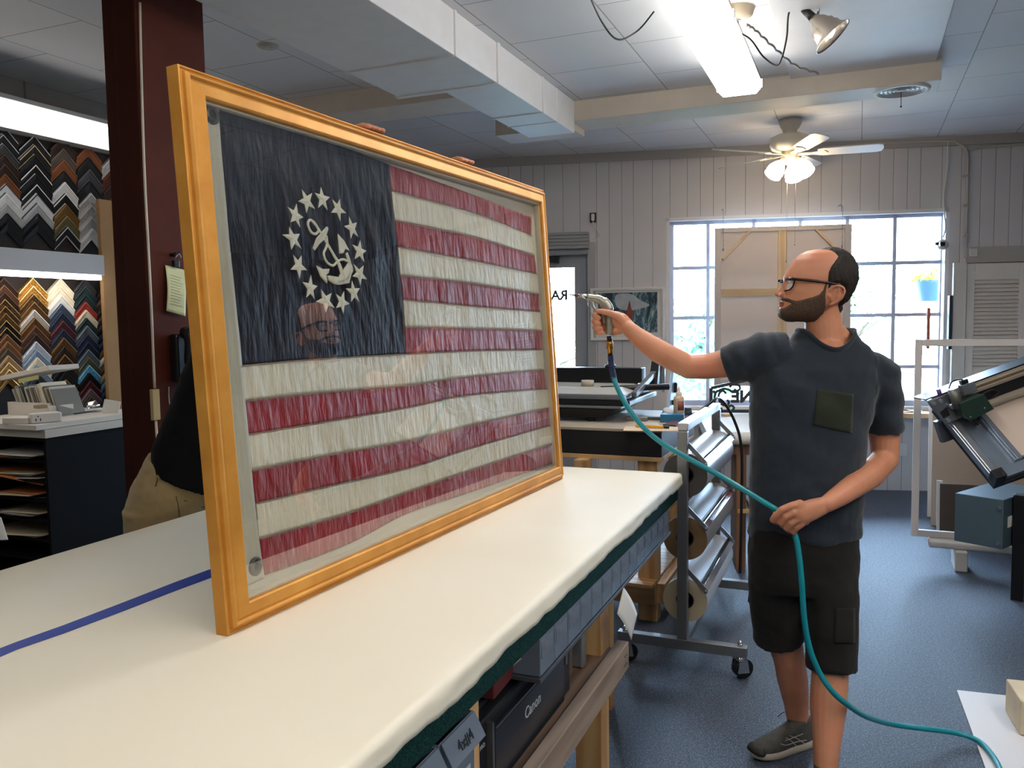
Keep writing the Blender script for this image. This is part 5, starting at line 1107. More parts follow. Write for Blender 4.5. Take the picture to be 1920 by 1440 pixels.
# gantry beam, turned a little flatter than the bed
GO = atY(1731, 749, 4.72); GT = M.Translation(GO) @ M(((cw.x, -cw.z, 0, 0), (0, 0, -1, 0), (cw.z, cw.x, 0, 0), (0, 0, 0, 1)))    # x along the gantry, y across it, z towards the viewer
for y0, y1 in ((-.062, -.004), (-.168, -.128)):
    q = MB(GT); q.bx(.10, CL_, y0, y1, -.12, .03); q.bx(.10, CL_, y0+.012, y0+.022, .03, .038); q.bx(.10, CL_, y1-.022, y1-.012, .03, .038); q.build('gantry_rail', BEI, e, bevel=.003)
    q = MB(GT); q.bx(.10, CL_, (y0+y1)/2-.006, (y0+y1)/2+.006, .0301, .032); q.build('rail_groove', mat('rail_groove', '7d6547', .5), e)
q = MB(GT); q.bx(.10, CL_, -.128, -.062, -.12, .012); q.build('gantry_channel', BLACK, e)
q = MB(GT); q.bx(.0, CL_, -.004, .004, -.12, .03); q.build('gantry_top_strip', BLACKM, e)
q = MB(GT); q.prism([(.0, -.006), (.13, -.006), (.13, -.165), (.055, -.168), (.03, -.09)], .03, .045); q.build('end_plate', STEEL, e, bevel=.003)
q = MB(GT); q.bx(.055, .13, -.30, -.168, -.10, -.06); q.build('gantry_foot', STEEL, e, bevel=.003)
q = MB(GT); q.prism([(.045, -.09), (.09, -.075), (.095, -.125), (.055, -.13)], .045, .049); q.build('plate_slot', BLACK, e)
for x, y in ((.03, -.03), (.07, -.03), (.075, -.15)): q = MB(GT); q.cyl((x, y, .045), (x, y, .055), .011, n=12); q.build('screw', ALU, e)
q = MB(GT); q.cyl((.11, -.075, .045), (.11, -.075, .085), .016, n=16); q.build('clamp_knob', ALU, e)
q = MB(GT); q.prism([(.125, -.055), (.27, -.055), (.30, -.155), (.16, -.175), (.125, -.12)], .05, .13); q.build('cutting_head', GRN, e, bevel=.004)
for x, y in ((.16, -.15), (.25, -.13)): q = MB(GT); q.cyl((x, y, .13), (x, y, .133), .005, n=10); q.build('screw', ALU, e)
q = MB(GT); q.cyl((.135, -.09, .09), (.135, .025, .09), .028, n=20); q.build('motor', mat('motor_grey', '77756f', .4, .5), e)
q = MB(GT); q.bx(.19, .27, -.04, .02, .04, .08); q.build('valve_block', STEEL, e, bevel=.003)
q = MB(GT); q.bx(.20, .24, .02, .045, .045, .075); q.build('valve_cap', BLACKM, e, bevel=.003)
q = MB(GT); q.tube(spline([(.22, .045, .06), (.16, .06, .07), (.12, .03, .08)], 6), .004, 6); q.build('valve_tube', BLACK, e)
q = MB(GT); q.tube(spline([(.175, -.165, .09), (.18, -.20, .09), (.205, -.215, .09), (.225, -.195, .09), (.24, -.155, .09)], 6), .009, 8); q.build('blade_hook', BLACK, e)
q = MB(GT); q.cyl((.085, -.01, .03), (.085, .035, .03), .012); q.build('purple_knob', mat('purple_knob', '5a3a8a', .4), e)
q = MB(GT); q.tube(spline([(.30, -.08, .04), (.36, -.07, .05), (.40, -.10, .04), (.36, -.12, .03)], 6), .005, 6); q.build('cable', BLACK, e)
lg = atZ(1908, 1124, 0); q = MB(M.Translation((lg.x, lg.y, 0)) @ M.Rotation(radians(49), 4, 'Z')); q.bx(-.03, .03, -.03, .03, 0, .58); q.build('leg', BLACKM, e, bevel=.003)
q = MB(M.Translation((lg.x+.5, lg.y+.45, 0))); q.bx(-.03, .03, -.03, .03, 0, .6); q.build('leg', BLACKM, e, bevel=.003)
ctb = M.Translation(atY(1880, 1000, 4.35)) @ M.Rotation(radians(38), 4, 'Z'); q = MB(ctb); q.bx(0, .5, 0, .25, -.09, .18); cb_ = q.build('control_box', mat('control_box', '5f7480', .35, .5), e, bevel=.004)
q = MB(ctb); q.bx(.06, .12, -.002, 0, .02, .08); q.build('sticker', PAPER, cb_)
q = MB(ctb); 
for z in (-.06, .13): q.cyl((-.012, .02, z), (0, .02, z), .010, n=10)
q.build('box_screw', CHROME, cb_)
# ================================================================ floor items and window ledge things
q = MB(); F4 = [atZ(1794, 1295, .004), atZ(1960, 1313, .004), atZ(2010, 1560, .004), atZ(1862, 1480, .004)]
q.add(F4, [(0, 1, 2, 3)]); thing(q, 'white_board_sheet', mat('foam_board', 'd4d3d6', .6), 'white sheet of board lying on the carpet at the lower right', 'board', solid=.006)
a = atZ(1912, 1378, .01); q = MB(M.Translation((a.x, a.y, .009)) @ M.Rotation(-.3, 4, 'Z')); q.bx(0, .25, 0, .2, 0, .13); thing(q, 'cream_block', mat('cream_foam', 'd9c9ab', .8, var=.1), 'cream block standing on the white board at the right edge', 'block', bevel=.006)
q = MB(WM); a = atW(1705, 772, .1); q.grid(lambda i, j: (a.x-.1+.2*i, -.16+.1*j+.02*i, WZ0+.0+.008+.09*(max(0, .6-i)**1.5)*1.2), 10, 6); thing(q, 'curled_paper', PAPER, 'curled white paper on the window ledge right of the man', 'paper', solid=.001)
a = atW(1787, 645, .06); q = MB(WM); q.bx(.385, .412, -.11, -.06, 1.26, 1.72); thing(q, 'dark_strip', mat('dark_blue_panel', '20232f', .5), 'narrow dark upright panel at the right side of the window', 'panel', bevel=.003)
q = MB(WM); q.bx(.25, .275, .02, .05, 1.26, 1.62); thing(q, 'brown_strip', mat('terracotta', 'a4553c', .7), 'brown upright strip at the lower right window pane', 'strip')
# ================================================================ bright painting on the right wall, mirrored in the glass
def mirror_hit(px, py):
    d = ray(px, py).normalized(); p = C0+d*((FA-C0).dot(fn)/d.dot(fn)); r = d-fn*2*d.dot(fn); n_ = RM.to_3x3() @ V((1, 0, 0)); return toroom(p+r*((room(VR-.03, 0, 0)-p).dot(n_)/r.dot(n_)))
m0, m1 = mirror_hit(930, 615), mirror_hit(762, 760)
u0, u1, z0, z1 = min(m0.y, m1.y), max(m0.y, m1.y), max(min(m0.z, m1.z), .3), min(max(m0.z, m1.z), 2.6)
e = empty('wall_painting', room(VR-.03, (u0+u1)/2, z0), 'bright red and orange painting on the right wall, seen as a reflection in the glass', 'painting', mx=RM)
def swirl():
    t = NT('swirl_painting'); co = t.coord('Object'); w = t.node('ShaderNodeTexNoise', Scale=2.2, Detail=2, Distortion=3.5); t.link(co, 0, w, 'Vector')
    r = t.ramp(w, 'Fac', [(.32, '5a2f7a'), (.41, 'b02a2a'), (.48, 'e0662a'), (.53, 'c23a4a'), (.6, 'f0b04a'), (.68, '8a2030'), (.76, '6aa0c8')]); t.link(r, 'Color', t.b, 'Base Color'); t.b.inputs['Roughness'].default_value = .5; return t.m
q = MB(RM); q.bx(VR-.03, VR-.001, u0, u1, z0, z1); q.build('picture', swirl(), e)
q = MB(RM)
for a0, a1, b0, b1 in ((u0-.04, u0, z0-.04, z1+.04), (u1, u1+.04, z0-.04, z1+.04), (u0, u1, z0-.04, z0), (u0, u1, z1, z1+.04)): q.bx(VR-.04, VR-.001, a0, a1, b0, b1)
q.build('picture_frame', BLACKM, e)
print('MIRROR', u0, u1, z0, z1)
# ================================================================ people
from mathutils.bvhtree import BVHTree
def skin_mat(name, base, dark, red):
    t = NT(name); co = t.coord('Object'); n = t.noise(co, 7, 3); n2 = t.noise(co, 260, 3)
    r = t.ramp(n, 'Fac', [(.3, dark), (.5, base), (.72, red)]); t.link(r, 'Color', t.b, 'Base Color')
    t.b.inputs['Roughness'].default_value = .48; t.b.inputs['Subsurface Weight'].default_value = .12; t.b.inputs['Subsurface Radius'].default_value = (.012, .005, .003); t.b.inputs['Subsurface Scale'].default_value = .5
    t.bump(n2, 'Fac', .12, .0012); return t.m
def cloth_mat(name, c1, c2, weave=500, rough=.85, sheen=.2, wr=.25):
    t = NT(name); co = t.coord('Object'); n = t.noise(co, 5, 3); n2 = t.noise(co, weave, 2); n3 = t.noise(co, 16, 3)
    r = t.ramp(n, 'Fac', [(.3, c1), (.7, c2)]); t.link(r, 'Color', t.b, 'Base Color'); t.b.inputs['Roughness'].default_value = rough
    t.b.inputs['Sheen Weight'].default_value = sheen; t.b.inputs['Specular IOR Level'].default_value = .2
    b = t.bump(n3, 'Fac', wr, .012); t.bump(n2, 'Fac', .25, .0012, b); return t.m
SKIN = skin_mat('skin', 'd09170', 'c27f5f', 'd68a6c')
def hair_mat(name, c1, c2, scale=(60, 60, 22)):
    t = NT(name); co = t.coord('Object', scale); n = t.noise(co, 3.2, 4, .65); r = t.ramp(n, 'Fac', [(.35, c1), (.68, c2)]); t.link(r, 'Color', t.b, 'Base Color')
    t.b.inputs['Roughness'].default_value = .6; t.bump(n, 'Fac', .9, .006); return t.m
HAIR = hair_mat('dark_brown_hair', '15100d', '30241b'); BEARD = hair_mat('short_beard', '3a291d', '6b523c', (110, 110, 60))
def ringloft(mm, lv, Yc, n=40, ex=2.3, smooth=True):
    """closed loft from (px_y, px_x centre, half width, half depth[, Y])"""
    vs = []; N = len(lv)
    for L in lv:
        Y_ = L[4] if len(L) > 4 else Yc; c = atY(L[1], L[0], Y_)
        for k in range(n):
            t = 2*pi*k/n; a, b = cos(t), sin(t); m = (abs(a)**ex+abs(b)**ex)**(-1/ex)
            vs.append(c+V((L[2]*a*m, L[3]*b*m, 0)))
    fs = [(i*n+k, i*n+(k+1) % n, (i+1)*n+(k+1) % n, (i+1)*n+k) for i in range(N-1) for k in range(n)]
    fs += [tuple(reversed(range(n))), tuple((N-1)*n+k for k in range(n))]
    return mm.add(vs, fs, smooth)
# ---------------------------------------------------------------- the man with the air gun: head
HY = 2.78; HK = HY/F/7.58
H0 = atY(1440+760/7.58, 450+640/7.58, HY)
HD = M.Translation(H0) @ M.Rotation(radians(180-2), 4, 'Z')      # head axes: x forward, y to his left, z up
def hz(zx, zy): return ((760-zx)*HK, (640-zy)*HK)
HL = [(146, 640, 840, .022), (160, 560, 930, .044), (205, 460, 1050, .061), (290, 372, 1150, .071), (400, 302, 1205, .0755), (500, 250, 1222, .077), (545, 232, 1222, .077), (600, 240, 1212, .0755), (660, 238, 1190, .0745), (720, 230, 1165, .073), (780, 220, 1130, .071), (840, 204, 1090, .069), (900, 196, 1010, .066), (960, 186, 910, .062), (1020, 178, 850, .057), (1070, 188, 810, .049), (1110, 230, 770, .038), (1135, 300, 720, .022)]
mm = MB(HD); n = 56; vs = []; ctr = []
for zy, fx, bx_, W_ in HL:
    Ff, z = hz(fx, zy); Fb, _ = hz(bx_, zy); Fc = Fb+(Ff-Fb)*.44
    for k in range(n):
        t = 2*pi*k/n; a, b = cos(t), sin(t); e_ = 2.25 if a > 0 else 2.1
        m_ = (abs(a)**e_+abs(b)**e_)**(-1/e_); x = Fc+((Ff-Fc) if a > 0 else (Fc-Fb))*a*m_; y = W_*b*m_
        if a > 0:
            def g(cx, cz, cy, sx, sy): return math.exp(-((z-cz)/sx)**2)*(math.exp(-((y-cy)/sy)**2)+math.exp(-((y+cy)/sy)**2))
            ez = hz(0, 610)[1]
            x -= .011*g(0, ez, .033, .013, .015); x += .0035*g(0, hz(0, 545)[1], .03, .008, .02); x += .004*g(0, hz(0, 715)[1], .046, .016, .016)
            lz = hz(0, 905)[1]; wl = math.exp(-(y/.024)**4)
            x += wl*(.0045*math.exp(-((z-lz-.008)/.005)**2)+.0045*math.exp(-((z-lz+.007)/.005)**2)-.004*math.exp(-((z-lz)/.0025)**2)-.003*math.exp(-((z-lz+.019)/.006)**2))
        vs.append((x, y, z))
N = len(HL)
mm.add(vs, [(i*n+k, i*n+(k+1) % n, (i+1)*n+(k+1) % n, (i+1)*n+k) for i in range(N-1) for k in range(n)]+[tuple(range(n)), tuple(reversed([(N-1)*n+k for k in range(n)]))], True)
# nose
NL = [(575, 236, .007), (620, 214, .0085), (660, 178, .0105), (700, 138, .013), (730, 108, .0155), (752, 98, .0165), (775, 104, .0175), (795, 140, .0165), (806, 190, .012)]
vs = []; n2 = 18
for zy, fx, w_ in NL:
    Ff, z = hz(fx, zy); Fb = hz(330, zy)[0]
    for k in range(n2):
        t = 2*pi*k/n2; a, b = cos(t), sin(t); vs.append((Fb+(Ff-Fb)*a if a > 0 else Fb+.012*a, w_*b*(1.0 if a < .6 else .85), z))
mm.add(vs, [(i*n2+k, i*n2+(k+1) % n2, (i+1)*n2+(k+1) % n2, (i+1)*n2+k) for i in range(len(NL)-1) for k in range(n2)]+[tuple(range(n2)), tuple(reversed([(len(NL)-1)*n2+k for k in range(n2)]))], True)
for s_ in (-1, 1): mm.sph((hz(178, 0)[0], s_*.0135, hz(0, 778)[1]), .0085, (1.25, .75, .8), 12, 8)
# ears
for s_ in (-1, 1):
    E_ = lambda zx, zy, o: (hz(zx, zy)[0], s_*(.069+o), hz(zx, zy)[1])
    mm.tube(spline([E_(800, 760, .004), E_(790, 700, .009), E_(850, 668, .014), E_(925, 690, .019), E_(948, 755, .020), E_(915, 835, .016), E_(860, 880, .011), E_(800, 915, .008), E_(765, 920, .004)], 5), [.0045]*24+[.0055]*17, 8)
    mm.tube(spline([E_(880, 720, .008), E_(895, 780, .011), E_(860, 835, .009)], 4), .005, 8)
    mm.blob([E_(850, 740, .000), E_(840, 850, .000)], [.016, .013], 10, flat=(1, .5), up=(1, 0, 0))
    mm.sph(E_(762, 800, .004), .006, (.8, .8, 1.2), 8, 6)
# neck and body
mm.M = M.Identity(4)
mm.tube([atY(1536, 560, 2.79), atY(1543, 600, 2.795), atY(1546, 640, 2.80), atY(1543, 690, 2.80)], [.058, .059, .066, .094], 24, flat=(1, 1))
mm.blob([atY(1500, 668, 2.79), atY(1545, 662, 2.785), atY(1590, 668, 2.79)], [.06, .074, .06], 16, flat=(.8, 1.25), up=(0, 0, 1))
mm.blob([atY(1562, 626, 2.80), atY(1583, 648, 2.80)], [.045, .04], 14)
mm.blob([atY(1538, 700, 2.80), atY(1520, 800, 2.80), atY(1510, 930, 2.79), atY(1508, 1010, 2.79)], [.10, .10, .11, .10], 20)
mm.blob([atY(1545, 672, 2.8), atY(1450, 668, 2.8)], [.06, .05], 14); mm.blob([atY(1545, 675, 2.8), atY(1638, 705, 2.8)], [.06, .05], 14)
# right arm (pointing along the picture to the left)
mm.blob([atY(1432, 668, 2.80), atY(1370, 680, 2.84), atY(1325, 687, 2.87), atY(1292, 688, 2.885), atY(1262, 673, 2.90), atY(1232, 657, 2.92), atY(1200, 634, 2.945), atY(1176, 614, 2.965)], [.055, .050, .044, .0425, .0425, .041, .033, .026], 18)
# left arm
mm.blob([atY(1650, 708, 2.80), atY(1655, 760, 2.82), atY(1658, 820, 2.84), atY(1659, 862, 2.82), atY(1630, 892, 2.735), atY(1600, 912, 2.66), atY(1572, 931, 2.605), atY(1550, 945, 2.575)], [.055, .054, .051, .046, .044, .039, .033, .027], 18)
# legs
mm.blob([atY(1460, 1060, 2.80), atY(1463, 1180, 2.82), atY(1479, 1232, 2.83), atY(1486, 1275, 2.86), atY(1493, 1320, 2.88), atY(1498, 1375, 2.90)], [.08, .064, .054, .053, .043, .034], 18)
mm.blob([atY(1553, 1060, 2.76), atY(1557, 1200, 2.69), atY(1556, 1265, 2.66), atY(1553, 1320, 2.635), atY(1550, 1390, 2.59), atY(1546, 1470, 2.55)], [.08, .067, .058, .059, .044, .034], 18)
mm.blob([atY(1500, 1030, 2.79), atY(1515, 1030, 2.78)], [.11, .11], 16)
# right hand closed round the gun grip
GY = 2.985
def gp(px, py, dy=0): return atY(px, py, GY+dy)
mm.blob([gp(1180, 616, -.012), gp(1163, 601, -.004), gp(1153, 596, .004)], [.026, .030, .026], 14, flat=(.8, 1), up=(0, 1, 0))
mm.blob([gp(1160, 618, .004), gp(1150, 622, .012)], [.018, .015], 12)
mm.blob([gp(1170, 600, .0), gp(1150, 590, .02), gp(1150, 616, .022)], [.020, .020, .017], 12)
for (kx, ky, lx, ly, tx, ty, r) in ((1148, 589, 1114, 590, 1124, 596, .0095), (1149, 600, 1113, 602, 1123, 607, .0098), (1150, 611, 1115, 613, 1127, 616, .0095), (1152, 621, 1119, 622, 1130, 624, .0085)):
    mm.blob([gp(kx, ky, .03), gp(kx-16, ky, .036), gp(lx+3, ly, .020), gp(lx, ly+1, .004), gp(lx+4, ly+3, -.014), gp(tx, ty, -.020)], [r*1.1, r*1.05, r, r, r*.95, r*.82], 10)
mm.blob([gp(1168, 603, -.022), gp(1156, 592, -.028), gp(1143, 587, -.028), gp(1130, 584, -.027), gp(1120, 583, -.025)], [.016, .0135, .0115, .0105, .0085], 12)
# left hand over the hose, back of the hand to the viewer
LY = 2.552
def lp(px, py, dy=0): return atY(px, py, LY+dy)
mm.blob([lp(1546, 947, .02), lp(1525, 955, .005), lp(1505, 962, .0)], [.028, .034, .036], 16, flat=(.62, 1.0), up=(0, 1, 0))
mm.blob([lp(1500, 946, -.002), lp(1502, 960, -.004), lp(1508, 972, .0), lp(1511, 978, .004)], [.016, .017, .016, .012], 12)
for pts, r in (([(1500, 945, .0), (1482, 949, -.006), (1466, 956, -.004), (1454, 968, .006), (1449, 975, .014), (1455, 979, .03)], .0115),
               ([(1503, 957, .0), (1487, 961, -.008), (1474, 969, -.004), (1464, 980, .010), (1467, 985, .024)], .0118),
               ([(1508, 968, .0), (1496, 973, -.007), (1484, 981, -.002), (1475, 991, .012), (1479, 995, .026)], .0112),
               ([(1511, 976, .003), (1503, 983, -.004), (1494, 990, .002), (1487, 998, .014), (1490, 1001, .024)], .0098)):
    mm.blob([lp(*p) for p in pts], [r*1.15, r*1.1]+[r]*(len(pts)-3)+[r*.82], 12)
mm.blob([lp(1524, 950, .03), lp(1500, 950, .038), lp(1475, 955, .036), lp(1454, 962, .030)], [.016, .0135, .0115, .0095], 12)
def body_disp(c, n_):
    return n_*(.0006*NZ.noise(c*40))
me = fuse(mm, .0034, 3, body_disp)
BODYV = [v.co.copy() for v in me.vertices]; BODYN = [v.normal.copy() for v in me.vertices]; BODYF = [tuple(p.vertices) for p in me.polygons]
ML = V((1.0, 2.8, 0))
man = objmesh(me, 'person', SKIN, None, ML)
setp(man, 'bearded man in a dark blue t-shirt aiming an air gun at the framed flag', 'person')
# ---------------------------------------------------------------- hair and beard: shells raised from the head
HDI = HD.inverted()
def sdist(p, poly):
    x, y = p; ins = False; d = 1e9; n_ = len(poly)
    for i in range(n_):
        (x0, y0), (x1, y1) = poly[i], poly[(i+1) % n_]
        if (y0 > y) != (y1 > y) and x < (x1-x0)*(y-y0)/(y1-y0)+x0: ins = not ins
        dx, dy = x1-x0, y1-y0; t = max(0, min(1, ((x-x0)*dx+(y-y0)*dy)/(dx*dx+dy*dy))); d = min(d, math.hypot(x-x0-t*dx, y-y0-t*dy))
    return d if ins else -d
def hp(l): return [hz(*p) for p in l]
HAIRP = hp([(690, 60), (700, 150), (800, 175), (850, 215), (885, 260), (830, 330), (775, 400), (742, 470), (735, 560), (745, 660), (735, 720), (775, 690), (800, 660), (905, 640), (965, 690), (965, 790), (940, 880), (955, 960), (985, 1040), (1300, 1060), (1340, 400), (1100, 60)])
BEARDP = hp([(760, 560), (728, 575), (690, 650), (668, 720), (630, 768), (550, 802), (430, 832), (350, 850), (300, 838), (245, 806), (60, 790), (60, 850), (200, 866), (275, 900), (200, 950), (60, 955), (60, 1190), (420, 1205), (640, 1165), (735, 1060), (760, 960), (742, 900), (728, 820), (730, 730)])
def shell(poly, name, mt, thick, feather, nz, zmin, cull=None):
    idx = {}; vs = []; fs = []
    wv = []
    loc = [HDI @ c for c in BODYV]
    sel = [l.z > zmin and l.z < .15 and abs(l.y) < .1 and abs(l.x) < .16 for l in loc]
    val = [sdist((l.x, l.z), poly) if s else -1 for l, s in zip(loc, sel)]
    if cull: val = [(-1 if cull(l) else v) if s else v for l, s, v in zip(loc, sel, val)]
    for f in BODYF:
        if min(val[i] for i in f) < -.004: continue
        for i in f:
            if i not in idx:
                w = max(0, min(1, (val[i]+.002)/feather)); w = w*w*(3-2*w)
                l = loc[i]; nn = NZ.noise(V((l.x*110, l.y*110, l.z*40)))+.6*NZ.noise(V((l.x*260, l.y*260, l.z*120)))
                idx[i] = len(vs); vs.append(BODYV[i]+BODYN[i]*(-.0015+w*(thick+nz*nn)))
        fs.append(tuple(idx[i] for i in f))
    b = MB(); b.add(vs, fs, True); return b.build(name, mt, man, recalc=False)
shell(HAIRP, 'hair', HAIR, .011, .016, .0028, -.10, lambda l: abs(l.y) > .0765 and -.055 < l.x < .012 and -.075 < l.z < -.002)
shell(BEARDP, 'beard', BEARD, .0055, .014, .0016, -.16, lambda l: abs(l.y) > .0765 and -.055 < l.x < .004 and -.075 < l.z < -.002)
b = MB(HD); lz = hz(0, 903)[1]
for dz, r_, fx_ in ((.0045, .0036, 186), (-.0045, .0045, 184)):
    P = [(hz(fx_, 0)[0]-.011*(y/.024)**2-.0015, y, lz+dz*(1-(abs(y)/.026)**2)) for y in [(-.023+.0046*i) for i in range(11)]]
    b.tube(P, [.0008+r_*(1-(abs(p[1])/.0245)**2) for p in P], 10)
b.build('lips', skin_mat('lip_skin', 'a35c4c', '95513f', 'ab6555'), man)
# eyes, brows
EYE = mat('eye_white', 'd9d2c8', .2); IRS = mat('iris_dark', '2d1f16', .2)
for s_ in (-1, 1):
    b = MB(HD); b.sph((hz(262, 0)[0]-.008, s_*.033, hz(0, 612)[1]), .0115, (1, 1.1, 1), 16, 10); ey = b.build('eye', EYE, man)
    b = MB(HD); b.sph((hz(262, 0)[0]+.0015, s_*.033, hz(0, 612)[1]), .0045, (.5, 1, 1), 12, 8); b.build('iris', IRS, ey)
    b = MB(HD); fx = hz(245, 0)[0]; b.tube(spline([(fx+.001, s_*.012, hz(0, 556)[1]), (fx-.001, s_*.03, hz(0, 545)[1]), (fx-.013, s_*.052, hz(0, 560)[1])], 5), [.003]*4+[.0036]*4+[.002]*3, 8, flat=(1, .7)); b.build('eyebrow', BEARD, man)
# glasses
GLS = empty('glasses', HD @ V((.13, 0, .005)), None, None, mx=HD, parent=man); TORT = mat('tortoise_frame', '2a1013', .18, var=.5, vscale=60)
fx = hz(232, 0)[0]+.007; zc = hz(0, 628)[1]
for s_ in (-1, 1):
    rim = [(fx-.006*abs(a)**2*4, s_*(.033+.025*a), zc+.0205*b) for a, b in ((-1, .75), (-.8, 1), (.75, 1.02), (1, .8), (.95, -.2), (.75, -.85), (.4, -1.02), (-.4, -1.02), (-.8, -.8), (-.98, -.1))]
    b = MB(HD); b.tube(spline(rim, 4, True), .0026, 8, closed=True, flat=(1, 1.2)); b.build('rim', TORT, GLS)
    b = MB(HD); R_ = spline(rim, 4, True); b.add(R_, [tuple(range(len(R_)))]); b.build('lens', glass('spectacle_lens', (.92, .95, .97), .5, 0, .0), GLS, recalc=False)
    b = MB(HD); b.tube(spline([(fx-.006, s_*.058, zc+.016), (fx-.02, s_*.068, zc+.015), (.05, s_*.0775, zc+.008), (-.012, s_*.0805, zc-.002), (-.036, s_*.081, zc-.012), (-.05, s_*.079, zc-.035)], 6), [.0042]*14+[.0034]*10+[.0028]*7, 8, flat=(1.1, .55), up=(0, 0, 1)); b.build('temple', TORT, GLS)
b = MB(HD); b.tube(spline([(fx, -.009, zc+.008), (fx+.003, 0, zc+.011), (fx, .009, zc+.008)], 4), .0026, 8); b.build('bridge', TORT, GLS)
# ---------------------------------------------------------------- t-shirt
b = MB()
ringloft(b, [(1004, 1508, .190, .132), (985, 1508, .191, .134), (940, 1509, .190, .135), (900, 1511, .189, .135), (850, 1513, .190, .133), (800, 1517, .199, .134), (760, 1521, .206, .136), (720, 1527, .213, .132), (692, 1534, .212, .122), (668, 1541, .185, .106), (650, 1544, .146, .096), (637, 1546, .112, .088), (622, 1546, .094, .080)], 2.795)
b.tube([atY(1470, 668, 2.80), atY(1430, 668, 2.80), atY(1395, 675, 2.82), atY(1361, 684, 2.845)], [.082, .082, .073, .066], 24)
b.tube([atY(1625, 702, 2.80), atY(1645, 708, 2.80), atY(1655, 745, 2.81), atY(1657, 808, 2.835)], [.085, .08, .068, .063], 24)
def shirt_disp(c, n_):
    lo = c-V((1, 2.8, 0)); d = .0
    # diagonal drapes from the lifted arm, soft folds at the waist and in the sleeves
    q_ = lo.x*.75+(c.z-1.2)*1.0
    k_ = max(0, min(1, (1.5-c.z)/.5)); d += .009*NZ.noise(V((q_*13, lo.x*3, lo.y*3)))*(.35+.65*k_)
    d += .007*NZ.noise(V((lo.x*6, lo.y*6, c.z*24)))*max(0, min(1, (1.15-c.z)/.25))
    if lo.x < -.12 and c.z > 1.25: d += .004*sin((lo.x*1.0+c.z*.4)*95+3*NZ.noise(c*8))*.6
    if lo.x > .2 and c.z > 1.1: d += .003*sin((c.z*70+lo.x*20)+3*NZ.noise(c*8))
    d += .0015*NZ.noise(c*30)
    return n_*d
sme = fuse(b, .007, 4, shirt_disp)
NC = atY(1546, 628, 2.80)
def inneck(c):
    l = c-NC; yn = l.y/(.135 if l.y < 0 else .102); q_ = math.hypot(l.x/.091, yn)
    return q_ < 1 and l.z > .010-.082*max(0, -yn)**1.2*(1-min(1, abs(l.x)/.091)**2.2)
bm_ = bmesh.new(); bm_.from_mesh(sme); bmesh.ops.delete(bm_, geom=[f for f in bm_.faces if inneck(f.calc_center_median())], context='FACES'); bm_.edges.ensure_lookup_table()
loops = []; be = {}
for ed in bm_.edges:
    if ed.is_boundary:
        for a_, b_ in ((ed.verts[0], ed.verts[1]), (ed.verts[1], ed.verts[0])): be.setdefault(a_, []).append(b_)
seen = set()
for v0_ in list(be):
    if v0_ in seen: continue
    lp_ = [v0_]; seen.add(v0_)
    while True:
        nx = [w for w in be[lp_[-1]] if w not in seen]
        if not nx: break
        lp_.append(nx[0]); seen.add(nx[0])
    loops.append([v.co.copy() for v in lp_])
NLOOP = max(loops, key=len)
bm_.to_mesh(sme); bm_.free()
SHV = [v.co.copy() for v in sme.vertices]; SHF = [tuple(p.vertices) for p in sme.polygons]; SHB = BVHTree.FromPolygons(SHV, SHF)
TEE = cloth_mat('dark_blue_jersey', '252c35', '2e3640', 420, .9, .25)
ts = objmesh(sme, 't_shirt', TEE, man)
def cast(bvh, px, py, off=.0015):
    d = ray(px, py).normalized(); r = bvh.ray_cast(C0, d)
    return None if r[0] is None else r[0]+r[1]*off
def decal(bvh, quad, nu, nv, name, mt, parent, off=.002, solid=.001):
    a, b_, c, d = [V((p[0], p[1], 0)) for p in quad]; g = []
    for j in range(nv):
        for i in range(nu):
            p = (a.lerp(b_, i/(nu-1))).lerp(d.lerp(c, i/(nu-1)), j/(nv-1)); h = cast(bvh, p.x, p.y, off); g.append(h or atY(p.x, p.y, 2.66))
    mm = MB(); mm.add(g, [(j*nu+i, j*nu+i+1, (j+1)*nu+i+1, (j+1)*nu+i) for j in range(nv-1) for i in range(nu-1)], True)
    return mm.build(name, mt, parent, solid=solid)
decal(SHB, [(1533, 729), (1600, 739), (1597, 812), (1524, 797)], 14, 14, 'chest_pocket', cloth_mat('olive_pocket', '262c22', '2f3529', 420, .9, .2), ts)
def neckring(zoff, r, mt, nm, par):
    mm = MB(); pts = list(NLOOP); n_ = len(pts)
    for it in range(9): pts = [(pts[k-1]+pts[k]*2+pts[(k+1) % n_])/4 for k in range(n_)]
    pts = [p+V((0, 0, .001)) for p in pts[::2]]
    mm.tube(pts, r, 10, closed=True, flat=(1.5, .7)); return mm.build(nm, mt, par)
neckring(-.004, .0082, TEE, 'collar', ts)
# ---------------------------------------------------------------- shorts
b = MB()
ringloft(b, [(1100, 1505, .172, .120), (1075, 1505, .183, .128), (1040, 1505, .187, .130), (1000, 1506, .182, .124), (975, 1507, .172, .115)], 2.785)
b.tube([atY(1458, 1050, 2.79), atY(1455, 1100, 2.80), atY(1457, 1150, 2.81), atY(1460, 1199, 2.83)], [.095, .094, .088, .084], 24)
b.tube([atY(1552, 1050, 2.77), atY(1555, 1120, 2.73), atY(1558, 1190, 2.69), atY(1559, 1256, 2.665)], [.097, .094, .087, .081], 24)
def shorts_disp(c, n_):
    d = .005*NZ.noise(V((c.x*8, c.y*8, c.z*11)))+.0025*NZ.noise(V((c.x*20+c.z*9, c.y*20, c.z*26)))
    return n_*d
hme = fuse(b, .007, 3, shorts_disp)
SRB = BVHTree.FromPolygons([v.co.copy() for v in hme.vertices], [tuple(p.vertices) for p in hme.polygons])
SHT = cloth_mat('charcoal_twill', '1b1b1a', '262524', 600, .9, .1)
sh_ = objmesh(hme, 'shorts', SHT, man)
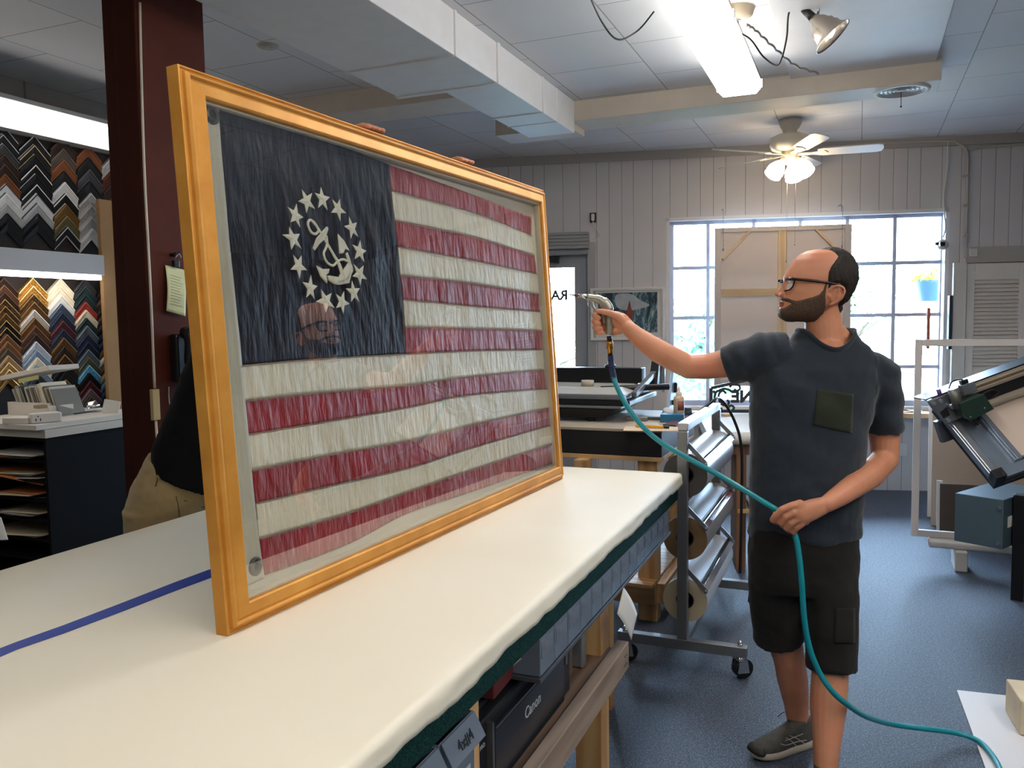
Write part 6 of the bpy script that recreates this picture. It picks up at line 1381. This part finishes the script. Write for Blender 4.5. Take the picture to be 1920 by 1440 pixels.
decal(SRB, [(1566, 1140), (1601, 1140), (1601, 1205), (1564, 1205)], 8, 10, 'cargo_pocket', SHT, sh_, .004, .003)
# ---------------------------------------------------------------- shoes and socks
SHOE = mat('grey_mesh_shoe', '4d4b47', .75, var=.25, vscale=40, bump=.5, bscale=500, bdist=.002); SOLE = mat('pale_sole', 'b9aea0', .6); DSH = mat('shoe_dark', '2b2a2a', .7)
def shoe(heel, toe, laces=True):
    h = V(heel); t = V(toe); d = (t-h); L = d.length; an = math.atan2(d.y, d.x); T = M.Translation((h.x, h.y, 0)) @ M.Rotation(an, 4, 'Z')
    def prof(zsets, n=28):
        vs = []
        for z, x0, x1, w0, w1 in zsets:
            for k in range(n):
                t_ = 2*pi*k/n; a, b_ = cos(t_), sin(t_); xc = (x0+x1)/2; x = xc+(x1-x0)/2*a*(abs(a)**2.6+abs(b_)**2.6)**(-1/2.6); f_ = (x-x0)/(x1-x0)
                w = w0+(w1-w0)*f_; w *= 1-.16*math.exp(-((f_-.42)/.16)**2); vs.append((x, w*b_*(abs(a)**2.6+abs(b_)**2.6)**(-1/2.6)+.008*(f_-.5), z+(.016*max(0, f_-.75)**1 if z < .03 else 0)))
        N_ = len(zsets); return vs, [(i*n+k, i*n+(k+1) % n, (i+1)*n+(k+1) % n, (i+1)*n+k) for i in range(N_-1) for k in range(n)]+[tuple(reversed(range(n))), tuple((N_-1)*n+k for k in range(n))]
    mm = MB(T); vs, fs = prof([(.022, .005, L-.005, .034, .046), (.035, .0, L-.002, .035, .048), (.055, .0, L-.012, .034, .044), (.07, .0, L-.06, .033, .038), (.085, .002, L-.11, .031, .033), (.10, .004, L-.15, .029, .030), (.115, .004, L-.175, .027, .027)])
    mm.add(vs, fs, True); sh = mm.build('shoe', SHOE, man)
    mm = MB(T); vs, fs = prof([(.001, .006, L-.02, .032, .042), (.012, -.004, L+.002, .038, .05), (.026, -.006, L+.004, .038, .051), (.034, -.002, L-.004, .034, .046)]); mm.add(vs, fs, True); mm.build('sole', SOLE, sh)
    mm = MB(T); vs, fs = prof([(.03, L-.06, L+.0045, .042, .047), (.042, L-.055, L-.002, .038, .044), (.05, L-.05, L-.012, .03, .036)]); mm.add(vs, fs, True); mm.build('toe_cap', DSH, sh)
    mm = MB(T)
    for k in range(5 if laces else 0):
        x = L-.185+k*.026; z = .112-k*.0135; mm.tube(spline([(x, -.022, z-.008), (x+.004, 0, z+.003), (x, .022, z-.008)], 4), .0024, 6); mm.tube(spline([(x, -.022, z-.008), (x+.014, 0, z+.001), (x+.024, .022, z-.018)], 4), .002, 6)
    if laces: mm.tube(spline([(L-.185, 0, .113), (L-.16, -.02, .135), (L-.14, -.035, .115)], 5), .002, 6); mm.tube(spline([(L-.185, 0, .113), (L-.17, .01, .14), (L-.165, .02, .16)], 5), .002, 6)
    if laces: mm.build('laces', mat('laces_grey', '6a6761', .8), sh)
    mm = MB(T); mk = mat('shoe_mark', 'b7b5ae', .5); sd = 1 if d.x < 0 else -1
    for pts in ([(.085, .038), (.115, .062), (.15, .08)], [(.12, .034), (.14, .058), (.165, .076)], [(.075, .05), (.12, .052), (.165, .05), (.19, .06)], [(.09, .075), (.13, .07), (.17, .066)]):
        P = spline([(x, sd*(.046 if z < .05 else .0415)*(1-.1*(z-.04)/.04), z) for x, z in pts], 5); mm.tube(P, .0014, 5)
    mm.build('side_stripes', mk, sh)
    return sh
shoe((1.085, 2.905, 0), (.825, 2.80, 0)); shoe((.985, 2.59, 0), (.955, 2.30, 0), laces=False)
SOCK = mat('grey_sock', 'a8a49c', .9, bump=.4, bscale=300)
for a, r0, r1 in (((1498, 1352, 1499, 1392, 2.905), .041, .038), ((1546, 1456, 1544, 1500, 2.55), .041, .039)):
    mm = MB(); mm.tube([atY(a[0], a[1], a[4]), atY(a[2], a[3], a[4])], [r0, r1], 18, flat=(1, 1.1)); mm.build('sock', SOCK, man)
# ---------------------------------------------------------------- air blow gun and hose
gun = empty('air_blow_gun', gp(1140, 600), 'silver air blow gun held in the raised hand', 'air gun'); GM1 = mat('cast_silver', 'a9a69a', .38, .75, var=.08)
b = MB(); b.tube(spline([gp(1101, 557), gp(1118, 560), gp(1131, 566), gp(1139, 576), gp(1143, 590), gp(1143, 606), gp(1142, 628)], 5), [.0125]*5+[.0155]*5+[.0195]*8+[.0165]*7+[.0135]*6, 14, flat=(1, .85)); b.sph(gp(1144, 577), .010); b.build('gun_body', GM1, gun)
b = MB(); b.tube([gp(1102, 557), gp(1094, 555), gp(1085, 554)], [.0095, .008, .0065], 14); b.build('nozzle_collar', CHROME, gun)
b = MB(); b.tube([gp(1086, 554.5), gp(1078, 553.5)], [.0055, .0055], 12); nz_ = b.build('nozzle_band', mat('nozzle_brown', '5b4636', .5), gun)
b = MB(); b.tube([gp(1078, 553.5), gp(1065, 552)], [.004, .0012], 10); b.build('nozzle_tip', STEEL, gun)
b = MB(); b.tube(spline([gp(1110, 566), gp(1112, 575), gp(1118, 582), gp(1128, 590), gp(1133, 606)], 5), .0045, 8, flat=(1, 1.8)); b.build('trigger', GM1, gun)
b = MB(); b.tube(spline([gp(1103, 562), gp(1101, 570), gp(1104, 575), gp(1107, 571)], 5), .0018, 6); b.build('hook', STEEL, gun)
hose = empty('air_hose', gp(1147, 690), 'turquoise air hose running from the air gun through the hand to the floor', 'hose')
BRS = mat('brass', 'c08a35', .25, .95)
b = MB(); b.tube([gp(1142, 630), gp(1143, 640)], [.009, .009], 12); b.build('black_fitting', BLACKM, gun)
b = MB(); pts = [gp(1143, 639), gp(1143, 641), gp(1143.3, 644), gp(1143.5, 654), gp(1143.6, 655), gp(1144.5, 668)]; b.tube(pts, [.007, .0115, .0125, .0125, .0095, .0085], 16); b.build('brass_coupling', BRS, hose)
DBL = mat('navy_sleeve', '12254f', .5)
sp = spline([gp(1144.5, 666), gp(1147, 690), gp(1152, 713)], 14); b = MB(); b.tube(sp, [(.0095 if i % 2 else .0112) for i in range(len(sp))], 14, smooth=False); b.build('strain_relief', DBL, hose)
HP = [(1150, 706, GY), (1157, 726, GY-.01), (1176, 762, GY-.03), (1205, 800, GY-.06), (1243, 832, GY-.10), (1293, 861, GY-.16), (1350, 892, GY-.22), (1400, 922, GY-.32), (1438, 945, GY-.395), (1462, 961, 2.580), (1480, 984, 2.577), (1491, 1004, 2.572), (1498, 1040, 2.56), (1503, 1090, 2.55), (1508, 1160, 2.545), (1518, 1215, 2.545), (1537, 1262, 2.54), (1562, 1298, 2.53), (1590, 1322, 2.56), (1625, 1344, 2.68)]
fl_ = [(1672, 1358), (1730, 1366), (1790, 1374), (1832, 1388), (1860, 1415), (1878, 1450), (1890, 1500)]
pts = [atY(*p) for p in HP]+[atZ(x, y, max(.085-.028*i, .018)) for i, (x, y) in enumerate(fl_)]
b = MB(); b.tube(spline(pts, 8), .0092, 12); b.build('hose_tube', mat('turquoise_hose', '12909f', .35), hose)
# ================================================================ the person behind the flag
KH = cloth_mat('khaki_twill', 'a08a62', 'b29b72', 500, .9, .15, .5); BT = cloth_mat('black_jersey', '0c0d0f', '121316', 420, .95, .0, .5)
P2 = toroom(atY(322, 915, 2.98)); Y2 = 2.98
def w2(px, py, dy=0): return atY(px, py, Y2+dy)
hA, hB = FM @ V((.70, .03, FH)), FM @ V((1.235, .03, FH))
pel = w2(330, 925); nk = V((-.62, 2.86, 1.60)); shA = V((-.66, 2.66, 1.50)); shB = V((-.42, 3.02, 1.53))
mm = MB()
hd = V((-.56, 2.88, 1.76)); mm.sph(hd, .095, (.95, .85, 1.2), 24, 16); mm.blob([nk-V((0, 0, .05)), hd-V((0, 0, .05))], [.058, .055], 14)
mm.blob([pel+V((.03, 0, .04)), (pel+nk)/2+V((.0, 0, .02)), nk-V((0, 0, .12))], [.07, .09, .09], 16); mm.blob([shA, nk-V((0, 0, .1)), shB], [.05, .07, .05], 12)
for s_, hnd in ((shA, hA), (shB, hB)):
    el = s_.lerp(hnd, .48)+V((-.09, .06, -.07)); wr2 = hnd-fn*.045+V((0, 0, -.06)); mm.blob([s_, el, wr2], [.048, .040, .027], 14)
    mm.blob([wr2, hnd-fn*.03+V((0, 0, .0))], [.028, .03], 12, flat=(1, .7))
    for k in range(4):
        o = fu*(-.030+.02*k); hgt = (.006, .010, .008, .002)[k]
        mm.blob([hnd-fn*.03+o+V((0, 0, -.0)), hnd-fn*.018+o+V((0, 0, .012+hgt*.5)), hnd+o+V((0, 0, .014+hgt*.5)), hnd+fn*(.014+.003*k)+o+V((0, 0, .011))], [.0105, .0105, .0098, .0085], 10)
    mm.blob([hnd-fn*.03-fu*.03-V((0, 0, .02)), hnd-fn*.022-fu*.055-V((0, 0, .002))], [.012, .0095], 10)
for s_ in (-1, 1):
    o = RM.to_3x3() @ V((.02*s_, .095*s_, 0)); mm.blob([pel+o-V((0, 0, .06)), V((pel.x, pel.y, .5))+o, V((pel.x, pel.y, .08))+o], [.06, .05, .038], 14)
me2 = fuse(mm, .0045, 2); p2 = objmesh(me2, 'person', SKIN, None, (pel.x, pel.y, 0)); setp(p2, 'person in black shirt and khaki trousers leaning behind the flag, holding its top edge', 'person')
b = MB(); b.sph(hd+V((-.012, .0, .014)), .104, (.95, .85, 1.12), 20, 14); v_ = [p for p in b.v]; b.build('hair', HAIR, p2)
# shirt
b = MB()
c1 = w2(344, 885); c2 = w2(352, 800); c3 = w2(372, 720, -.02)
def ring2(mm, lv, n=28):
    vs = []
    for c, rx, ry, tilt in lv:
        for k in range(n): t = 2*pi*k/n; p = V((rx*cos(t), ry*sin(t), 0)); p = M.Rotation(tilt, 3, 'Y') @ (M.Rotation(-TH, 3, 'Z') @ p); vs.append(V(c)+p)
    N_ = len(lv); return mm.add(vs, [(i*n+k, i*n+(k+1) % n, (i+1)*n+(k+1) % n, (i+1)*n+k) for i in range(N_-1) for k in range(n)]+[tuple(reversed(range(n))), tuple((N_-1)*n+k for k in range(n))], True)
ring2(b, [(w2(362, 897), .135, .175, .5), (w2(367, 866), .135, .178, .5), (w2(392, 800), .130, .178, .5), (w2(424, 720), .125, .185, .45), (w2(456, 650), .12, .19, .4), (V((-.75, 2.90, 1.47)), .10, .17, .3), (nk-V((0, 0, .05)), .07, .09, .2), (nk-V((0, 0, .015)), .06, .065, .1)])
for s_, hnd in ((shA, hA), (shB, hB)):
    el = s_.lerp(hnd, .48)+V((-.09, .06, -.07)); b.tube([s_-(hnd-s_)*.1, s_, s_.lerp(el, .7)], [.075, .07, .058], 18)
def d2(c, n_): return n_*(.007*NZ.noise(V((c.x*9+c.z*6, c.y*7, c.z*8)))+.002*NZ.noise(c*25))
objmesh(fuse(b, .008, 3, d2), 'shirt', BT, p2)
b = MB()
ring2(b, [(w2(322, 1010), .135, .17, .0), (w2(321, 960), .14, .175, .1), (w2(328, 925), .135, .17, .3), (w2(341, 893), .125, .16, .42), (w2(349, 872), .12, .155, .45)])
for s_ in (-1, 1):
    o = RM.to_3x3() @ V((.02*s_, .085*s_, 0)); pz = V((pel.x, pel.y, 0)); b.tube([pz+o+V((0, 0, .90)), pz+o+V((-.02, 0, .5)), pz+o+V((0, 0, .07))], [.105, .085, .075], 20)
def d3(c, n_): return n_*(.006*NZ.noise(V((c.x*10+c.z*5, c.y*9, c.z*16)))+.003*NZ.noise(V((c.x*30, c.y*30, c.z*38))))
tme = fuse(b, .007, 3, d3); TRB = BVHTree.FromPolygons([v.co.copy() for v in tme.vertices], [tuple(p.vertices) for p in tme.polygons]); tr_ = objmesh(tme, 'trousers', KH, p2)
q = MB()
for pts in ([(303, 872), (297, 892), (292, 912)], [(330, 930), (335, 955), (338, 985)], [(345, 938), (385, 952)]):
    P = [cast(TRB, *p, .002) for p in pts]
    if all(P): q.tube(spline(P, 5), .0018, 6)
if q.v: q.build('seams', mat('khaki_seam', '6f5d40', .9), tr_)
P = [cast(TRB, 305, 872, .004), cast(TRB, 302, 884, .004), cast(TRB, 297, 897, .004)]
if all(P): q = MB(); q.tube(P, .006, 8, flat=(.5, 1.3)); q.build('belt_loop', KH, tr_)
for s_ in (-1, 1):
    o = RM.to_3x3() @ V((.02*s_, .085*s_, 0)); pz = V((pel.x, pel.y, 0))+o; q = MB(M.Translation(pz) @ M.Rotation(-TH, 4, 'Z'))
    q.blob([(-.05, 0, .04), (.06, 0, .042), (.16, 0, .034)], [.042, .042, .032], 14, flat=(.8, 1), up=(0, 0, 1)); q.build('shoe', DSH, p2)
# ================================================================ outside, light, camera
q = MB(WM); q.bx(-12, 16, .17, 14, -.25, -.15); struct(q, 'ground_outside', mat('pavement', 'cfcbc4', .9, var=.05), 'bright pavement outside the window')
LEAF = mat('tree_leaves', '86b592', .7, var=.25, vscale=3); BARK = mat('tree_bark', '5b4a3c', .9)
def tree(x, y, h, r, n, label, seed, zmin=.4):
    rnd = random.Random(seed); e = empty('leafy_tree', WM @ V((x, y, -.15)), label, 'tree', 'trees across the street')
    T = WM @ M.Translation((x, y, -.15))
    q = MB(T); q.tube(spline([(0, 0, 0), (.05, 0, h*.3), (-.05, .1, h*.6), (0, 0, h*.85)], 4), [.12-.01*i for i in range(13)][:13] if False else .09, 8)
    for k in range(6):
        a = rnd.uniform(0, 6.28); z = h*rnd.uniform(.35, .7); q.tube([(0, 0, z), (cos(a)*r*.5, sin(a)*r*.5, z+h*.12), (cos(a)*r*.9, sin(a)*r*.9, z+h*.2)], [.04, .025, .01], 6)
    q.build('trunk', BARK, e)
    q = MB(T)
    for k in range(n):
        u = rnd.random()**.4*r; a = rnd.uniform(0, 6.28); b = rnd.uniform(-1, 1)
        cx, cy, cz = u*sqrt(1-b*b)*cos(a), u*sqrt(1-b*b)*sin(a), h*zmin+(h*(1-zmin))*(.5+.5*b*u/r)
        for j in range(5):
            p = V((cx+rnd.gauss(0, .09), cy+rnd.gauss(0, .09), cz+rnd.gauss(0, .09))); s = rnd.uniform(.05, .1)
            d1 = V((rnd.gauss(0, 1), rnd.gauss(0, 1), rnd.gauss(0, 1))).normalized()*s; d2 = d1.orthogonal().normalized()*s*.5
            q.add([p-d1, p+d2, p+d1, p-d2], [(0, 1, 2, 3)])
    q.build('foliage', LEAF, e, recalc=False)
tree(-1.35, 4.2, 2.1, .95, 420, 'bushy green tree seen through the left window panes', 3, .25)
tree(-3.9, 4.5, 1.5, .8, 260, 'low green bush seen through the door glass', 5, .15)
tree(1.0, 6.0, 3.0, .75, 260, 'green tree seen through the right window panes', 8, .45)
# hanging planter
hc = atP(1747, 545, WP - WN*.9, WN); e = empty('hanging_planter', hc+V((0, 0, .35)), 'hanging dark pot of yellow green plants outside the window', 'planter'); T = M.Translation(hc)
q = MB(T); q.lathe([(0, -.10), (.10, -.10), (.14, .08), (.15, .08), (.15, .10)], 24); q.build('pot', mat('planter_pot', '3e5a7c', .5), e, solid=.006)
q = MB(T); rnd = random.Random(4)
for k in range(420):
    a = rnd.uniform(0, 6.28); r_ = rnd.random()**.5*.2; p = V((r_*cos(a), r_*sin(a), .1+rnd.random()*.16*(1-r_/.25))); s = rnd.uniform(.015, .035)
    d1 = V((rnd.gauss(0, 1), rnd.gauss(0, 1), rnd.gauss(0, 1))).normalized()*s; d2 = d1.orthogonal().normalized()*s*.5; q.add([p-d1, p+d2, p+d1, p-d2], [(0, 1, 2, 3)])
q.build('flowers', mat('planter_plants', 'b4bd3a', .6, var=.4, vscale=20), e, recalc=False)
q = MB(T)
for a in (0, 2.1, 4.2): q.cyl((.14*cos(a), .14*sin(a), .1), (0, 0, .75), .003, n=6)
q.cyl((0, 0, .75), (0, 0, 2.0), .003, n=6)
q.build('hanger_wire', BLACKM, e)
for x, y, s, lab in ((1.1, 9.0, 1.0, 'taller pale green bin standing across the street'), (1.75, 9.3, .8, 'shorter pale green bin standing across the street')):
    e = empty('wheelie_bin', WM @ V((x, y, -.15)), lab, 'bin', 'bins across the street'); T = WM @ M.Translation((x, y, -.15)) @ M.Diagonal((s, s, s, 1))
    q = MB(T); q.prism([(-.25, -.25), (.25, -.25), (.25, .25), (-.25, .25)], 0, 1.0); q.build('bin_body', mat('bin_green', '3f8f7d', .5), e, bevel=.02)
    q = MB(T); q.bx(-.28, .28, -.28, .28, 1.0, 1.06); q.build('bin_lid', mat('bin_green', '3f8f7d', .5), e, bevel=.02)
q = MB(WM); q.bx(.15, .75, 9.0, 9.4, -.15, .35); thing(q, 'low_planter_box', mat('blue_box', '3b5d96', .6), 'low blue box on the far pavement outside', 'box', bevel=.02)
q = MB(WM); q.cyl((-.02, 2.2, -.15), (-.02, 2.2, 2.3), .018); thing(q, 'street_pole', mat('pole_grey', '8d99b5', .4, .3), 'thin grey pole standing just outside the window', 'pole')
# light
w = bpy.data.worlds.new('sky'); SC.world = w; w.use_nodes = True
nt = w.node_tree; bg = nt.nodes['Background']
bg.inputs[0].default_value = (.52, .73, 1.0, 1); bg.inputs[1].default_value = 62.0
SC.view_settings.view_transform = 'Standard'; SC.view_settings.look = 'None'; SC.view_settings.gamma = 1; SC.view_settings.use_curve_mapping = False
SC.view_settings.exposure = 0.3
for nm, x0, x1, z0, z1 in (('window_light_portal', WX0, WX1, WZ0, WZ1), ('door_light_portal', gx0, gx1, gz0, gz1)):
    ld = bpy.data.lights.new(nm, 'AREA'); ld.shape = 'RECTANGLE'; ld.size = x1-x0; ld.size_y = z1-z0; ld.cycles.is_portal = True
    lo = bpy.data.objects.new(nm, ld); COL.objects.link(lo); lo.matrix_basis = WM @ M.Translation(((x0+x1)/2, .2, (z0+z1)/2)) @ M.Rotation(-pi/2, 4, 'X')
cd = bpy.data.cameras.new('camera'); cd.sensor_width = 36; cd.lens = F/1920*36; cd.clip_start = .05
cam = bpy.data.objects.new('camera', cd); COL.objects.link(cam); cam.matrix_basis = M.Translation(C0) @ CAMR; SC.camera = cam
SC.cycles.max_bounces = 6; SC.cycles.diffuse_bounces = 4; SC.cycles.glossy_bounces = 3; SC.cycles.transparent_max_bounces = 12; SC.cycles.sample_clamp_indirect = 6
